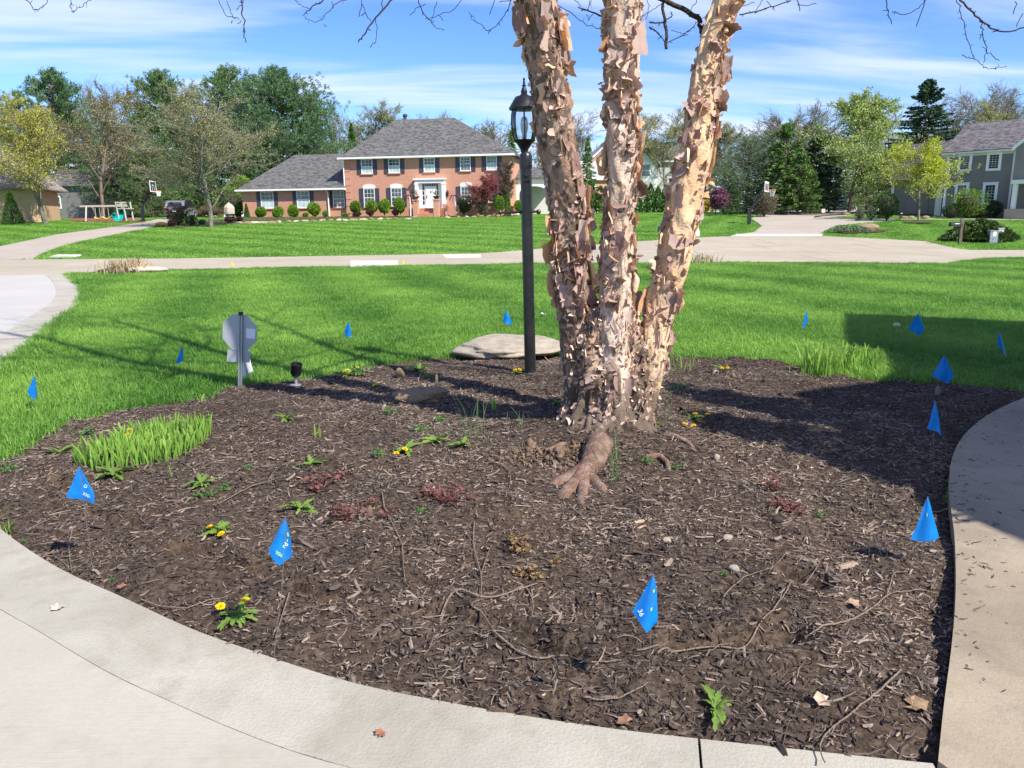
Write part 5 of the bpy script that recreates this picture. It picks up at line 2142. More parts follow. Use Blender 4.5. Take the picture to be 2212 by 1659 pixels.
for k, (x, xw, top, lab) in enumerate(((1857, 24, 448, 'small grey shrub at the corner of the grey garage'), (1882, 22, 446, 'small grey shrub next to the dark round bush'))):
    b, H, W = place(x, 466, 58, top, xw)
    shrub('small_shrub', lab, b, W, H, 58 + k, 'bluegreen', .09, 500, 'ball', 'small shrubs by the grey garage')

box_list = [(228, 815, 88, 90, 'leftmost clipped boxwood below the first garage window'), (355, 824, 82, 112, 'clipped boxwood right of the first garage window'),
            (473, 814, 90, 106, 'clipped boxwood left of the second garage window'), (627, 806, 95, 105, 'large clipped boxwood left of the downspout'),
            (923, 786, 85, 80, 'clipped boxwood below the left ground floor window'), (1033, 796, 88, 104, 'clipped boxwood between the two left ground floor windows'),
            (1132, 790, 85, 102, 'clipped boxwood left of the second ground floor window'), (1248, 786, 88, 106, 'clipped boxwood nearest the front steps')]
protob = None
for i, (x, yb, w, h, lab) in enumerate(box_list):
    X, Yb = z2(x, yb)
    b, H, W = place(X, Yb, RH.O.y + (x - 858) / 1197 * (cr.y - cl.y) - 1.6, z2(x, yb - h)[1], w / 2.989 * K)
    b.z = at(X, Yb, b.y).z
    if protob is None:
        protob = shrub('boxwood', lab, b, 1, 1, 61, 'boxwood', .13, 1500, 'ball', 'boxwoods along the brick house', 'shrub')
        protob.scale = (W, W, H)
    else:
        copy_thing(protob, b, i * 1.3, (W, W, H), lab)
small_list = [(558, 814, 46, 48, 'boxwood', 'small green ball bush left of the large boxwood'), (700, 804, 50, 40, 'boxwood', 'small green ball bush beside the downspout'),
              (848, 812, 50, 42, 'boxwood', 'small green bush left of the brick link wall'),
              (113, 846, 68, 52, 'barberry', 'leftmost dark purple barberry at the garage corner'), (212, 842, 88, 66, 'barberry', 'largest dark purple barberry below the garage window'),
              (320, 836, 62, 44, 'barberry', 'dark purple barberry between two garage boxwoods'), (930, 806, 70, 40, 'barberry', 'dark purple barberry left of the link window'),
              (1027, 799, 55, 38, 'barberry', 'dark purple barberry under the left ground floor window'), (1213, 798, 60, 44, 'barberry', 'dark purple barberry nearest the front steps')]
for i, (x, yb, w, h, mat, lab) in enumerate(small_list):
    X, Yb = z2(x, yb)
    b, H, W = place(X, Yb, RH.O.y + (x - 858) / 1197 * (cr.y - cl.y) - 2.3, z2(x, yb - h)[1], w / 2.989 * K)
    b.z = at(X, Yb, b.y).z
    shrub('boxwood' if mat == 'boxwood' else 'barberry', lab, b, W, H, 70 + i, mat, .10, 700, 'ball', 'small bushes along the brick house')
for i, (x, yb, w, h, mat, shp, lab) in enumerate(((1710, 788, 118, 112, 'yew', 'ball', 'large dark green bush right of the front steps'), (1975, 768, 92, 85, 'boxwood', 'ball', 'green bush near the right corner of the brick house'),
                                                   (1850, 795, 110, 100, 'brownbush', 'ball', 'brown twiggy bush under the red-leaved tree'), (2035, 768, 52, 120, 'spruce', 'cone', 'dark narrow conifer at the right corner of the brick house'),
                                                   (130, 820, 52, 125, 'arbor', 'cone', 'narrow cone evergreen at the left garage corner'), (2110, 770, 60, 60, 'boxwood', 'ball', 'green bush beside the sun porch'))):
    X, Yb = z2(x, yb)
    b, H, W = place(X, Yb, RH.O.y + (x - 858) / 1197 * (cr.y - cl.y) - 1.7, z2(x, yb - h)[1], w / 2.989 * K)
    b.z = at(X, Yb, b.y).z
    shrub('foundation_shrub', lab, b, W, H, 80 + i, mat, .12, 1300, shp, 'foundation planting of the brick house')
X, Yb = z2(1850, 790)
b, H, W = place(X, Yb, RH.O.y - 4.5, z2(1850, 492)[1], 225 / 2.989 * K)
b.z = at(X, Yb, b.y).z
decid('red_maple', 'small red-leaved maple before the right ground floor windows', b, H, W, 107, CFG_MAPLE, 'bark_brown', 'redleaf', .07, .011, 3, .12)
for x, lab in ((1322, 'weeping dwarf tree with white trunk left of the front steps'), (1650, 'weeping dwarf tree with white trunk right of the front steps')):
    X, Yb = z2(x, 785)
    p_ = at(X, Yb, RH.O.y - 4.2)
    t_ = thing('weeping_tree', lab, 'tree', p_, 0, 'weeping trees beside the front steps')
    mb = MB()
    hh = at(*z2(x, 655), p_.y).z - p_.z
    mb.tube([(0, 0, -.2), (.04, 0, hh * .5), (-.05, 0, hh)], [.06, .055, .045], 8)
    mb.build('trunk', MAT['offwhite'], t_)
    tw = []
    rg = np.random.default_rng(x)
    for k in range(26):
        a, L = rg.uniform(0, 6.28), rg.uniform(.5, .85)
        s_ = np.linspace(0, 1, 6)
        tw.append(tube_np(np.stack([-.05 + L * s_ * math.cos(a), L * s_ * math.sin(a), hh + .25 * np.sin(s_ * 2.2) - .55 * s_ ** 2.2 * rg.uniform(.6, 1.4)], 1), np.full(6, .014), 3))
    V, F = join_np(tw)
    link('branches', make_mesh('branches', V, F, MAT['purple'], rg.random(len(V))), t_)
for x, Y, top, xw, sd, lab, kind in ((250, 90, 250, 110, 401, 'mid-height pine behind the swing set', 0), (330, 88, 210, 110, 402, 'pine filling the gap left of the olive maple', 0),
                                     (440, 90, 250, 120, 403, 'pine behind the olive maple crown', 0), (690, 98, 200, 80, 404, 'pine at the right flank of the biggest pine', 0),
                                     (1560, 86, 360, 90, 405, 'low evergreen left of the blue-green group', 1), (1810, 84, 300, 110, 406, 'dark evergreen behind the pear tree trunk', 1),
                                     (1870, 88, 320, 100, 407, 'evergreen behind the grey garage roof', 1)):
    b, H, W = place(x, 466, Y, top, xw)
    conifer_pine('pine_tree' if kind == 0 else 'evergreen_tree', lab, b, H, W * 1.3, sd, 'pine' if kind == 0 else 'spruce', 'white pines on the left' if kind == 0 else 'evergreens by the right driveway', .0, 1.1, ragged=.3)
for x, Y, top, xw, sd, lab in ((2010, 118, 205, 120, 411, 'grey bare tree just right of the dark spruce top'), (2180, 120, 195, 140, 412, 'second bare tree over the grey house roof'),
                               (1640, 122, 260, 120, 413, 'olive bare tree behind the blue-green evergreens'), (1540, 116, 290, 90, 414, 'low bare tree right of the third birch stem'),
                               (860, 134, 245, 120, 415, 'wide bare tree touching the left end of the brick house ridge'), (1075, 132, 268, 100, 416, 'bare tree left of the lamp lantern')):
    b, H, W = place(x, 466, Y, top, xw)
    decid('bare_tree', lab, b, H, W * 1.25, sd, CFG_BARE, 'bark_grey', 'brownbush', .2, .026, 1, .22, 'leafless trees beyond the houses')
for gx_, h_, lab in ((P(1462, 842), 4.6, 'unseen narrow spruce beyond the walkway, placed to cast the upper point of shade'), (P(1500, 905), 4.2, 'unseen narrow spruce beyond the walkway, placed to cast the lower point of shade')):
    bx_, by_ = back(gx_, h_)  # unseen trees set back along the sun from their shade tips
    conifer_spruce('spruce_tree', lab, (bx_, by_, tz(bx_, by_)), h_, 1.9, int(h_ * 10), 'spruce', 'spruces beside the near house', .2, .8)
b = RH.O + RH.d * (W_ - .55) + RH.b * -.35
decid('vine', 'bare brown vine climbing the right corner of the brick house', (b.x, b.y, RZ), 5.0, 1.5, 108, CFG_OVAL, 'rust_bark' if 'rust_bark' in MAT else 'bark_brown', None, .04, .014)

rg = np.random.default_rng(90)
proto_st = []
for k in range(5):
    V_, F_ = [], []
    import bmesh
    bm = bmesh.new()
    bmesh.ops.create_icosphere(bm, subdivisions=2, radius=1)
    for v in bm.verts:
        nz = mnoise.noise(v.co * 1.3 + Vector((k * 7.1, 0, 0)))
        v.co *= 1 + .32 * nz
    me = bpy.data.meshes.new('stone')
    bm.to_mesh(me)
    bm.free()
    me.materials.append(MAT[('rock', 'rock_tan', 'rock_pale')[k % 3]])
    proto_st.append(me)
places = ['below the garage windows', 'left of the front steps', 'right of the front steps', 'below the red-leaved tree']
for k in range(34):
    x = 60 + k * (2080 - 60) / 33
    yb = 846 - (x - 60) * .028
    if 1390 < x < 1560:
        continue
    X, Yb = z2(x + rg.normal(0, 8), yb + rg.normal(0, 2))
    p_ = P(X, Yb + 2)
    if p_.y > 78 or p_.y < 60:
        p_ = at(X, Yb, 70)
        p_.z = tz(p_.x, p_.y)
    o = link('edging_stone', proto_st[k % 5], None, p_, (rg.uniform(0, .4), 0, rg.uniform(0, 6)), (rg.uniform(.2, .55), rg.uniform(.2, .35), rg.uniform(.08, .18)))
    pl_ = places[0] if x < 860 else places[1] if x < 1390 else places[2] if x < 1720 else places[3]
    tag(o, 'pale edging stone of the house bed ' + pl_, 'stone', 'edging stones ' + pl_)
fb = [z2(40, 852), z2(400, 838), z2(860, 822), z2(1390, 806), z2(2110, 795)]
line = [P(*p_) for p_ in fb]
line = [(p_.x, min(p_.y, RH.O.y - 2.6)) for p_ in line]
back_ = [(cr.x + .5, cr.y - .2), (cl.x - 11, cl.y + 1.2)]
tag(paved('house_bed', line + back_, 1.5, .012, 0, MAT['mulch_soil']), 'dark mulch of the planting bed along the brick house', kind='structure')
gb = [P(*p_)[:2] for p_ in ((330, 489), (365, 492), (420, 490), (478, 486), (520, 480), (520, 474), (470, 474), (420, 478), (360, 484))]
tag(paved('garden_bed', [tuple(p_) for p_ in gb], 1.0, .014, 0, MAT['mulch_soil']), 'dark mulch bed beside the left driveway', kind='structure')
for i, (x, yb, top, xw, mat, shp, lab) in enumerate(((348, 490, 480, 26, 'brownbush', 'ball', 'low brown shrub at the tip of the driveway bed'), (384, 488, 458, 34, 'yew', 'ball', 'dark shrub in the driveway bed below the parked car'),
                                                     (413, 488, 466, 26, 'yew', 'ball', 'dark rounded shrub left of the olive maple trunk'), (372, 490, 473, 18, 'barberry', 'ball', 'small dark shrub in front of the driveway bed'),
                                                     (457, 470, 442, 62, 'redmound', 'ball', 'mounded red-brown maple bush right of the parked car'), (497, 481, 467, 26, 'barberry', 'ball', 'purple barberry right of the olive maple trunk'),
                                                     (517, 479, 469, 18, 'barberry', 'ball', 'small purple barberry beside the pale stone lantern'), (437, 486, 474, 16, 'bluegreen', 'ball', 'small blue-green shrub by the driveway edge'))):
    b, H, W = place(x, yb, None, top, xw)
    shrub('garden_shrub', lab, b, W, H, 120 + i, mat, .10, 800, shp, 'shrubs in the driveway bed')
b, H, W = place(384, 488, None, 436, 44)
decid('twiggy_shrub', 'thin leafless bush rising from the driveway bed', b, H, W, 109, CFG_BARE, 'bark_brown', 'rust', .03, .010, 1, .09)
rg = np.random.default_rng(77)
tw, C = [], []
for k in range(420):
    x, y = rg.uniform(-190, 190), rg.uniform(165, 215)
    h = rg.uniform(5, 9.5)
    z0 = tz(x, y)
    for j in range(5):
        a = rg.uniform(0, 6.28)
        e = np.array([x + math.cos(a) * h * .25, y + math.sin(a) * h * .25, z0 + h * rg.uniform(.6, 1)])
        tw.append(tube_np(np.array([[x, y, z0 - .5], [(x + e[0]) / 2, (y + e[1]) / 2, z0 + h * .5], e]), np.array([.10, .07, .03]), 3))
    m = 40
    C.append(np.array([x, y, z0 + h * .55]) + rg.normal(0, 1, (m, 3)) * [h * .22, h * .22, h * .24])
V, F = join_np(tw)
C = np.concatenate(C)
V2, F2, tn = cards(C, rg.normal(size=C.shape), .9, .5, rg)
wd = link('treeline', make_mesh('treeline', np.concatenate([V, V2]), np.concatenate([F, F2 + len(V)]), [MAT['bark_grey'], MAT['brownbush']],
          np.concatenate([rg.random(len(V)), tn]), midx=np.concatenate([np.zeros(len(F)), np.ones(len(F2))])))
tag(wd, 'far hazy brown treeline behind the houses', kind='stuff')

FWD = np.array(CAM_R @ Vector((0, 0, -1)))
BASE = PB(1309, 940)
birch = thing('birch_tree', 'three-stemmed river birch with peeling papery bark in the mulch bed', 'tree', (BASE.x, BASE.y + .3, 0))
BO = np.array([BASE.x, BASE.y + .3, 0.0])
STEMS = {
    'left': (BASE.y + .36, [(0, 1111, 1208), (101, 1129, 1220), (202, 1142, 1229), (304, 1154, 1247), (405, 1178, 1268), (506, 1187, 1275), (637, 1196, 1284), (775, 1209, 1284), (880, 1219, 1290), (960, 1225, 1295)], -.30),
    'mid': (BASE.y + .16, [(0, 1307, 1393), (101, 1303, 1386), (202, 1305, 1379), (304, 1305, 1382), (405, 1305, 1381), (506, 1294, 1372), (637, 1288, 1371), (775, 1284, 1366), (880, 1284, 1368), (960, 1280, 1370)], .05),
    'right': (BASE.y + .28, [(0, 1540, 1605), (101, 1505, 1570), (202, 1481, 1556), (304, 1466, 1547), (405, 1440, 1526), (506, 1425, 1503), (570, 1412, 1494), (637, 1392, 1464), (775, 1371, 1442), (880, 1352, 1420), (960, 1335, 1408)], .12),
}


def stem_path(key):
    Y0, rows, yl = STEMS[key]
    c, r_ = [], []
    for y, xl, xr in rows[::-1]:
        f = (960 - y) / 960
        Y = Y0 + yl * f
        p_ = np.array(at((xl + xr) / 2, y, Y))
        dep = (p_ - [0, 0, CAM_H]).dot(FWD)
        c.append(p_)
        r_.append((xr - xl) / 2 / FPX * dep * .84)
    c, r_ = np.array(c), np.array(r_)
    d = c[-1] - c[-3]
    d /= np.linalg.norm(d)
    n_up = 8
    for k in range(n_up):
        d = d + np.array([0, .03, .06]) + RNG.normal(0, .035, 3)
        d /= np.linalg.norm(d)
        c = np.vstack([c, c[-1] + d * .78])
        r_ = np.append(r_, r_[-1] * .86)
    L = np.concatenate([[0], np.cumsum(np.linalg.norm(np.diff(c, axis=0), axis=1))])
    s = np.arange(0, L[-1], .02 if True else .03)
    C = np.stack([np.interp(s, L, c[:, i]) for i in range(3)], 1)
    R = np.interp(s, L, r_)
    ker = np.ones(13) / 13
    for i in range(3):
        C[:, i] = np.convolve(np.pad(C[:, i], 6, mode='edge'), ker, 'valid')
    R = np.convolve(np.pad(R, 6, mode='edge'), ker, 'valid')
    return C, R


def bark_surface(C, R, seed, nseg=76, rough=1.0):
    T = np.gradient(C, axis=0)
    T = unit(T)
    A = unit(np.cross(T, np.array([0, 1.0, 0])))          # to the right of the picture
    B = np.cross(T, A)
    a = np.linspace(0, 2 * np.pi, nseg, endpoint=False)
    n = len(C)
    V = np.zeros((n, nseg, 3))
    zz = np.arange(n) * .02
    AA, ZZ = np.meshgrid(a, zz)
    rr = np.repeat(R[:, None], nseg, 1)
    X3 = np.cos(AA) * .16
    Y3 = np.sin(AA) * .16
    h1 = vnoise(X3 * 1 + 9 + seed, ZZ * .55 + Y3 * 3, 7, seed) - .5
    h2 = vnoise(X3 + Y3 * 1.7 + 3, ZZ * .8 + Y3 * 2, 21, seed + 1) - .5
    h3 = vnoise(AA * .16 + 5, ZZ, 45, seed + 2) - .5
    pl = np.floor((h1 + .5 + .35 * h2) * 6) / 6
    disp = (.016 * (pl - .5) + .013 * h1 + .010 * h2 + .006 * h3) * rough
    return T, A, B, a, rr + disp


stem_objs, stem_data = {}, {}
for i, key in enumerate(('left', 'mid', 'right')):
    C, R = stem_path(key)
    T, A, B, a, rr = bark_surface(C, R, 31 + i * 7)
    V = C[:, None, :] + rr[..., None] * (np.cos(a)[None, :, None] * A[:, None, :] + np.sin(a)[None, :, None] * B[:, None, :])
    n, m = rr.shape
    j = np.arange(n - 1)[:, None] * m
    k = np.arange(m)[None, :]
    F = np.stack([j + k, j + (k + 1) % m, j + m + (k + 1) % m, j + m + k], -1).reshape(-1, 4)[:, ::-1]
    o = link('trunk', make_mesh('trunk', V.reshape(-1, 3) - BO, F, MAT['birch_' + key], smooth=True), birch)
    o['label'] = {'left': 'left stem, brownish with shade painted in, and shaggy', 'mid': 'middle stem, cream and shaggy', 'right': 'right stem, peach and leaning right'}[key]
    stem_objs[key], stem_data[key] = o, (C, R, T, A, B)

nz_, ns_ = 44, 110
zf = np.linspace(-.06, .74, nz_)
FY = BASE.y + .27
cx0 = at(1309, 930, FY)
ft = np.zeros((nz_, ns_, 3))
th = np.linspace(0, 2 * np.pi, ns_, endpoint=False)
gz0 = BASE.z
for i_, z_ in enumerate(zf):
    f = min(1, max(0, z_ - .34) / .40)
    rx = .252 - .090 * f + .055 * max(0, 1 - z_ / .16) ** 2
    ry = .190 - .060 * f + .10 * max(0, 1 - z_ / .16) ** 2
    lob = .022 * np.cos(3 * th + .8) + .014 * np.cos(5 * th + 2.0) + .012 * np.cos(9 * th)
    nn = .030 * (vnoise(np.cos(th) * 1.2 + 4, np.sin(th) * 1.2 + z_ * 2.2, 5, 61) - .5) * 2 + .022 * (vnoise(th * 1.3 + 2, np.full(ns_, z_ * .7), 9, 62) - .5) * 2
    nn = nn + .014 * (vnoise(th * 2.2, np.full(ns_, z_ * 3), 14, 63) - .5) * 2
    ft[i_, :, 0] = cx0.x - .012 + (rx + lob + nn) * np.cos(th)
    ft[i_, :, 1] = FY + (ry + lob + nn) * np.sin(th)
    ft[i_, :, 2] = gz0 + z_
j = np.arange(nz_ - 1)[:, None] * ns_
k = np.arange(ns_)[None, :]
F = np.stack([j + k, j + (k + 1) % ns_, j + ns_ + (k + 1) % ns_, j + ns_ + k], -1).reshape(-1, 4)
V = ft.reshape(-1, 3)
cap = np.array([[cx0.x, FY, gz0 + .77]])
Fl = [tuple(f) for f in F] + [((nz_ - 1) * ns_ + q_, (nz_ - 1) * ns_ + (q_ + 1) % ns_, nz_ * ns_) for q_ in range(ns_)]
foot = link('root_flare', make_mesh('root_flare', np.vstack([V, cap]) - BO, Fl, MAT['birch_left'], smooth=True), birch)
foot['label'] = 'dark shaggy foot where the three stems join'

for tipx, tipy, r0, lab in ((1184, 1044, .050, 'leftmost toe of the exposed root'), (1204, 1078, .052, 'broad pink toe of the exposed root'), (1256, 1090, .036, 'straight middle toe of the exposed root'), (1312, 1062, .040, 'right toe of the exposed root')):
    a_, b_ = PB(1296, 972), PB(tipx, tipy)
    rg = np.random.default_rng(tipx)
    s = np.linspace(0, 1, 40)
    path = np.array(a_)[None] * (1 - s[:, None]) + np.array(b_)[None] * s[:, None]
    side = np.array([-(b_.y - a_.y), b_.x - a_.x, 0])
    path += side[None] * ({1184: .16, 1204: .05, 1256: -.04, 1312: -.16}[tipx] * np.sin(s * 3.1))[:, None]
    gz = bed_z(path[:, 0], path[:, 1])
    rad = r0 * (1.55 - .80 * s) * np.clip((1.06 - s) / .10, .25, 1)
    path[:, 2] = gz + .03 * (1 - s) ** 1.6 - rad * .15 * (1 - s ** 6) - rad * 1.0 * s ** 8
    Vt, Ft = tube_np(path, rad, 18)
    nn = np.array([mnoise.noise(Vector(v * 16)) for v in Vt]) * .5 + np.array([mnoise.noise(Vector(v * 45)) for v in Vt]) * .3
    cen = np.repeat(path, 18, 0)
    Vt = cen + (Vt - cen) * (1 + .42 * nn)[:, None]
    o = link('root', make_mesh('root', Vt - BO, Ft, MAT['root'], smooth=True), birch)
    o['label'] = lab
for pts, r0 in (([(1395, 985), (1425, 990), (1440, 1003), (1446, 1018)], .022), ([(1430, 940), (1455, 945), (1482, 958), (1500, 967)], .020), ([(1225, 965), (1190, 975), (1150, 985)], .02)):
    pw = np.array([PB(*p_) for p_ in pts])
    s = np.linspace(0, len(pw) - 1, 14)
    path = np.stack([np.interp(s, np.arange(len(pw)), pw[:, i]) for i in range(3)], 1)
    path[:, 2] += .012 - .03 * np.linspace(-1, 1, 14) ** 4
    Vt, Ft = tube_np(path, np.linspace(r0, r0 * .6, 14), 10)
    link('root', make_mesh('root', Vt - BO, Ft, MAT['root'], smooth=True), birch)


def flake_mesh(rng, kind):
    nu, nv = 7, 8
    u = np.linspace(-.5, .5, nu)
    v = np.linspace(0, 1, nv)
    if kind == 0:       # lifted plate
        a0, a1 = rng.uniform(.06, .30), rng.uniform(.2, .9)
    elif kind == 1:     # curl
        a0, a1 = rng.uniform(.08, .32), rng.uniform(1.2, 3.0)
    else:               # stands out
        a0, a1 = rng.uniform(.7, 1.2), rng.uniform(-.4, 1.0)
    ang = a0 + a1 * v ** 1.3
    y = np.concatenate([[0], np.cumsum(np.cos(ang[:-1]) / (nv - 1))])
    z = np.concatenate([[0], np.cumsum(np.sin(ang[:-1]) / (nv - 1))])
    V = np.zeros((nv, nu, 3))
    wl_ = 1 + .16 * np.sin(v * rng.uniform(2, 5) + rng.uniform(0, 6)) + rng.normal(0, .035, nv)
    wr_ = 1 + .16 * np.sin(v * rng.uniform(2, 5) + rng.uniform(0, 6)) + rng.normal(0, .035, nv)
    taper = 1 - rng.uniform(-.1, .35) * v ** 2
    ext = 1 + .18 * np.sin(u * rng.uniform(2, 6) + rng.uniform(0, 6)) + rng.normal(0, .04, nu)
    sk = rng.normal(0, .12)
    for i in range(nv):
        w = np.where(u < 0, wl_[i], wr_[i]) * taper[i]
        V[i, :, 0] = u * w + sk * v[i]
        V[i, :, 1] = y[i] * (1 + (ext - 1) * v[i])
        V[i, :, 2] = z[i] * (1 + (ext - 1) * v[i]) + rng.normal(0, .018, nu) + .10 * np.sin(u * 5 + rng.uniform(0, 6)) * v[i] * .4
    j = np.arange(nv - 1)[:, None] * nu
    k = np.arange(nu - 1)[None, :]
    F = np.stack([j + k, j + k + 1, j + nu + k + 1, j + nu + k], -1).reshape(-1, 4)
    return V.reshape(-1, 3), F


rg = np.random.default_rng(404)
FL = []
for k in range(42):
    V, F = flake_mesh(rg, rg.choice([0, 1, 2], p=[.44, .50, .06]))
    FL.append((V, F, rg.random()))
fl_mesh = [make_mesh('bark_flake', V, F, MAT['flake'], np.full(len(V), t_), smooth=True) for V, F, t_ in FL]
cand = []
for key in ('left', 'mid', 'right'):
    C, R, T, A, B = stem_data[key]
    n = len(C)
    top = int(np.argmax(C[:, 2] > 3.3)) if (C[:, 2] > 3.3).any() else n
    NF = {'left': 1500, 'mid': 1250, 'right': 950}[key]
    dz = rg.random(NF)
    for q_ in range(NF):
        i = min(int(dz[q_] * top), n - 2)
        if C[i, 2] < gz0 + .12:
            continue
        ph = rg.uniform(0, 2 * math.pi)
        dens_ = vnoise(np.array([math.cos(ph) * .4 + 5]), np.array([C[i, 2] * .9 + ph * .05]), 3.2, 71 + len(key))[0]
        if rg.random() > np.clip(.05 + (dens_ - .38) * 3.4, .05, 1):
            continue
        nrm = math.cos(ph) * A[i] + math.sin(ph) * B[i]
        S_ = np.cross(T[i], nrm)
        p_ = C[i] + nrm * (R[i] + .003)
        r1 = rg.random()
        if r1 < .52:
            al = rg.choice([0, math.pi]) + rg.normal(0, .35)
        elif r1 < .84:
            al = -math.pi / 2 + rg.normal(0, .45)
        else:
            al = math.pi / 2 + rg.normal(0, .5)
        G = math.cos(al) * S_ + math.sin(al) * T[i]
        E = np.cross(G, nrm)
        big = rg.random() < .22
        w = rg.lognormal(-3.12, .40) * (1.75 if big else 1)
        L = rg.lognormal(-3.28, .38) * (1.6 if big else 1)
        if r1 < .52:
            w *= 1.75
            L *= 1.1
        low = C[i, 2] < gz0 + .75
        if low:
            w, L = w * .62, L * .62
        w, L = min(w, .16), min(L, .085)
        var_ = rg.integers(0, len(FL))
        face = nrm.dot(unit(np.array([0, 0, CAM_H]) - p_))
        vis = (face > -.35) and p_[2] < 3.0
        cand.append((w * L * (1 if vis else .001), key, p_, E, G, nrm, w, L, var_, low))
for key in ('left', 'mid', 'right'):
    C, R, T, A, B = stem_data[key]
    top = int(np.argmax(C[:, 2] > 3.2))
    for q_ in range({'left': 1900, 'mid': 1500, 'right': 1000}[key]):
        i = min(int(rg.random() * top), len(C) - 2)
        if C[i, 2] < gz0 + .1:
            continue
        ph = rg.uniform(0, 2 * math.pi)
        nrm = math.cos(ph) * A[i] + math.sin(ph) * B[i]
        if nrm[1] > .55 or vnoise(np.array([math.cos(ph) * .5 + 3]), np.array([C[i, 2] + math.sin(ph) * .2]), 4.6, 91)[0] < .50 + .15 * rg.random():
            continue
        S_ = np.cross(T[i], nrm)
        al = rg.choice([0, math.pi, -math.pi / 2, math.pi / 2], p=[.3, .3, .25, .15]) + rg.normal(0, .4)
        G = math.cos(al) * S_ + math.sin(al) * T[i]
        cand.append((1e-8, key, C[i] + nrm * (R[i] + .001), np.cross(G, nrm), G, nrm, rg.uniform(.012, .042), rg.uniform(.010, .030), rg.integers(0, len(FL)), False))
for q_ in range(1300):
    i_, k_ = rg.integers(4, nz_ - 1), rg.integers(0, ns_)
    p_ = ft[i_, k_]
    nrm = unit(np.array([math.cos(th[k_]) , math.sin(th[k_]), .1]))
    Tz = np.array([0, 0, 1.0])
    S_ = unit(np.cross(Tz, nrm))
    al = rg.uniform(0, 6.28)
    G = math.cos(al) * S_ + math.sin(al) * Tz
    cand.append((1e-9, 'foot', p_, np.cross(G, nrm), G, nrm, rg.uniform(.02, .055), rg.uniform(.015, .04), rg.integers(0, len(FL)), True))
cand.sort(key=lambda c: -c[0])
rest = {}
for q_, (s_, key, p_, E, G, N_, w, L, var_, low) in enumerate(cand):
    M = np.stack([E * w, G * L, N_ * L], 1)
    if q_ < 300:
        o = link('bark_flake', fl_mesh[var_], stem_objs[key])
        m4 = Matrix([[*M[0], (p_ - BO)[0]], [*M[1], (p_ - BO)[1]], [*M[2], (p_ - BO)[2]], [0, 0, 0, 1]])
        o.matrix_local = m4
    else:
        V, F, t_ = FL[var_]
        t2 = rg.random()
        if low or (key == 'left' and rg.random() < .32):
            t2 = .70 + .3 * rg.random()
        rest.setdefault(key, []).append((V @ M.T + p_ - BO, F, np.full(len(V), t2)))
for key, lst in rest.items():
    V, F = join_np([(a, b) for a, b, c in lst])
    o = link('bark_scales', make_mesh('bark_scales', V, F, MAT['flake'], np.concatenate([c for a, b, c in lst]), smooth=True), stem_objs[key] if key != 'foot' else foot)
    o['kind'] = 'stuff'

rg = np.random.default_rng(55)
CFG_B = dict(seg=[7, 5, 4], n=[7, 6, 0], t0=[.15, .15, 0], ang=[.7, .7, .6], len=[.5, .5, .5], rr=[.5, .55, .5], up=[.03, .0, -.05], wob=[.11, .16, .2], shape=[.3, .3, .3], taper=.75)
boughs = []
for key in ('left', 'mid', 'right'):
    C, R, T, A, B = stem_data[key]
    idx = [i for i in range(len(C)) if C[i, 2] > 3.5]
    br, tw = [], []
    for k in range(8):
        i = idx[int((k + .3) / 8 * (len(idx) - 1))]
        az = k * 2.4 + {'left': 2.6, 'mid': .9, 'right': -.5}[key]
        d = unit(np.array([math.cos(az), math.sin(az) * .8, .42]))
        out = []
        grow(out, rg, C[i], d, rg.uniform(1.9, 3.2), .030 * (1 - .05 * k), 0, CFG_B)
        for lvl, pts, rad in out:
            (br if lvl == 0 else tw).append(tube_np(pts, np.maximum(rad, .003), 6 if lvl == 0 else 4))
            if lvl <= 1:
                boughs.append(pts)
    V, F = join_np(br)
    link('bough', make_mesh('bough', V - BO, F, MAT['twig'], smooth=True), birch)
    V, F = join_np(tw)
    o = link('crown_twigs', make_mesh('crown_twigs', V - BO, F, MAT['twig']), birch)
    o['kind'] = 'stuff'
bpts = np.concatenate(boughs)

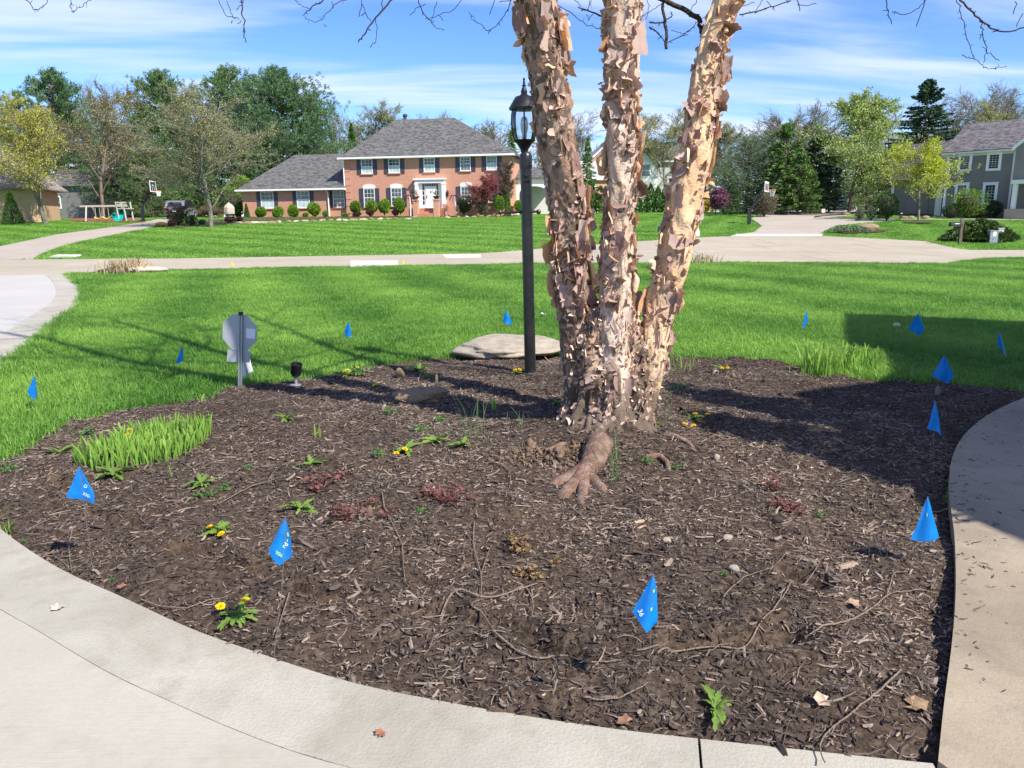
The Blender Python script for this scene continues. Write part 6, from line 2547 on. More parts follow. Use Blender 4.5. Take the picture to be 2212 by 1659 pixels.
zA = lambda x, y: (x * .5, y * .5)
zB = lambda x, y: (1106 + x * .5, y * .5)
HANG = [
    (zA, 5.2, [(85, -40), (118, 0), (150, 42), (185, 48), (220, 30), (245, 0)], 3.0, []),
    (zA, 5.0, [(320, -40), (325, 45), (335, 65), (360, 50), (400, 25), (432, -8)], 2.8, []),
    (zA, 4.8, [(1030, -60), (1037, 60), (1045, 110), (1050, 150), (1057, 180)], 5.0, [[(940, -20), (965, 50), (985, 75), (1034, 82)], [(975, 0), (992, 50), (1008, 78)], [(1072, -10), (1058, 25), (1042, 58)], [(985, 75), (978, 86)], [(1020, 100), (1034, 84)]]),
    (zA, 5.2, [(1420, -40), (1400, 0), (1340, 40), (1320, 68)], 5.0, [[(1340, 40), (1295, 20), (1262, -10)]]),
    (zA, 5.4, [(1560, -50), (1510, 0), (1460, 15), (1420, 70), (1400, 105), (1350, 100), (1315, 75)], 2.6, [[(1400, 105), (1410, 115)], [(1440, 40), (1428, 2)]]),
    (zA, 4.6, [(1730, -60), (1700, -5), (1650, 60), (1605, 100), (1575, 150), (1550, 185)], 6.5, [[(1560, -30), (1570, 20), (1582, 60), (1607, 100)], [(1625, 85), (1630, 150), (1620, 195), (1605, 212)], [(1558, 10), (1545, 65)], [(1655, 50), (1660, 10)], [(1582, 60), (1560, 66)]]),
    (zA, 5.4, [(1800, -60), (1815, 40), (1850, 80), (1885, 122)], 4.2, [[(2010, -20), (1950, 40), (1890, 60), (1850, 78)], [(1885, 122), (1920, 130)], [(1885, 0), (1870, 50), (1858, 88)], [(1840, 20), (1800, 40), (1775, 75)], [(1890, 60), (1915, 85)]]),
    (zA, 5.0, [(2215, -40), (2200, 30), (2190, 60), (2150, 120), (2110, 150), (2070, 125), (2030, 80)], 2.8, [[(2110, 150), (2118, 128)], [(2140, -10), (2115, 60)], [(2212, 5), (2155, 5)]]),
    (zB, 5.2, [(300, -60), (340, -10), (320, 60), (345, 0)], 2.6, []),
    (zB, 5.45, [(405, 75), (350, 50), (285, 30)], 5.5, [[(350, 50), (330, 95), (322, 60)], [(300, 33), (270, 0), (262, -30)]]),
    (zB, 5.3, [(400, 125), (330, 105), (250, 50), (190, 8), (170, -30)], 2.4, []),
    (zB, 5.3, [(600, -40), (640, 5), (680, 20), (750, 50), (800, 90), (818, 140), (822, 175)], 15.0, []),
    (zB, 5.28, [(650, 15), (660, 110), (665, 215)], 9.5, [[(660, 90), (690, 75), (680, 60)]]),
    (zB, 5.4, [(590, 100), (650, 96), (655, 98)], 5.0, []),
    (zB, 5.35, [(592, 118), (625, 135), (645, 160), (660, 188)], 4.5, []),
    (zB, 5.2, [(665, 190), (720, 160), (770, 130), (800, 95), (850, 70)], 3.0, [[(720, 160), (760, 150)], [(690, 130), (730, 140), (770, 130)], [(760, 50), (800, 10), (820, -30)], [(575, 60), (620, 30), (650, 10)], [(570, 95), (600, 40), (590, -10)]]),
    (zB, 5.3, [(985, 62), (1050, 50), (1090, 35), (1120, 25), (1180, 12), (1235, -20)], 4.0, [[(1050, 50), (1080, 10), (1100, -20)], [(990, 30), (1040, 20)], [(1120, 25), (1100, 5)]]),
    (zB, 5.0, [(1225, -30), (1232, 10), (1240, 50)], 4.5, [[(1236, 18), (1280, 20), (1325, 8)]]),
    (zB, 4.6, [(1612, -40), (1625, 20), (1640, 45), (1650, 100)], 4.0, [[(1642, 50), (1690, 65), (1750, 45), (1798, -5)], [(1655, 60), (1668, 46)]]),
    (zB, 4.3, [(1920, -50), (1960, 10), (2010, 60), (2060, 110), (2110, 128), (2212, 122), (2300, 90)], 6.5, [[(2200, 60), (2180, 90), (2165, 122)], [(2185, 0), (2190, 50)]]),
    (zB, 4.5, [(1915, -40), (1925, 50), (1928, 120), (1935, 200), (1950, 250), (2000, 298), (2040, 310), (2090, 302)], 2.8, [[(1950, 235), (1980, 248), (2008, 250)]]),
    (zB, 4.5, [(2022, 80), (2028, 130), (2030, 175), (2050, 215), (2058, 264)], 3.4, [[(2050, 215), (2080, 245), (2105, 262)], [(2030, 150), (2018, 170)]]),
]
rg = np.random.default_rng(66)
for f_, Y, main, rpx, subs in HANG:
    parts = []

    def chain(pts, r_, ground):
        W = np.array([at(*f_(*p_), Y) for p_ in pts])
        W[:, 1] += np.cumsum(rg.normal(0, .02, len(W)))
        s = np.linspace(0, len(W) - 1, (len(W) - 1) * 4 + 1)
        Q = np.stack([np.interp(s, np.arange(len(W)), W[:, i]) for i in range(3)], 1)
        if len(Q) > 8:
            kq = np.array([.25, .5, .25])
            for _ in range(2):
                Q[1:-1] = .25 * Q[:-2] + .5 * Q[1:-1] + .25 * Q[2:]
        Q[1:-1] += rg.normal(0, .0035, (len(Q) - 2, 3))
        return Q
    Q = chain(main, rpx, True)
    rm = rpx * .5 / FPX * Y * .62
    for e, sgn in ((0, 1), (-1, -1)):
        if f_(*main[e])[1] < -2 or f_(*main[e])[0] > 2212:
            p0 = Q[e]
            bq = bpts[np.argmin(((bpts - p0) ** 2).sum(1) + 1e3 * (bpts[:, 2] < p0[2] + .2))]
            mid_ = (p0 + bq) / 2 + [0, 0, .15]
            ext = np.array([p0 * (1 - t_) ** 2 + 2 * mid_ * t_ * (1 - t_) + bq * t_ ** 2 for t_ in np.linspace(0, 1, 10)[1:]])
            Q = np.vstack([ext[::-1], Q]) if e == 0 else np.vstack([Q, ext])
            break
    parts.append(tube_np(Q, np.linspace(rm * 1.15, rm * .62, len(Q)) if rpx < 9 else np.linspace(rm, rm * 1.1, len(Q)), 7))
    for s_ in subs:
        q2 = chain(s_, rpx * .5, False)
        parts.append(tube_np(q2, np.full(len(q2), max(rm * .42, .0022)), 5))
    for k in range(int(len(Q) * .5)):           # buds and spurs
        i = rg.integers(1, len(Q) - 1)
        d = unit(rg.normal(size=3)) * rg.uniform(.012, .03)
        parts.append(tube_np(np.stack([Q[i], Q[i] + d * .6, Q[i] + d]), np.array([rm * .5, rm * .55, .0012]), 4))
    V, F = join_np(parts)
    o = link('branch', make_mesh('branch', V - BO, F, MAT['twig'], smooth=True), birch)

lp = PB(1146, 806)
lamp = thing('lamp_post', 'black lamp post with glass lantern beside the birch', 'lamp post', tuple(lp), 0)
LY = lp.y
zl = q(1200, 0, 2.963)


def lz(x, y):
    p_ = at(*zl(x, y), LY)
    return p_.x - lp.x, p_.z - lp.z


def lax(z):      # axis leans slightly to the left, as in the photo
    return -.0175 * z


xt, zt_ = lz(245, 1205)
mb = MB()
mb.tube([(0, 0, -.1), (lax(1.0), 0, 1.0), (lax(zt_), 0, zt_)], [.054, .053, .052], 20)
mb.build('post', MAT['black_post'], lamp, smooth=True)
mb = MB()
_, zc1 = lz(245, 1100)
mb.lathe([(.058, zt_ - .015), (.060, zt_), (.060, zt_ + .07), (.056, zt_ + .09), (.054, zc1 - .02), (.035, zc1)], 20)
mb.build('collar', MAT['black_post'], lamp, (lax(zt_), 0, 0), smooth=True)
_, zg0 = lz(245, 1012)
_, zg1 = lz(245, 792)
_, zd = lz(245, 690)
_, zf0 = lz(245, 560)
lx = lax(zg0) - .008
mb = MB()
mb.lathe([(.030, zc1 - .005), (.036, zc1 + .02), (.072, zg0 - .03), (.098, zg0 - .012), (.104, zg0 - .001)], 18)
mb.build('lantern_cup', MAT['black'], lamp, (lx, 0, 0), smooth=True)
hg = zg1 - zg0
prof = [(.090, zg0), (.108, zg0 + hg * .25), (.116, zg0 + hg * .55), (.114, zg0 + hg * .8), (.106, zg1)]
ng_ = 8
for k in range(ng_):
    a0, a1 = 2 * math.pi * k / ng_ + .05, 2 * math.pi * (k + 1) / ng_ - .05
    V, F = [], []
    for r_, z_ in prof:
        for t_ in (0, .5, 1):
            a = a0 + (a1 - a0) * t_
            V.append((r_ * math.cos(a) * .985, r_ * math.sin(a) * .985, z_))
    for i in range(len(prof) - 1):
        for t_ in (0, 1):
            F.append((i * 3 + t_, i * 3 + t_ + 1, i * 3 + t_ + 4, i * 3 + t_ + 3))
    link('pane', make_mesh('pane', V, F, MAT['lantern_glass'], smooth=True), lamp, (lx, 0, 0))
    mb = MB()
    a = 2 * math.pi * k / ng_
    mb.tube([(r_ * math.cos(a), r_ * math.sin(a), z_) for r_, z_ in prof], .0062, 6)
    mb.build('rib', MAT['black'], lamp, (lx, 0, 0), recalc=False)
mb = MB()
mb.lathe([(.113, zg1 - .006), (.135, zg1 - .002), (.138, zg1 + .012), (.128, zg1 + .028), (.112, zg1 + .055), (.078, zd - .012), (.040, zd), (.028, zd + .012)], 24)
mb.build('dome_cap', MAT['black'], lamp, (lx, 0, 0), smooth=True)
hf = zf0 - zd
mb = MB()
mb.lathe([(.026, zd + .01), (.030, zd + .03), (.020, zd + hf * .40), (.012, zd + hf * .50), (.020, zd + hf * .53), (.020, zd + hf * .57), (.010, zd + hf * .60), (.011, zd + hf * .75), (.007, zd + hf * .82), (.012, zd + hf * .9), (.003, zf0)], 14)
mb.build('finial', MAT['black'], lamp, (lx, 0, 0), smooth=True)
mb = MB()
mb.lathe([(.02, zg0), (.022, zg0 + .05), (.032, zg0 + .09), (.036, zg0 + .14), (.026, zg0 + .19), (.006, zg0 + .205)], 12)
mb.build('bulb', MAT['bulb'], lamp, (lx, 0, 0), smooth=True)
_, zp0 = lz(245, 1310)
_, zp1 = lz(245, 1218)
mb = MB()
mb.box(-.036, .036, -.068, -.050, zp0, zp1)
mb.tube([(0, -.069, (zp0 + zp1) / 2), (0, -.082, (zp0 + zp1) / 2)], [.022, .02], 12)
mb.build('photocell', MAT['black'], lamp, (lax(zp0) + .004, 0, 0))
_, zr_ = lz(245, 1533)
xl_, _ = lz(60, 1533)
mb = MB()
mb.tube([(xl_, 0, zr_ - .004), (lax(zr_) - .04, 0, zr_)], [.011, .013], 10)
mb.tube([(lax(zr_) + .04, 0, zr_), (lax(zr_) + .10, 0, zr_ + .002)], [.013, .011], 10)
bar = mb.build('ladder_bar', MAT['black'], lamp)
for x_ in (xl_, lax(zr_) + .108):
    mb = MB()
    mb.sphere((x_, 0, zr_), .023, 12)
    mb.build('ball_end', MAT['bronze'], bar, smooth=True)

zs = q(520, 740, 7.542)
sp_ = PB(*zs(475, 1545))
sign = thing('yard_sign', 'octagonal yard sign seen from its bare metal back', 'sign', tuple(sp_), 0)


def sg(x, y):
    p_ = at(*zs(x, y), sp_.y)
    return (p_.x - sp_.x, p_.z - sp_.z)


mb = MB()
mb.prism([sg(*p_) for p_ in ((350, 200), (615, 222), (803, 438), (790, 710), (625, 880), (345, 868), (165, 655), (172, 370))], 1, .012, .016)
plate = mb.build('sign_plate', MAT['steel_plate'], sign)
mb = MB()
mb.prism([sg(*p_) for p_ in ((606, 468), (776, 485), (764, 660), (602, 650))], 1, .0095, .0115)
mb.build('sticker', MAT['sticker'], plate)
mb = MB()
mb.prism([sg(*p_) for p_ in ((258, 862), (686, 895), (660, 1102), (240, 1082))], 1, .017, .021)
mb.build('lower_plate', MAT['steel_plate'], sign)
t0, t1 = sg(512, 225), sg(474, 1560)
mb = MB()
for dx in (-.014, .010):
    mb.prism([(t0[0] + dx, t0[1]), (t0[0] + dx + .008, t0[1]), (t1[0] + dx + .010, t1[1] - .1), (t1[0] + dx, t1[1] - .1)], 1, -.012, .010)
mb.prism([(t0[0] - .006, t0[1]), (t0[0] + .010, t0[1]), (t1[0] + .010, t1[1] - .1), (t1[0] - .006, t1[1] - .1)], 1, .002, .0085)
mb.build('stake', MAT['steel'], sign)
c0, c1 = sg(483, 222), sg(543, 158)
mb = MB()
mb.box(c0[0], c1[0], -.016, .018, c0[1], c1[1])
mb.build('stake_cap', MAT['black'], sign)
s2p = PB(*zs(655, 1490))
s2p.y += .12
sign2 = thing('yard_sign', 'small white sign on a leaning metal stake behind the octagonal sign', 'sign', tuple(s2p), 0)


def sg2(x, y):
    p_ = at(*zs(x, y), s2p.y)
    return (p_.x - s2p.x, p_.z - s2p.z)


mb = MB()
mb.prism([sg2(*p_) for p_ in ((500, 900), (660, 985), (728, 1255), (505, 1372), (470, 1000))], 1, .012, .016)
mb.build('sign_plate', MAT['sticker'], sign2)
a, b = sg2(560, 1050), sg2(660, 1500)
mb = MB()
mb.prism([(a[0], a[1]), (a[0] + .018, a[1]), (b[0] + .018, b[1]), (b[0], b[1])], 1, -.002, .010)
mb.build('stake', MAT['steel'], sign2)


def spotlight(lab, base, h, r_):
    t_ = thing('garden_spotlight', lab, 'spotlight', tuple(base), 0, 'garden spotlights')
    mb = MB()
    mb.tube([(0, 0, -.08), (0, 0, h * .35)], [.014, .014], 8)
    mb.lathe([(.055, -.004), (.06, .002), (.05, .008), (.015, .01)], 12)
    mb.build('stem', MAT['steel'], t_, smooth=True)
    mb = MB()
    mb.lathe([(.02, 0), (r_ * .62, .01), (r_ * .90, h * .14), (r_ * .95, h * .5), (r_, h * .52), (r_, h * .60), (r_ * .92, h * .60), (r_ * .86, h * .42), (.005, h * .40)], 18)
    c_ = mb.build('can', MAT['black'], t_, (0, 0, h * .36), (R_(8), R_(10), 0), smooth=True)
    mb = MB()
    mb.lathe([(.001, 0), (r_ * .82, .001)], 14)
    mb.build('lens', MAT['dark_glass'], c_, (0, 0, h * .425))
    return t_


b = PB(*zs(1530, 1490))
hh = at(*zs(1550, 1085), b.y).z - b.z
rr_ = (at(*zs(1650, 1200), b.y).x - at(*zs(1435, 1200), b.y).x) / 2
spotlight('black can spotlight on a short stem right of the yard sign', b, hh, rr_)
b = PB(1438, 775)
b.y += .2
spotlight('black spotlight half hidden behind the right birch stem', b, .16, .06)

z4 = q(0, 1100, 2.141)
z5 = q(900, 1150, 2.288)
z3b = q(1700, 700, 2.37)
z6 = q(1650, 1300, 2.602)
zM = q(500, 700, 2.458)
zL = q(0, 620, 2.86)
z5b = q(1200, 500, 2.183)
FLAGS = [
    ('blue flag on the far left lawn edge', zL, [(243, 842), (188, 965), (232, 1015), (257, 990), (256, 930)], zL(252, 1090)),
    ('blue flag on the lawn left of the yard sign', zL, [(1270, 640), (1227, 768), (1250, 760), (1275, 750), (1278, 690)], zL(1282, 830)),
    ('blue flag on the lawn between the yard sign and the lamp post', zM, [(860, 208), (835, 275), (858, 310), (878, 292), (874, 245)], zM(866, 355)),
    ('blue flag on the lawn just left of the lamp post', zM, [(1808, 138), (1786, 208), (1815, 222), (1843, 230), (1842, 205)], zM(1850, 270)),
    ('narrow blue flag on the lawn right of the birch', z3b, [(637, 132), (612, 238), (622, 240), (632, 222), (648, 200)], z3b(630, 280)),
    ('wide blue flag in the shaded lawn beside a pale ball', z3b, [(1282, 153), (1225, 240), (1262, 266), (1302, 284), (1322, 240)], z3b(1308, 345)),
    ('blue flag at the right end of the lawn shade', z3b, [(1747, 256), (1745, 340), (1778, 403), (1797, 375), (1765, 285)], z3b(1775, 470)),
    ('open blue flag where the shaded lawn meets the mulch', z3b, [(1435, 393), (1367, 518), (1420, 540), (1452, 564), (1492, 520)], z3b(1420, 650)),
    ('tall blue flag on a long wire in the shaded mulch', z3b, [(1383, 655), (1335, 820), (1386, 832), (1413, 868), (1408, 790)], z3b(1368, 1185)),
    ('blue flag with a torn corner beside the walkway curve', z3b, [(1338, 1210), (1246, 1466), (1310, 1470), (1410, 1455), (1370, 1300)], z3b(1296, 1650)),
    ('large blue flag nearest the front border', z5, [(1592, 573), (1475, 793), (1547, 890), (1618, 850), (1613, 680)], z5(1561, 1290)),
    ('blue flag with lime print above the border dandelion', z4, [(1492, 345), (1402, 520), (1466, 600), (1527, 560), (1520, 455)], z4(1432, 1085)),
    ('blue flag with white digits in front of the daffodil patch', z4, [(413, 80), (350, 240), (436, 258), (482, 280), (497, 232)], z4(488, 645)),
]
rg = np.random.default_rng(13)
for i, (lab, f_, pts, base) in enumerate(FLAGS):
    bed_ = i >= 8
    b = PB(*base) if bed_ else P(*base)
    fl = thing('marking_flag', lab, 'flag', tuple(b), 0, 'blue marking flags')
    W = [at(*f_(*p_), b.y) - b for p_ in pts]
    ap, le, bo, ri, up_ = W
    wx0 = ap
    mid_ = (le + ri) * .5
    wir = [Vector((0, 0, -.12)), Vector((0, 0, 0)) + (ap * .02), Vector((ap.x * .55 + bo.x * .1, 0, ap.z * .5)), ap + Vector((0, 0, -.004))]
    mb = MB()
    mb.tube(wir, .0013, 5)
    mb.build('wire', MAT['wire'], fl, recalc=False)
    amp = abs(ri.x - le.x) * .38
    nu, nv = 9, 9
    V = []
    for a_ in range(nv):
        v = a_ / (nv - 1)
        Lp = ap.lerp(le, v)
        Rp = ap.lerp(up_, v / .55) if v < .55 else up_.lerp(ri, (v - .55) / .45)
        for b_ in range(nu):
            u = b_ / (nu - 1)
            p_ = Lp.lerp(Rp, u)
            sag = (bo - le.lerp(ri, .5)) * (v ** 3) * max(0, 1 - abs(u - (bo.x - le.x) / max(1e-4, ri.x - le.x)) * 2.0)
            fold = amp * v * (-.8 * abs(u - .45) + .25 + .22 * math.sin(u * 7 + i * 1.7) + .10 * math.sin(v * 9 + u * 3 + i))
            V.append((p_.x + sag.x, -fold, p_.z + sag.z))
    F = [(a_ * nu + b_, a_ * nu + b_ + 1, (a_ + 1) * nu + b_ + 1, (a_ + 1) * nu + b_) for a_ in range(nv - 1) for b_ in range(nu - 1)]
    o = link('flag_sheet', make_mesh('flag_sheet', V, F, MAT['flag'], smooth=True), fl)
    Vn = np.array(V).reshape(nv, nu, 3)

    def patch(name, u0, u1, v0, v1, mat):
        """print that follows the film"""
        pts_ = []
        for v in (v0, v1):
            for u in (u0, u1):
                fi, fj = v * (nv - 1), u * (nu - 1)
                a_, b_ = min(int(fi), nv - 2), min(int(fj), nu - 2)
                x, y = fi - a_, fj - b_
                p_ = Vn[a_, b_] * (1 - x) * (1 - y) + Vn[a_ + 1, b_] * x * (1 - y) + Vn[a_, b_ + 1] * (1 - x) * y + Vn[a_ + 1, b_ + 1] * x * y
                pts_.append(p_ + [0, -.0022, 0])
        return link(name, make_mesh(name, pts_, [(0, 2, 3, 1)], MAT[mat]), o)

    def words(txt, u, v, size, mat, tilt=0.0):
        cu = bpy.data.curves.new('lettering', 'FONT')
        cu.body, cu.size = txt, size
        cu.materials.append(MAT[mat])
        fi, fj = v * (nv - 1), u * (nu - 1)
        a_, b_ = min(int(fi), nv - 2), min(int(fj), nu - 2)
        p_ = Vn[a_, b_]
        e1 = Vector(Vn[a_, b_ + 1] - Vn[a_, b_]).normalized()
        e2 = Vector(Vn[a_, b_] - Vn[a_ + 1, b_]).normalized()
        n_ = e1.cross(e2).normalized()
        e2 = n_.cross(e1)
        if n_.y > 0:
            n_ = -n_
        to = bpy.data.objects.new('lettering', cu)
        COL.objects.link(to)
        to.parent = o
        m_ = Matrix((e1, e2, e1.cross(e2))).transposed().to_4x4()
        m_.translation = Vector(p_) + n_ * .004
        to.matrix_local = m_ @ Matrix.Rotation(tilt, 4, 'Z')
        return to
    if i == 12:
        words('D', .60, .50, .020, 'print_white')
        words('330-', .56, .78, .021, 'print_white', -.1)
    elif i == 11:
        patch('print_mark', .76, .90, .42, .52, 'print_lime')
        patch('print_mark', .74, .80, .58, .64, 'print_lime')
        words('rd', .70, .80, .022, 'print_white', .5)
        words('986', .30, .90, .018, 'print_lime', .3)
    elif i == 10:
        patch('print_mark', .70, .82, .42, .50, 'print_lime')
        patch('print_mark', .62, .70, .72, .76, 'print_lime')
        words('36', .24, .92, .022, 'print_white', -.3)
    elif i == 9:
        patch('print_mark', .50, .54, .46, .54, 'print_lime')
for k, (x, y, lab) in enumerate(((500, 577, 'tiny yellow flag at the road edge on the left'), (869, 573, 'tiny yellow flag at the road edge by the white patch'))):
    b = P(x, y + 3)
    fl = thing('utility_flag', lab, 'flag', tuple(b), 0, 'yellow flags at the road edge')
    mb = MB()
    mb.tube([(0, 0, -.05), (0, 0, .20)], .003, 5)
    mb.build('wire', MAT['wire'], fl, recalc=False)
    mb = MB()
    mb.prism([(0.0, .10), (.08, .09), (.07, .19), (0, .20)], 1, -.002, .002)
    mb.build('flag_sheet', MAT['flag_yellow'], fl)


def stone(name, lab, p_, sx, sy, sz_, seed, mat, rz=0.0, sink=.25, rough=.35, group=None, cat='stone', sub=4, flatten=False):
    import bmesh
    bm = bmesh.new()
    bmesh.ops.create_icosphere(bm, subdivisions=sub, radius=1)
    off = Vector((seed * 3.7, seed * 1.3, 0))
    for v in bm.verts:
        n1 = mnoise.noise(v.co * .9 + off)
        n2 = mnoise.noise(v.co * 2.4 + off)
        n3 = mnoise.noise(v.co * 7 + off)
        v.co *= 1 + rough * (n1 * .8 + n2 * .35 + n3 * .09)
    me = bpy.data.meshes.new(name)
    for f in bm.faces:
        f.smooth = True
    bm.to_mesh(me)
    bm.free()
    me.materials.append(MAT[mat])
    o = link(name, me, None, (p_[0], p_[1], p_[2] + sz_ * (1 - 2 * sink)), (0, 0, rz), (sx, sy, sz_))
    return tag(o, lab, cat, group)


p1, p2 = PB(982, 783), PB(1216, 783)
c_ = PB(1100, 782)
stone('boulder', 'low wide granite boulder at the lawn edge behind the lamp post', (c_.x, c_.y + .55, c_.z), (p2.x - p1.x) / 2 * 1.02, .55, .115, 3, 'rock', 0, .25, .38, cat='boulder')
p1, p2 = PB(*zM(1085, 725)), PB(*zM(1435, 690))
c_ = (p1 + p2) / 2
stone('boulder', 'tan rock half sunk in the mulch under the trunk shadow', (c_.x + .03, c_.y + .10, c_.z), (p2 - p1).length / 2 * .98, .13, .085, 5, 'rock_tan', math.atan2(p2.y - p1.y, p2.x - p1.x), .25, .55, cat='rock')
for x, y, w, h, mat, lab, f_ in ((1172, 545, 45, .06, 'rock_tan', 'small tan rock by the far mulch edge', zM), (1392, 578, 14, .05, 'rock_tan', 'small reddish upright stone right of the far tan rock', zM),
                                 (180, 1462, 50, .014, 'rock_pale', 'flat white stone in the mulch right of centre', z3b), (117, 1003, 30, .022, 'rock_pale', 'cream pebble right of the birch roots', z3b),
                                 (213, 528, 24, .03, 'rock_tan', 'small tan pebble at the far right mulch edge', z3b), (110, 508, 34, .03, 'rock', 'grey flat stone at the far right mulch edge', z3b),
                                 (1665, 398, 40, .015, 'rock_pale', 'flat beige stone left of the white stone', z5), (370, 245, 55, .018, 'rock_pale', 'pale broken bark slab in the mulch', z6),
                                 (1395, 630, 28, .05, 'rock', 'grey stone in the shaded mulch below the wide flag', z3b),
                                 (990, 1365, 26, .03, 'rock_tan', 'tan dried seed head among the red plants', zM)):
    b = PB(*f_(x, y))
    sc_ = {zM: 2.458, z3b: 2.37, z5: 2.288, z6: 2.602}[f_]
    wm = w / sc_ * K / FPX * math.hypot(b.y, 1.4) * .62
    stone('stone', lab, b, wm, wm * .7, h, x, mat, rg.uniform(-.4, .4), .2, .35, 'loose stones in the mulch', 'stone', 3)
b = PB(*z5b(910, 940))
stone('stone', 'upright grey stone leaning behind the right birch stem', (b.x, b.y + .25, b.z), .13, .08, .16, 77, 'rock', .3, .15, .4, None, 'stone', 3)
rq = np.random.default_rng(88)
cc = PB(*z5b(310, 1350))
Vs_, Fs_ = [], []
for k in range(420):
    a_, b_ = rq.normal(0, .17), rq.normal(0, .10)
    x, y = cc.x + a_, cc.y + b_
    s_ = rq.lognormal(-4.6, .5)
    d8 = unit(np.array([[1, 0, 0], [-1, 0, 0], [0, 1, 0], [0, -1, 0], [0, 0, 1], [0, 0, -1.0]]) + rq.normal(0, .35, (6, 3))) * s_ * rq.uniform(.6, 1.3, (6, 1))
    f8 = np.array([[0, 2, 4], [2, 1, 4], [1, 3, 4], [3, 0, 4], [2, 0, 5], [1, 2, 5], [3, 1, 5], [0, 3, 5]])
    z_ = bz(x, y) + .045 * math.exp(-(a_ / .2) ** 2 - (b_ / .12) ** 2) * rq.uniform(.2, 1)
    Vs_.append(d8 + [x, y, z_])
    Fs_.append(f8 + 6 * k)
o = link('soil_crumbs', make_mesh('soil_crumbs', np.concatenate(Vs_), np.concatenate(Fs_), plain('turned_soil', (.15, .10, .062), .95, var=.4, scale=30)))
tag(o, 'crumbly brown turned earth at the left of the birch foot', kind='stuff')


def leaf_blade(rng, L, W, lobed=True, n=7, arch=.5, cup=.12):
    V, F, t_ = [], [], []
    for i in range(n):
        s = i / (n - 1)
        w = W * (math.sin(math.pi * min(1, .08 + .86 * s ** .8)) ** .8) * (1.0 if not lobed else (1.15 if i % 2 else .62))
        if i == n - 1:
            w = .0008
        y = L * (s - .12 * arch * s * s)
        z = arch * L * (.55 * s - .75 * s * s)
        V += [(-w / 2, y, z + cup * w), (0, y, z), (w / 2, y, z + cup * w)]
        t_ += [.25 + .5 * s, .7, .25 + .5 * s]
    for i in range(n - 1):
        a, b = i * 3, i * 3 + 3
        F += [(a, a + 1, b + 1, b), (a + 1, a + 2, b + 2, b + 1)]
    return V, F, t_


rg = np.random.default_rng(31)
dl_mesh = []
for k in range(5):
    V, F, t_ = leaf_blade(rg, 1.0, .24 + .05 * k % .1, True, 9, rg.uniform(.2, .6))
    dl_mesh.append(make_mesh('leaf', V, F, MAT['dandelion_leaf'], np.clip(np.array(t_) + rg.normal(0, .15), 0, 1), smooth=True))
C, D = [], []
for ring, (rad, n_, el) in enumerate(((.92, 26, .10), (.68, 22, .45), (.42, 16, .85), (.2, 10, 1.2))):
    for k in range(n_):
        a = 2 * math.pi * k / n_ + ring
        d = np.array([math.cos(a) * math.cos(el), math.sin(a) * math.cos(el), math.sin(el)])
        D.append(d)
        C.append(d * rad * .55 + [0, 0, .05])
Vp, Fp, tp = cards(np.array(C), np.array(D), .75, .24, rg)
petal_mesh = make_mesh('petals', Vp, Fp, MAT['dandelion'], tp)


def flower(parent, x, y, h, r_, lean=(0, 0)):
    mb = MB()
    mb.tube([(x * .4, y * .4, 0), (x * .8 + lean[0] * .5, y * .8, h * .7), (x, y, h)], [.0022, .002, .0022], 5)
    s_ = mb.build('flower_stalk', MAT['dandelion_leaf'], parent, recalc=False)
    link('petals', petal_mesh, s_, (x, y, h), (rg.normal(0, .25), rg.normal(0, .25), rg.uniform(0, 6)), r_)


def dandelion(px_, lab, size, nl, flowers=(), mat_scale=1.0, group='dandelions in the mulch', name='dandelion'):
    b = PB(*px_)
    t_ = thing(name, lab, 'dandelion', tuple(b), rg.uniform(0, 6.28) if not flowers else 0, group)
    for k in range(nl):
        a = 2 * math.pi * k / nl + rg.normal(0, .5)
        o = link('leaf', dl_mesh[rg.integers(0, 5)], t_, (0, 0, .006 + .004 * rg.random()), (R_(rg.uniform(-2, 30)), rg.normal(0, .3), a))
        o.scale = (size * rg.uniform(.55, 1.0), size * rg.uniform(.4, .95), size * .8)
    for fx, fy in flowers:
        w_ = at(fx, fy, b.y - .01)
        h, yy = w_.z - b.z, -.01
        if h < .05:
            g_ = PB(fx, fy + 14)
            w_ = at(fx, fy, g_.y)
            yy, h = g_.y - b.y, max(.03, w_.z - b.z)
        flower(t_, w_.x - b.x, yy, h, .024)
    return t_


dandelion(z4(1245, 870), 'dandelion with two yellow flowers nearest the border', .13, 15, [z4(1155, 838), z4(1282, 785)])
dandelion(z4(1140, 425), 'dandelion with an open flower left of the lime print flag', .15, 17, [z4(1157, 437), z4(1097, 402)])
dandelion(z4(1575, 312), 'leafy dandelion without flowers just above the lime print flag', .15, 12)
dandelion(z4(1055, 180), 'bright yellow-green rosette below the daffodil patch', .13, 18)
dandelion(z4(1625, 78), 'small green rosette behind the first red plant', .13, 12)
dandelion(z6(255, 1140), 'bright green leaf rosette near the front right corner', .13, 13)
dandelion(zM(1205, 985), 'dandelion with two bright flowers in mid bed left of the birch', .14, 13, [zM(1148, 1000), zM(1200, 975)])
dandelion(zM(1385, 932), 'flat green rosette left of the tall thin stems', .16, 14)
dandelion(zM(1550, 958), 'green rosette at the foot of the tall thin stems', .14, 12)
dandelion(z5b(1075, 1150), 'dandelion with four yellow flowers right of the birch foot', .15, 11, [z5b(1030, 1170), z5b(1075, 1178), z5b(1085, 1115), z5b(1150, 1118)])
dandelion(zM(860, 535), 'far dandelions with two yellow flowers at the lawn edge', .22, 16, [zM(853, 500), zM(915, 485)])
dandelion(zM(1022, 600), 'lone yellow dandelion at the edge of the trunk shadow', .12, 7, [zM(1020, 590)])
dandelion(zM(1880, 525), 'dandelion blooming at the foot of the lamp post', .16, 12, [zM(1862, 500), zM(1890, 498)])
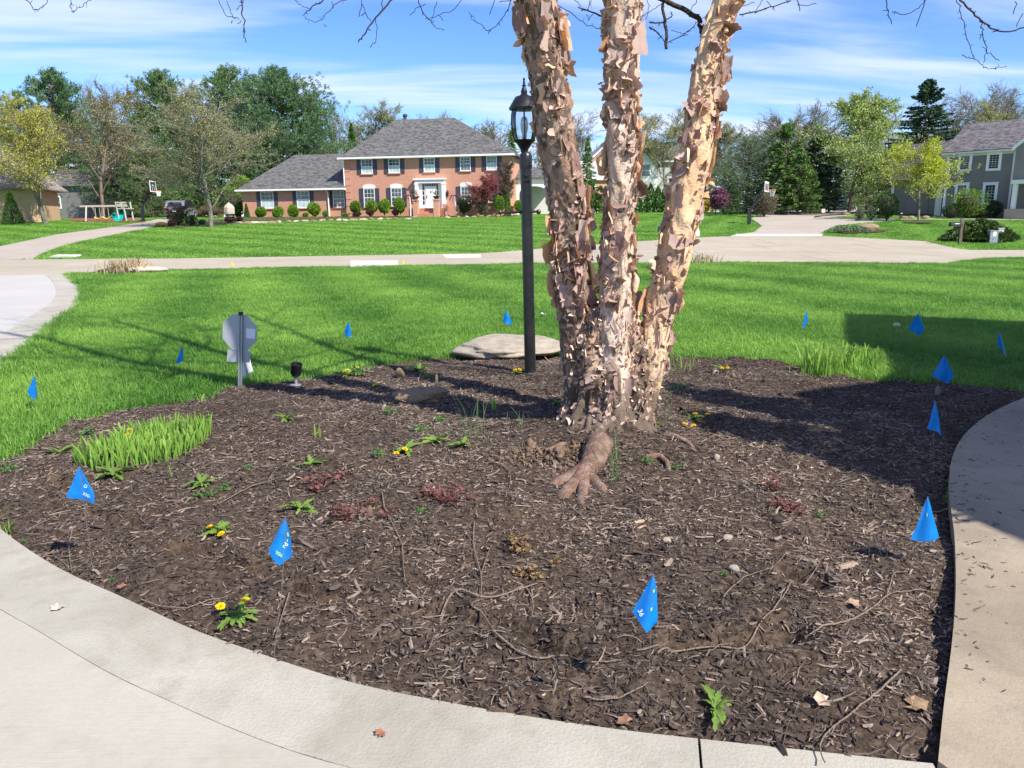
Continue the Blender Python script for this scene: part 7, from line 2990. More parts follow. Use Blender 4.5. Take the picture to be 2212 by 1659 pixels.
dandelion(z3b(160, 485), 'dandelion with yellow flowers at the far right mulch edge', .15, 9, [z3b(148, 472), z3b(180, 470)])
dandelion(zM(1290, 505), 'low green weeds beside the far tan rock', .20, 14)
dandelion(zM(490, 800), 'yellow-green rosette in the middle of the left bed', .14, 12)
dandelion(zM(2110, 708), 'small green rosette left of the birch foot', .12, 9)
dandelion(zL(420, 1400), 'round-leaved weed at the left end of the daffodil patch', .17, 10)
dandelion(zL(800, 1545), 'leafy weed under the front edge of the daffodil patch', .18, 15)
dandelion(z5b(865, 1175), 'small weed right of the dark birch foot', .10, 9)
dandelion(z4(570, 140), 'green weed tuft between the digit flag and the daffodils', .12, 10)


def weed(px_, lab, size, n, seed, mat='weed', h=.35):
    r2 = np.random.default_rng(seed)
    b = PB(*px_)
    C = np.stack([r2.normal(0, size * .5, n), r2.normal(0, size * .5, n), np.abs(r2.normal(0, size * h, n)) + .008], 1)
    D = C * [1, 1, .3] + r2.normal(0, size * .35, (n, 3))
    V, F, tn = cards(C, D, size * .42 * r2.uniform(.6, 1.3, n), size * .20, r2)
    o = link('weed', make_mesh('weed', V, F, MAT[mat], tn), None, tuple(b))
    return tag(o, lab, 'weed', 'small green weeds in the mulch')


for k, (f_, x, y, s_, lab) in enumerate(((z4, 1085, 245, .055, 'feathery weed beside the yellow-green rosette'), (z4, 1180, 205, .04, 'smaller feathery weed right of the yellow-green rosette'),
                                         (z4, 660, 380, .04, 'feathery weed beside the sunken crack'), (z4, 1300, 98, .035, 'tiny weed in mid bed left of the red plants'),
                                         (zL, 600, 1270, .07, 'weed at the back of the daffodil patch'), (zL, 45, 1525, .06, 'weed at the left picture edge below the grass'),
                                         (zM, 1040, 1015, .05, 'feathery weed left of the mid bed dandelion'), (zM, 1295, 868, .055, 'grey-green weed above the mid bed dandelion'),
                                         (zM, 1100, 762, .055, 'weed in front of the half sunk tan rock'), (zM, 1410, 812, .05, 'weed on the edge of the trunk shadow'),
                                         (zM, 920, 530, .10, 'low weeds at the far bed edge'), (zM, 1350, 553, .06, 'weed between the far rock and the trunk shadow'),
                                         (zM, 1305, 1358, .03, 'bright green weed between the red plants'), (z3b, 722, 1335, .035, 'bright green weed beside the right red plants'),
                                         (z5b, 825, 1390, .045, 'mossy weed right of the birch roots'), (z5b, 985, 1410, .035, 'weed right of the small bare root'),
                                         (z5b, 995, 985, .06, 'weed in the shade right of the birch'), (z4, 588, 685, .018, 'tiny seedling near the left border'),
                                         (z4, 122, 485, .018, 'tiny yellow-green leaf at the left border'), (z5, 1990, 590, .022, 'tiny seedling below the white stone'))):
    weed(f_(x, y), lab, s_, 70, 500 + k)



def heuch_leaf(rng, olive=False):
    n = 11
    V, F = [(0, 0, 0)], []
    for i in range(n):
        a = -math.pi * .88 + 2 * math.pi * .88 * i / (n - 1)
        rr2 = .5 * (1 + (.22 if i % 2 == 0 else -.18)) * rng.uniform(.9, 1.1)
        V.append((rr2 * math.sin(a), .18 + rr2 * math.cos(a), rng.normal(.0, .07) + .10 * abs(math.sin(a))))
    for i in range(1, n):
        F.append((0, i + 1, i))
    return V, F


rg = np.random.default_rng(41)
he_red, he_ol = [], []
for k in range(5):
    V, F = heuch_leaf(rg)
    t_ = np.clip(rg.normal(.5, .25, len(V)), 0, 1)
    he_red.append(make_mesh('leaf', V, F, MAT['heuchera_red'], t_))
    he_ol.append(make_mesh('leaf', V, F, MAT['heuchera_olive'], t_))


def heuchera(px_, lab, w, n, ms, h=.07):
    b = PB(*px_)
    t_ = thing('heuchera', lab, 'plant', tuple(b), 0, 'heucheras in the mulch')
    st = []
    for k in range(int(n * 1.6)):
        a, r1 = rg.uniform(0, 6.28), w / 2 * math.sqrt(rg.random())
        p_ = np.array([r1 * math.cos(a), r1 * math.sin(a) * .8, h * rg.uniform(.25, 1.0) * (1 - .5 * r1 / (w / 2))])
        s_ = rg.uniform(.014, .030)
        link('leaf', ms[rg.integers(0, 5)], t_, tuple(p_), (rg.normal(.3, .45), rg.normal(0, .4), rg.uniform(0, 6.28)), s_)
        st.append(tube_np(np.array([[0, 0, -.01], p_ * .6, p_]), np.full(3, .0014), 3))
    V, F = join_np(st)
    link('stalks', make_mesh('stalks', V, F, MAT['heuchera_red'], np.full(len(V), .5)), t_)


heuchera(zM(700, 1205), 'red-leaved heuchera in the left middle of the bed', .24, 26, he_red, .10)
heuchera(zM(825, 1150), 'sparse red heuchera right of the left one', .15, 13, he_red, .08)
heuchera(zM(860, 1390), 'low red heuchera right of the lime print flag', .22, 24, he_red, .09)
heuchera(zM(995, 1330), 'small upright red heuchera sprig beside the dried seed head', .08, 8, he_red, .09)
heuchera(zM(1105, 1380), 'tiny pink heuchera sprig in mid bed', .08, 6, he_red, .05)
heuchera(zM(1350, 1270), 'dark red heuchera left of the brownish one', .14, 14, he_red, .09)
heuchera(zM(1495, 1295), 'brownish red heuchera below the birch roots', .22, 26, he_red, .11)
heuchera(z5(840, 450), 'olive brown heuchera in the front middle of the bed', .15, 20, he_ol, .11)
heuchera(z5(905, 600), 'low olive heuchera just below the taller olive one', .14, 15, he_ol, .07)
heuchera(z5(1045, 530), 'tiny olive heuchera sprig right of the olive pair', .05, 6, he_ol, .05)
heuchera(z3b(465, 1180), 'bright red heuchera on the right side of the bed', .17, 20, he_red, .12)
heuchera(z3b(485, 1275), 'small red heuchera below the bright red one', .13, 12, he_red, .07)
heuchera(z3b(580, 1320), 'pinkish heuchera beside a bright green weed', .15, 14, he_red, .07)


def blades(rng, pts, h, w, mat, lean=.18, name='leaves', flat=True, tip=.5):
    V, F, t_ = [], [], []
    for (x, y, z) in pts:
        hh = h * rng.uniform(.65, 1.15)
        a = rng.uniform(0, 6.28)
        la, ll = rng.uniform(0, 6.28), lean * rng.uniform(.1, 1.4)
        dx, dy = math.cos(la) * ll * hh, math.sin(la) * ll * hh
        sx_, sy_ = math.cos(a) * w / 2, math.sin(a) * w / 2
        b = len(V)
        for s, wd in ((0, .8), (.35, 1), (.7, .95), (.92, .6), (1, .12)):
            V += [(x + dx * s * s - sx_ * wd, y + dy * s * s - sy_ * wd, z + hh * s), (x + dx * s * s + sx_ * wd, y + dy * s * s + sy_ * wd, z + hh * s)]
            tt = np.clip(.30 + .5 * s + rng.normal(0, .06), 0, 1)
            t_ += [tt, tt]
        for i in range(4):
            F.append((b + 2 * i, b + 2 * i + 1, b + 2 * i + 3, b + 2 * i + 2))
    return V, F, t_


rg = np.random.default_rng(51)
dp = [tuple(PB(*zL(*p_))[:2]) for p_ in ((520, 1480), (640, 1535), (720, 1520), (870, 1490), (1000, 1495), (1150, 1460), (1300, 1405), (1420, 1330), (1505, 1255), (1490, 1215), (1250, 1225), (980, 1260), (760, 1360), (560, 1420))]
xs_, ys_ = [p_[0] for p_ in dp], [p_[1] for p_ in dp]
pts = []
while len(pts) < 720:
    x, y = rg.uniform(min(xs_), max(xs_)), rg.uniform(min(ys_), max(ys_))
    if inside(dp, x, y):
        pts.append((x, y, bz(x, y) - .01))
cxd, cyd = np.mean(xs_), np.mean(ys_)
V, F, t_ = blades(rg, pts, .145, .0125, 'daffodil', .28)
dt_ = thing('daffodil_patch', 'dense patch of pale green daffodil leaves at the left of the bed', 'daffodils', (cxd, cyd, 0))
o = link('leaves', make_mesh('leaves', np.array(V) - [cxd, cyd, 0], F, MAT['daffodil'], t_), dt_)
o['kind'] = 'stuff'
for x, y, n in ((905, 1230, 1), (890, 1262, 1)):
    w_ = at(*zL(x, y), PB(*zL(900, 1400)).y + .10)
    g_ = bz(w_.x, w_.y)
    fl = thing('dandelion', 'yellow dandelion flower ' + ('standing highest' if y < 1250 else 'half hidden') + ' among the daffodil leaves', 'dandelion', (w_.x, w_.y, g_), 0, 'dandelions in the mulch')
    flower(fl, 0, 0, w_.z - g_, .022)
for (pl, n_, h, w, lab, lean, mat) in (([(590, 505), (660, 512), (740, 530), (800, 520), (900, 505), (1000, 510), (1045, 500), (1010, 470), (800, 470), (640, 480)], 190, .27, .015, 'loose clump of daffodil leaves at the far right lawn edge', .35, 'daffodil'),):
    pw = [tuple(PB(*z3b(*p_))[:2]) for p_ in pl]
    xs_, ys_ = [p_[0] for p_ in pw], [p_[1] for p_ in pw]
    pts = []
    while len(pts) < n_:
        x, y = rg.uniform(min(xs_), max(xs_)), rg.uniform(min(ys_), max(ys_))
        if inside(pw, x, y):
            pts.append((x, y, bz(x, y) - .01))
    V, F, t_ = blades(rg, pts, h, w, mat, lean)
    cxd, cyd = np.mean(xs_), np.mean(ys_)
    d2 = thing('daffodil_patch', lab, 'daffodils', (cxd, cyd, 0))
    o = link('leaves', make_mesh('leaves', np.array(V) - [cxd, cyd, 0], F, MAT[mat], t_), d2)
    o['kind'] = 'stuff'
for k, (f_, x, y, n_, h, w, lean, mat, lab, spr) in enumerate((
        (zM, 1600, 925, 11, .27, .004, .30, 'allium', 'tuft of tall thin bulb leaves left of the birch', .05),
        (zM, 1545, 905, 4, .17, .004, .15, 'allium', 'few thin bulb leaves beside the tall tuft', .03),
        (zM, 1875, 850, 7, .15, .004, .5, 'allium', 'thin bulb leaves in the trunk shadow', .05),
        (z5b, 668, 1465, 12, .27, .004, .35, 'allium', 'thin bulb leaves in front of the birch root', .03),
        (z5b, 940, 1195, 5, .26, .0045, .08, 'allium', 'upright thin bulb stem right of the birch foot', .015),
        (z5b, 970, 885, 22, .16, .011, .15, 'daffodil', 'short bulb leaves at the lawn edge right of the birch', .11),
        (zM, 680, 905, 4, .10, .016, .1, 'daffodil', 'single broad pale sprout in the left bed', .015),
        (zM, 1730, 745, 5, .11, .014, .3, 'daffodil', 'pale sprout on the sunny strip between the trunk shadows', .02),
        (z4, 910, 140, 4, .08, .010, .3, 'daffodil', 'small pale sprout left of the yellow-green rosette', .02),
        (zL, 1400, 1040, 6, .09, .012, .5, 'daffodil', 'pale sprout at the back edge of the left bed', .05),
        (z3b, 620, 515, 7, .10, .013, .3, 'daffodil', 'small bulb leaves left of the loose daffodil clump', .05))):
    b = PB(*f_(x, y))
    pts = [(rg.normal(0, spr), rg.normal(0, spr), -.01) for _ in range(n_)]
    V, F, t_ = blades(rg, pts, h, w, mat, lean)
    o = link('bulb_leaves', make_mesh('bulb_leaves', V, F, MAT[mat], t_), None, tuple(b))
    tag(o, lab, 'bulb plant', 'bulb leaves coming up in the mulch')

for lab, f_, pts, r_, subs in (
        ('long pale fallen twig curving below the right hole', z6, [(-120, 790), (0, 780), (250, 750), (450, 690), (530, 620), (620, 520), (690, 410), (755, 345)], .0040, [[(755, 345), (820, 335), (900, 350)], [(190, 815), (270, 750), (370, 655)]]),
        ('long grey forked twig lying right of centre', z6, [(820, 690), (900, 640), (1000, 605), (1100, 580), (1190, 540), (1270, 480), (1340, 410), (1420, 392), (1510, 385), (1560, 382), (1660, 405)], .0042, [[(1340, 410), (1362, 350), (1378, 272), (1470, 268)]]),
        ('grey twig running down over the front border', z6, [(1430, 893), (1300, 1020), (1200, 1100), (1080, 1200), (1010, 1250), (960, 1290), (915, 1360), (912, 1420), (945, 1490)], .0036, [[(1010, 1250), (985, 1310)]]),
        ('thin curved twig above the right hole', z6, [(300, 430), (350, 370), (430, 300), (520, 270), (600, 255), (710, 240)], .0028, [[(605, 255), (622, 190)]]),
        ('dark stick lying across the middle front of the bed', z5, [(385, 800), (500, 770), (630, 740), (800, 690), (940, 645)], .0050, []),
        ('pale curved twig below the front middle hole', z5, [(590, 810), (640, 870), (700, 930), (760, 980), (830, 1030), (900, 1055), (1000, 1075), (1100, 1085), (1200, 1090), (1300, 1085), (1410, 1075)], .0042, []),
        ('thin twig standing left of the olive heucheras', z5, [(75, 130), (90, 230), (140, 320), (180, 400), (190, 430), (195, 540), (205, 640)], .0032, [[(190, 430), (245, 370)]]),
        ('thin twig lying beside the olive heucheras', z5, [(590, 300), (585, 400), (595, 480), (625, 570), (632, 650), (628, 740)], .0032, [[(628, 590), (660, 500), (685, 430)]]),
        ('short reddish twig below the olive heucheras', z5, [(880, 665), (910, 720), (922, 770), (912, 825)], .0036, []),
        ('twig beside the digit flag near the left border', z4, [(380, 425), (362, 500), (366, 580), (378, 645)], .0030, [[(290, 570), (340, 600), (372, 640)]]),
        ('pale straight twig left of the digit flag', z4, [(140, 435), (220, 390), (330, 332)], .0026, []),
        ('long thin twig in the left middle of the bed', zM, [(80, 1320), (250, 1220), (380, 1180), (520, 1140)], .003, [[(380, 1180), (430, 1100)]]),
        ('thin twig hooked beside the birch root', zM, [(1720, 1065), (1790, 1085), (1830, 1120), (1838, 1190), (1800, 1280)], .003, []),
        ('twig lying over the mulch near the front right', z5, [(1205, 1285), (1300, 1300), (1400, 1295), (1500, 1240), (1560, 1205)], .0034, []),
        ('twig left of the lime print flag near the border', z4, [(740, 790), (850, 835), (980, 850), (1090, 800), (1190, 780)], .003, []),
        ('twig standing by the lime print flag', z4, [(1515, 770), (1470, 900), (1440, 1000)], .003, [])):
    parts = []
    for j, pl in enumerate([pts] + subs):
        W = np.array([PB(*f_(*p_)) for p_ in pl])
        s = np.linspace(0, len(W) - 1, (len(W) - 1) * 4 + 1)
        Q = np.stack([np.interp(s, np.arange(len(W)), W[:, i]) for i in range(3)], 1)
        if len(Q) > 6:
            for _ in range(2):
                Q[1:-1] = .25 * Q[:-2] + .5 * Q[1:-1] + .25 * Q[2:]
        Q[:, 2] = np.maximum(Q[:, 2], [bz(a, b) if inside(bed_poly, a, b) else tz(a, b) + .006 for a, b in Q[:, :2]]) + .014 + rg.normal(0, .0015, len(Q))
        parts.append(tube_np(Q, np.linspace(r_, r_ * .55, len(Q)) * (1 if j == 0 else .7), 6))
    V, F = join_np(parts)
    o0 = V.mean(0)
    o = link('fallen_twig', make_mesh('fallen_twig', V - o0, F, MAT['twig_pale'], smooth=True), None, tuple(o0))
    tag(o, lab, 'twig', 'fallen twigs on the mulch')
for k, (f_, x, y, s_, lab) in enumerate(((z6, 1110, 470, .035, 'crumpled tan oak leaf in the front right mulch'), (z6, 950, 1090, .035, 'pale torn leaf near the front right twig'), (z6, 1500, 1120, .045, 'large brown dry leaf by the front right corner'),
                                         (z5, 1440, 1420, .03, 'brown dry leaf touching the front border'), (z4, 645, 725, .025, 'reddish dry leaf by the left border'), (z4, 600, 215, .025, 'tan dry leaf right of the digit flag'),
                                         (z4, 310, 830, .03, 'pale dry leaf lying on the concrete border'), (z5, 60, 1490, .02, 'small dry seed cluster lying on the pale concrete'))):
    b = PB(*f_(x, y)) if k < 6 else P(*f_(x, y))
    V, F = heuch_leaf(rg)
    mb = MB()
    mb.add([(a * s_ * 1.7, b_ * s_ * 1.4, c * s_ * 1.4 + .2 * s_ * abs(a)) for a, b_, c in V], F)
    o = mb.build('dry_leaf', plain('dry_leaf%d' % k, ((.36, .24, .15), (.42, .31, .22), (.26, .17, .09), (.22, .12, .07), (.28, .12, .07), (.36, .25, .16), (.55, .45, .33), (.28, .12, .06))[k], .8, var=.3, scale=40), None, (b.x, b.y, b.z + .012), (0, 0, rg.uniform(0, 6)))
    tag(o, lab, 'leaf', 'dry leaves')

wY = P(*z1(640, 1258)).y
wY = max(wY, 62)
ws = at(*z1(640, 1262), wY)
ws.z = tz(ws.x, wY) - .03


def wsu(x, y):
    p_ = at(*z1(x, y), wY)
    return p_.x - ws.x, p_.z - ws.z


sw = thing('swing_set', 'weathered wooden swing set with green slide under the trees', 'swing set', tuple(ws), 0)
a, b = wsu(560, 1158), wsu(840, 1152)
mb = MB()
mb.box(a[0], b[0] + .6, -.08, .08, b[1] - .08, b[1] + .08)
mb.build('top_beam', MAT['wood_weathered'], sw)
for x, yy in ((628, -.9), (648, .9), (850, -.6), (905, .6), (840, .6), (900, -.6)):
    u, _ = wsu(x, 1200)
    mb = MB()
    mb.tube([(u, yy, -.1), (u - .15, yy * .25 if x < 700 else yy, b[1] + (.0 if x < 700 else .35))], .075, 6)
    mb.build('leg', MAT['wood_weathered'], sw)
u0, _ = wsu(838, 1150)
u1, zt = wsu(908, 1128)
mb = MB()
mb.box(u0, u1, -.65, .65, 1.05, 1.12)
mb.build('platform', MAT['wood_weathered'], sw)
mb = MB()
for k in range(3):
    mb.box(u0 + .02, u1 - .02, -.7, -.64, zt - .05 - k * .16, zt + .04 - k * .16)
mb.build('tower_rail', MAT['wood_weathered'], sw)
for x in (682, 742):
    u, _ = wsu(x, 1200)
    for dx in (-.22, .22):
        mb = MB()
        mb.tube([(u + dx * .8, 0, b[1]), (u + dx, 0, .42)], .018, 5)
        mb.build('chain', MAT['siding_pale'], sw, recalc=False)
    mb = MB()
    pts = [(u + .30 * math.cos(t_), 0, .42 - .14 * math.sin(t_)) for t_ in np.linspace(0, math.pi, 9)]
    for p_, q__ in zip(pts, pts[1:]):
        mb.add([(p_[0], -.12, p_[2]), (q__[0], -.12, q__[2]), (q__[0], .12, q__[2]), (p_[0], .12, p_[2]), (p_[0], -.12, p_[2] - .05), (q__[0], -.12, q__[2] - .05), (q__[0], .12, q__[2] - .05), (p_[0], .12, p_[2] - .05)],
               [(0, 1, 2, 3), (7, 6, 5, 4), (0, 4, 5, 1), (3, 2, 6, 7), (0, 3, 7, 4), (1, 5, 6, 2)])
    mb.build('swing_seat', MAT['flag_yellow'], sw)
MAT['teal'] = plain('teal_plastic', (.0, .33, .30), .35)
sx0, _ = wsu(862, 1240)
mb = MB()
for yy in (0,):
    mb.add([(sx0 - .42, -.9, .05), (sx0 + .18, -.9, .05), (sx0 + .42, .3, 1.1), (sx0 - .10, .3, 1.1), (sx0 - .42, -.9, .0), (sx0 + .18, -.9, .0), (sx0 + .42, .3, 1.0), (sx0 - .10, .3, 1.0)],
           [(0, 1, 2, 3), (7, 6, 5, 4), (0, 4, 5, 1), (1, 5, 6, 2), (2, 6, 7, 3), (3, 7, 4, 0)])
    for e in (-.44, .16):
        mb.add([(sx0 + e, -.92, .02), (sx0 + e + .05, -.92, .02), (sx0 + e + .32, .3, 1.05), (sx0 + e + .27, .3, 1.05), (sx0 + e, -.92, .22), (sx0 + e + .05, -.92, .22), (sx0 + e + .32, .3, 1.25), (sx0 + e + .27, .3, 1.25)],
               [(0, 3, 2, 1), (4, 5, 6, 7), (0, 1, 5, 4), (1, 2, 6, 5), (2, 3, 7, 6), (3, 0, 4, 7)])
mb.build('slide', MAT['teal'], sw)
u, _ = wsu(798, 1238)
bs = MB()
bs.box(u - .16, u + .16, -.15, .15, .35, .42)
bs.box(u - .18, u + .18, .1, .16, .42, .75)
bs.box(u - .18, u - .12, -.15, .1, .42, .58)
bs.box(u + .12, u + .18, -.15, .1, .42, .58)
bs.build('baby_swing', MAT['teal'], sw)
mp_ = [P(*z1(*p_))[:2] for p_ in ((470, 1256), (640, 1266), (950, 1262), (1020, 1250), (900, 1238), (560, 1238))]
mr = plain('red_mulch', (.20, .075, .05), .95, var=.4, scale=4)
tag(paved('play_mulch', [tuple(p_) for p_ in mp_], 1.5, .03, 0, mr), 'reddish mulch under the swing set', kind='structure')


def hoop(lab, base, pole_px, board, rim, rim_dir, seed, H_arm):
    """board: 4 pixel corners; rim: pixel centre"""
    Y = base.y
    t_ = thing('basketball_hoop', lab, 'basketball hoop', tuple(base), 0, 'driveway basketball hoops')
    g_ = lambda p_: (at(*p_, Y).x - base.x, at(*p_, Y).z - base.z)
    top = g_(pole_px)
    mb = MB()
    mb.box(-.09, .09, -.09, .09, -.1, top[1] * .55)
    mb.build('pole', MAT['black'], t_)
    pm = MB()
    pm.box(-.13, .13, -.14, -.10, top[1] * .02, top[1] * .42)
    pm.build('pole_pad', MAT['black'], t_)
    B = [g_(p_) for p_ in board]
    cxb = sum(p_[0] for p_ in B) / 4
    czb = sum(p_[1] for p_ in B) / 4
    side = 1 if cxb > 0 else -1
    for dz in (0, .35):
        mb = MB()
        mb.tube([(0, 0, top[1] * .52 - .1 + dz * .3), (cxb - side * .12, .1, czb - .25 + dz)], .05, 6)
        mb.build('arm', MAT['black'], t_)
    xl, xr = min(p_[0] for p_ in B), max(p_[0] for p_ in B)
    zl_, zh = min(p_[1] for p_ in B), max(p_[1] for p_ in B)
    hw = .85
    dxb = (xr - xl)
    kk = base.x / base.y
    ang = math.acos(min(1, dxb / (2 * hw) / math.hypot(1, kk))) - math.atan(kk)
    e = Vector((math.cos(ang), math.sin(ang), 0))
    n_ = Vector((-e.y, e.x, 0))
    if n_.x * side < 0:
        n_ = -n_
    fr = MB()

    def slab(u0, u1, z0, z1, d0, d1):
        V = []
        for z in (z0, z1):
            for u, d in ((u0, d0), (u1, d0), (u1, d1), (u0, d1)):
                p_ = Vector((cxb, 0, 0)) + e * u + n_ * d
                V.append((p_.x, p_.y, z))
        fr.add(V, [(0, 3, 2, 1), (4, 5, 6, 7), (0, 1, 5, 4), (1, 2, 6, 5), (2, 3, 7, 6), (3, 0, 4, 7)])
    f = .09
    slab(-hw, -hw + f, zl_, zh, -.02, .02)
    slab(hw - f, hw, zl_, zh, -.02, .02)
    slab(-hw + f, hw - f, zl_, zl_ + f, -.02, .02)
    slab(-hw + f, hw - f, zh - f, zh, -.02, .02)
    zs0 = zl_ + .15
    for (a, b, c, d) in ((-.3, -.24, zs0, zs0 + .46), (.24, .3, zs0, zs0 + .46), (-.24, .24, zs0 + .40, zs0 + .46)):
        slab(a, b, c, d, -.008, .012)
    bd = fr.build('backboard', MAT['white'], t_)
    fr = MB()
    slab(-hw + f, hw - f, zl_ + f, zh - f, -.006, .006)
    fr.build('glass', MAT['lantern_glass'] if side > 0 and seed == 1 else MAT['lantern_glass'], bd)
    rc = Vector((cxb, 0, 0)) + n_ * .40
    rz_ = g_(rim)[1]
    mb = MB()
    ring = [(rc.x + .24 * math.cos(a), rc.y + .24 * math.sin(a), rz_) for a in np.linspace(0, 2 * math.pi, 17)]
    mb.tube(ring, .022, 5)
    mb.box(cxb - .06, cxb + .06, -.06, .06, rz_ - .08, rz_ + .04)
    rm_ = mb.build('rim', plain('rim_red', (.62, .10, .05), .4), t_)
    nt = MB()
    for k in range(10):
        a = 2 * math.pi * k / 10
        for s_ in (1, -1):
            nt.tube([(rc.x + .23 * math.cos(a), rc.y + .23 * math.sin(a), rz_), (rc.x + .15 * math.cos(a + s_ * .4), rc.y + .15 * math.sin(a + s_ * .4), rz_ - .25), (rc.x + .12 * math.cos(a), rc.y + .12 * math.sin(a), rz_ - .45)], .012, 3)
    nt.build('net', MAT['white'], rm_, recalc=False)


b = P(*z1(1005, 1262))
hoop('black pole basketball hoop with glass board by the left driveway', b, z1(975, 1060), [z1(1046, 978), z1(1086, 978), z1(1092, 1055), z1(1050, 1055)], z1(1092, 1047), 1, 1, 1)
b = P(*z3(352, 1096))
hoop('black basketball hoop on a slanted arm beside the right driveway', b, z3(360, 940), [z3(462, 812), z3(488, 812), z3(486, 880), z3(464, 880)], z3(500, 866), 1, 2, 1)

cb = P(*z1(1270, 1218))
cb = at(*z1(1270, 1218), 76)
cb.z = tz(cb.x, 76)
car = thing('parked_car', 'silver grey hatchback parked on the left driveway by the garage', 'car', tuple(cb), R_(97))
prof = [(-2.15, .32), (-2.22, .55), (-2.20, .95), (-2.05, 1.08), (-1.75, 1.52), (-1.25, 1.66), (.1, 1.66), (.75, 1.42), (1.25, 1.05), (2.05, .88), (2.2, .6), (2.15, .32)]
mb = MB()
ring_y = [(-.86, .96), (-.90, 1.0), (.90, 1.0), (.86, .96)]
V, F = [], []
n_ = len(prof)
for yv, sc_ in ring_y:
    for x, z in prof:
        taper_ = 1 - .12 * max(0, (z - .95)) if abs(yv) > .87 else 1 - .2 * max(0, z - .95)
        V.append((x * sc_, yv * taper_, .32 + (z - .32) * (sc_ if sc_ < 1 else 1)))
for j in range(3):
    for i in range(n_):
        F.append((j * n_ + i, j * n_ + (i + 1) % n_, (j + 1) * n_ + (i + 1) % n_, (j + 1) * n_ + i))
F += [tuple(range(n_))[::-1], tuple(range(3 * n_, 4 * n_))]
mb.add(V, F)
MAT['car_paint'] = plain('silver_paint', (.30, .31, .33), .25, .5, .03)
mb.build('body', MAT['car_paint'], car, smooth=True)
mb = MB()
mb.add([(-2.10, -.68, 1.06), (-2.10, .68, 1.06), (-1.80, .58, 1.49), (-1.80, -.58, 1.49), (-2.06, -.68, 1.05), (-2.06, .68, 1.05), (-1.76, .58, 1.48), (-1.76, -.58, 1.48)],
       [(0, 1, 2, 3), (7, 6, 5, 4), (0, 4, 5, 1), (1, 5, 6, 2), (2, 6, 7, 3), (3, 7, 4, 0)])
mb.build('rear_window', MAT['dark_glass'], car)
for s_ in (-1, 1):
    mb = MB()
    mb.prism([(-1.75, 1.02), (1.0, 1.02), (.6, 1.40), (.05, 1.56), (-1.2, 1.56), (-1.6, 1.40)], 1, s_ * .845, s_ * .875)
    mb.build('side_window', MAT['dark_glass'], car)
    mb = MB()
    mb.box(-2.235, -2.12, s_ * .62 - .14, s_ * .62 + .2 * (1 if s_ > 0 else 1), .80, 1.0)
    mb.build('taillight', plain('taillight_red', (.5, .01, .01), .2), car)
    for x in (-1.35, 1.35):
        mb = MB()
        V_, F_ = [], []
        mb.prism([(x + .33 * math.cos(t_), .33 + .33 * math.sin(t_)) for t_ in np.linspace(0, 2 * math.pi, 20, endpoint=False)], 1, s_ * .72, s_ * .92)
        wh = mb.build('wheel', MAT['black'], car)
        mb = MB()
        mb.prism([(x + .20 * math.cos(t_), .33 + .20 * math.sin(t_)) for t_ in np.linspace(0, 2 * math.pi, 14, endpoint=False)], 1, s_ * .921, s_ * .935)
        mb.build('rim', MAT['steel'], wh)
mb = MB()
mb.box(-2.245, -2.205, -.25, .25, .62, .74)
mb.build('number_plate', MAT['white'], car)
mb = MB()
mb.box(-2.27, -2.10, -.82, .82, .36, .56)
mb.build('bumper', MAT['black'], car)

b = at(*z1(1608, 1262), 68)
b.z = tz(b.x, 68)
ls = thing('garden_ornament', 'pale pointed garden ornament on a stone base left of the garage', 'ornament', tuple(b), 0)
mb = MB()
mb.lathe([(.32, -.1), (.30, .1), (.24, .55), (.42, .62)], 8)
mb.build('base', MAT['rock'], ls)
mb = MB()
mb.lathe([(.44, .62), (.46, .8), (.46, 1.15), (.30, 1.38), (.10, 1.52), (.02, 1.60)], 8)
mb.build('top', MAT['rock_pale'], ls)

zg = q(2250, 300, 5.184)
b = P(*zg(480, 1530))
mbx = thing('mailbox', 'black mailbox on a wooden post at the right kerb', 'mailbox', tuple(b), 0)


def mg(x, y):
    p_ = at(*zg(x, y), b.y)
    return p_.x - b.x, p_.z - b.z


t0, t1 = mg(480, 1530), mg(512, 1240)
mb = MB()
mb.add([(t0[0] - .06, -.06, -.1), (t0[0] + .06, -.06, -.1), (t0[0] + .06, .06, -.1), (t0[0] - .06, .06, -.1), (t1[0] - .05, -.06, t1[1]), (t1[0] + .06, -.06, t1[1]), (t1[0] + .06, .06, t1[1]), (t1[0] - .05, .06, t1[1])],
       [(0, 3, 2, 1), (4, 5, 6, 7), (0, 1, 5, 4), (1, 2, 6, 5), (2, 3, 7, 6), (3, 0, 4, 7)])
mb.build('post', MAT['bark_brown'], mbx)
x0, z0 = mg(357, 1310)
x1, z1_ = mg(498, 1252)
mb = MB()
hw = .12
arch = [(-hw, z0), (hw, z0)] + [(hw * math.cos(t_), z1_ - hw + hw * math.sin(t_)) for t_ in np.linspace(0, math.pi, 10)]
mb.prism(arch, 0, x0, x1)
bx = mb.build('box', MAT['black_dull'], mbx)
mb = MB()
mb.box(x0 + .16, x0 + .36, -hw - .006, -hw - .001, z0 + .10, z0 + .135)
mb.build('name_strip', MAT['white'], bx)
mb = MB()
mb.add([(mg(410, 1312)[0], -.04, mg(410, 1312)[1] - .002), (mg(488, 1312)[0], -.04, mg(488, 1312)[1] - .002), (mg(485, 1360)[0], -.04, mg(485, 1360)[1]),
        (mg(410, 1312)[0], .04, mg(410, 1312)[1] - .002), (mg(488, 1312)[0], .04, mg(488, 1312)[1] - .002), (mg(485, 1360)[0], .04, mg(485, 1360)[1])],
       [(0, 1, 2), (5, 4, 3), (0, 3, 4, 1), (1, 4, 5, 2), (2, 5, 3, 0)])
mb.build('bracket', MAT['black'], mbx)
mb = MB()
mb.box(x1 - .03, x1 + .02, -.03, .03, t1[1] + .001, t1[1] + .12)
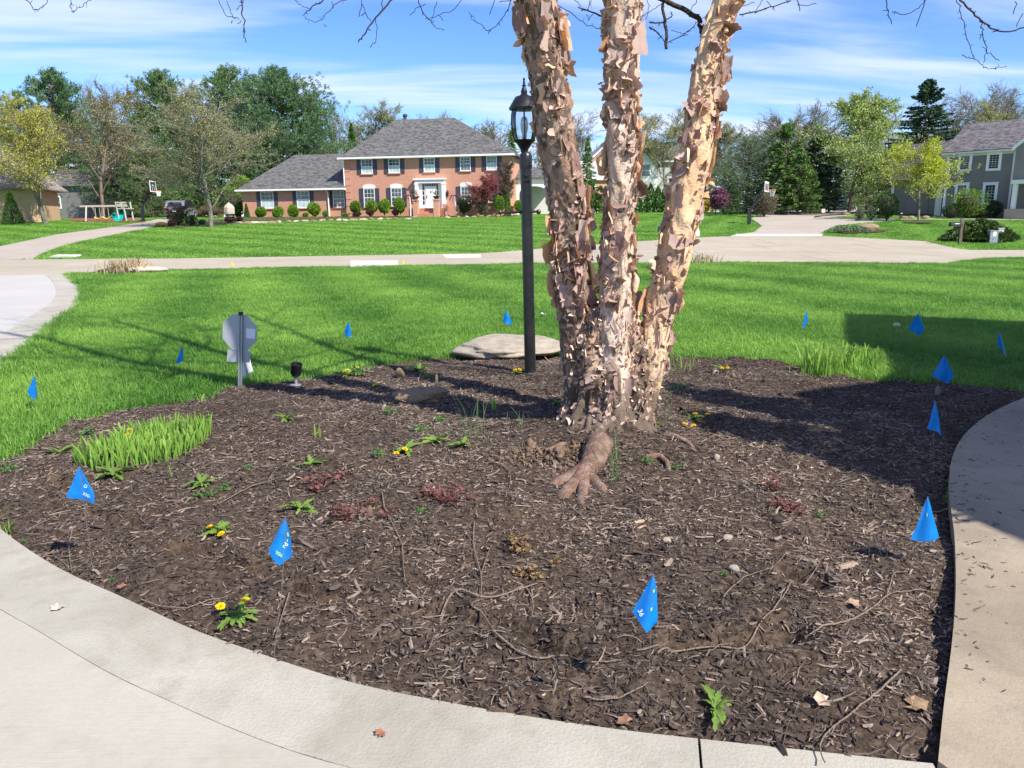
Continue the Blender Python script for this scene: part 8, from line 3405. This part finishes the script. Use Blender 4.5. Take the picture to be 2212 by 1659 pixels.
mb.build('flag_arm', MAT['bark_brown'], mbx)
jb = P(2150, 522)
for x0_, x1_, y0_, y1_, mat, lab in ((885, 990, 1462, 1360, 'steel', 'grey utility box standing in the juniper'), (985, 1062, 1450, 1330, 'siding_pale', 'pale green-grey utility box standing in the juniper')):
    Yb = jb.y - .75 if mat == 'steel' else jb.y - .35
    a, c_ = at(*zg(x0_, y0_), Yb), at(*zg(x1_, y1_), Yb)
    g_ = tz(a.x, Yb)
    t_ = thing('utility_box', lab, 'utility box', ((a.x + c_.x) / 2, Yb + .25, g_), R_(-8))
    w_ = (c_.x - a.x) / 2
    mb = MB()
    mb.box(-w_, w_, -.2, .2, -.05, c_.z - g_ - .04)
    mb.build('cabinet', MAT[mat], t_)
    mb = MB()
    mb.box(-w_ - .02, w_ + .02, -.22, .22, c_.z - g_ - .039, c_.z - g_)
    mb.build('lid', MAT[mat], t_)
    if mat == 'steel':
        mb = MB()
        mb.box(-w_ * .3, w_ * .5, -.206, -.201, .3, .55)
        mb.build('notice', MAT['white'], t_)
b = at(*z3(968, 985), 82)
b.z = tz(b.x, 82)
bn = thing('wheelie_bin', 'dark blue wheeled bin at the end of the right driveway', 'bin', tuple(b), 0)
mb = MB()
MAT['bin'] = plain('bin_plastic', (.012, .03, .055), .5)
mb.add([(-.45, -.35, 0), (.45, -.35, 0), (.45, .35, 0), (-.45, .35, 0), (-.6, -.45, 1.35), (.6, -.45, 1.35), (.6, .45, 1.35), (-.6, .45, 1.35)], [(0, 3, 2, 1), (4, 5, 6, 7), (0, 1, 5, 4), (1, 2, 6, 5), (2, 3, 7, 6), (3, 0, 4, 7)])
mb.build('body', MAT['bin'], bn)
mb = MB()
mb.box(-.64, .64, -.5, .5, 1.351, 1.48)
mb.build('lid', MAT['bin'], bn)
b = P(*z3(1182, 1150))
stone('boulder', 'tan boulder in a small mulch bed on the right lawn', (b.x, b.y + .5, b.z), (.60), .45, .30, 12, 'rock_tan', 0, .2, .22, cat='boulder')
mbp = [P(*z3(*p_))[:2] for p_ in ((925, 1152), (1000, 1163), (1180, 1160), (1300, 1150), (1260, 1140), (1000, 1140))]
tag(paved('boulder_bed', [tuple(p_) for p_ in mbp], 1.0, .05, 0, MAT['mulch_soil']), 'small mulch bed round the tan boulder', kind='structure')
b0 = P(*z3(1020, 1152))
shrub('groundcover', 'low grey-green groundcover left of the tan boulder', (b0.x, b0.y, b0.z), 2.6, .5, 140, 'bluegreen', .12, 900, 'spread')
rg2 = [(P(*z3(1490, 1090)).x + .95 * math.cos(t_), P(*z3(1490, 1090)).y + 1.1 * math.sin(t_)) for t_ in np.linspace(0, 2 * math.pi, 18, endpoint=False)]
tag(paved('mulch_ring', rg2, .8, .05, 0, MAT['mulch_soil']), 'mulch ring under the lime maple', kind='structure')
gbed = [P(*z3(*p_))[:2] for p_ in ((800, 1056), (860, 1044), (1100, 1030), (1300, 1030), (1640, 1040), (2212, 1056), (2212, 1020), (1640, 1022), (1100, 1014), (950, 1034), (800, 1046))]
tag(paved('house_bed', [tuple(p_) for p_ in gbed], 1.5, .05, 0, MAT['mulch_soil']), 'dark mulch bed along the grey house', kind='structure')
for x, yb, yt, lab in ((1912, 1046, 1000, 'mushroom path light below the round green bush'), (1372, 1078, 1015, 'dark path light left of the lime maple')):
    p_ = P(*z3(x, yb))
    h = at(*z3(x, yt), p_.y).z - p_.z
    t_ = thing('path_light', lab, 'path light', tuple(p_), 0, 'path lights by the grey house')
    mb = MB()
    mb.tube([(0, 0, -.1), (0, 0, h * .8)], .03, 6)
    mb.build('stem', MAT['black'], t_)
    mb = MB()
    mb.lathe([(.22, h * .78), (.18, h * .88), (.04, h)], 10)
    mb.build('cap', MAT['offwhite' if x > 1800 else 'black'], t_)
p_ = P(*z3(855, 1042))
t_ = thing('lawn_sign', 'small pale sign in the bed beside the right driveway', 'sign', tuple(p_), 0)
mb = MB()
mb.tube([(0, 0, -.1), (0, 0, .5)], .02, 5)
mb.build('stake', MAT['steel'], t_)
mb = MB()
mb.box(-.14, .14, -.03, -.02, .25, .58)
mb.build('sign_plate', plain('sign_pale', (.6, .52, .48)), t_)
for k, (x, w, lab) in enumerate(((1400, 60, 'tan flat rock left of the lime maple'), (1450, 50, 'brown rock by the lime maple trunk'), (1545, 55, 'tan rock right of the lime maple trunk'), (1010, 50, 'brown rock in the bed beside the right driveway'))):
    p_ = P(*z3(x, 1062 if x > 1200 else 1036))
    stone('landscape_rock', lab, p_, w / 2.765 * K / FPX * p_.y / 2, .25, .15, 600 + k, 'rock_tan', 0, .25, .3, 'landscape rocks on the right lawn', 'rock', 2)
p_ = P(*z5b(1094, 165))
h = at(*z5b(1094, 66), p_.y).z - p_.z
t_ = thing('garden_post', 'white turned post with dark mailbox plate right of the birch', 'post', tuple(p_), 0)
mb = MB()
mb.box(-.12, .12, -.12, .12, -.1, h * .28)
mb.lathe([(.10, h * .28), (.07, h * .4), (.09, h * .6), (.11, h * .62)], 8)
mb.box(-.09, .09, -.09, .09, h * .62, h * .9)
mb.lathe([(.14, h * .9), (.13, h * .94), (.03, h)], 8)
mb.build('post', MAT['white'], t_)
mb = MB()
mb.box(-.14, .14, -.3, .15, h * .68, h * .82)
mb.build('box', MAT['steel'], t_)
ip = [P(*p_)[:2] for p_ in ISLAND]
tag(paved('grass_island', [tuple(p_) for p_ in ip], .6, .03, 0, MAT['mulch_soil']), 'bare soil round the dry grass clump', kind='structure')


def dry_tuft(px0, px1, n, h, lab, seed):
    r2 = np.random.default_rng(seed)
    a, c_ = P(*px0), P(*px1)
    m = (a + c_) / 2
    w_ = (c_ - a).length / 2
    pts = [(r2.normal(0, .42) * w_, r2.normal(0, .35), -.02) for _ in range(n)]
    V, F, t_ = blades(r2, pts, h, .03, 'dry_grass', .55)
    o = link('dry_grass', make_mesh('dry_grass', V, F, MAT['dry_grass'], t_), None, tuple(m))
    return tag(o, lab, 'grass clump', 'dry grass clumps at the road edge')


dry_tuft((235, 589), (320, 588), 420, .42, 'dry tan grass clump beside the white driveway corner', 1)
dry_tuft((1480, 567), (1550, 566), 90, .30, 'dry tan grass at the road edge right of the birch', 2)
p_ = P(308, 588)
stone('stone', 'flat tan stone beside the dry grass clump', (p_.x, p_.y, p_.z), .75, .4, .12, 21, 'rock_pale', 0, .2, .2, None, 'stone', 3)
p_ = P(*zL(460, 21))
mb = MB()
mb.box(-.55, .55, -.25, .25, 0, .06)
o = mb.build('stone_slab', MAT['road_white'], None, (p_.x, p_.y, p_.z + .01), (R_(6), 0, R_(-10)))
tag(o, 'white slab lying on the far lawn corner', 'slab')
p_ = P(*z3b(1157, 236))
mb = MB()
mb.sphere((0, 0, .03), .05, 14, 0, 1, 1, .8)
o = mb.build('ball', plain('pale_ball', (.42, .50, .22), .7), None, tuple(p_), smooth=True)
tag(o, 'pale green ball lying in the shaded lawn', 'ball')
p_ = P(1176, 686)
V, F = heuch_leaf(rg)
mb = MB()
mb.add([(a * .09, b_ * .09, c * .12 + .05) for a, b_, c in V], F)
o = mb.build('paper_scrap', MAT['white'], None, tuple(p_))
tag(o, 'white paper scrap in the lawn right of the lamp post', 'scrap')
p_ = PB(984, 770)
mb = MB()
mb.add([(a * .08, b_ * .08, c * .12 + .05) for a, b_, c in V], F)
o = mb.build('paper_scrap', MAT['white'], None, tuple(p_))
tag(o, 'white crumpled scrap at the left end of the granite boulder', 'scrap')
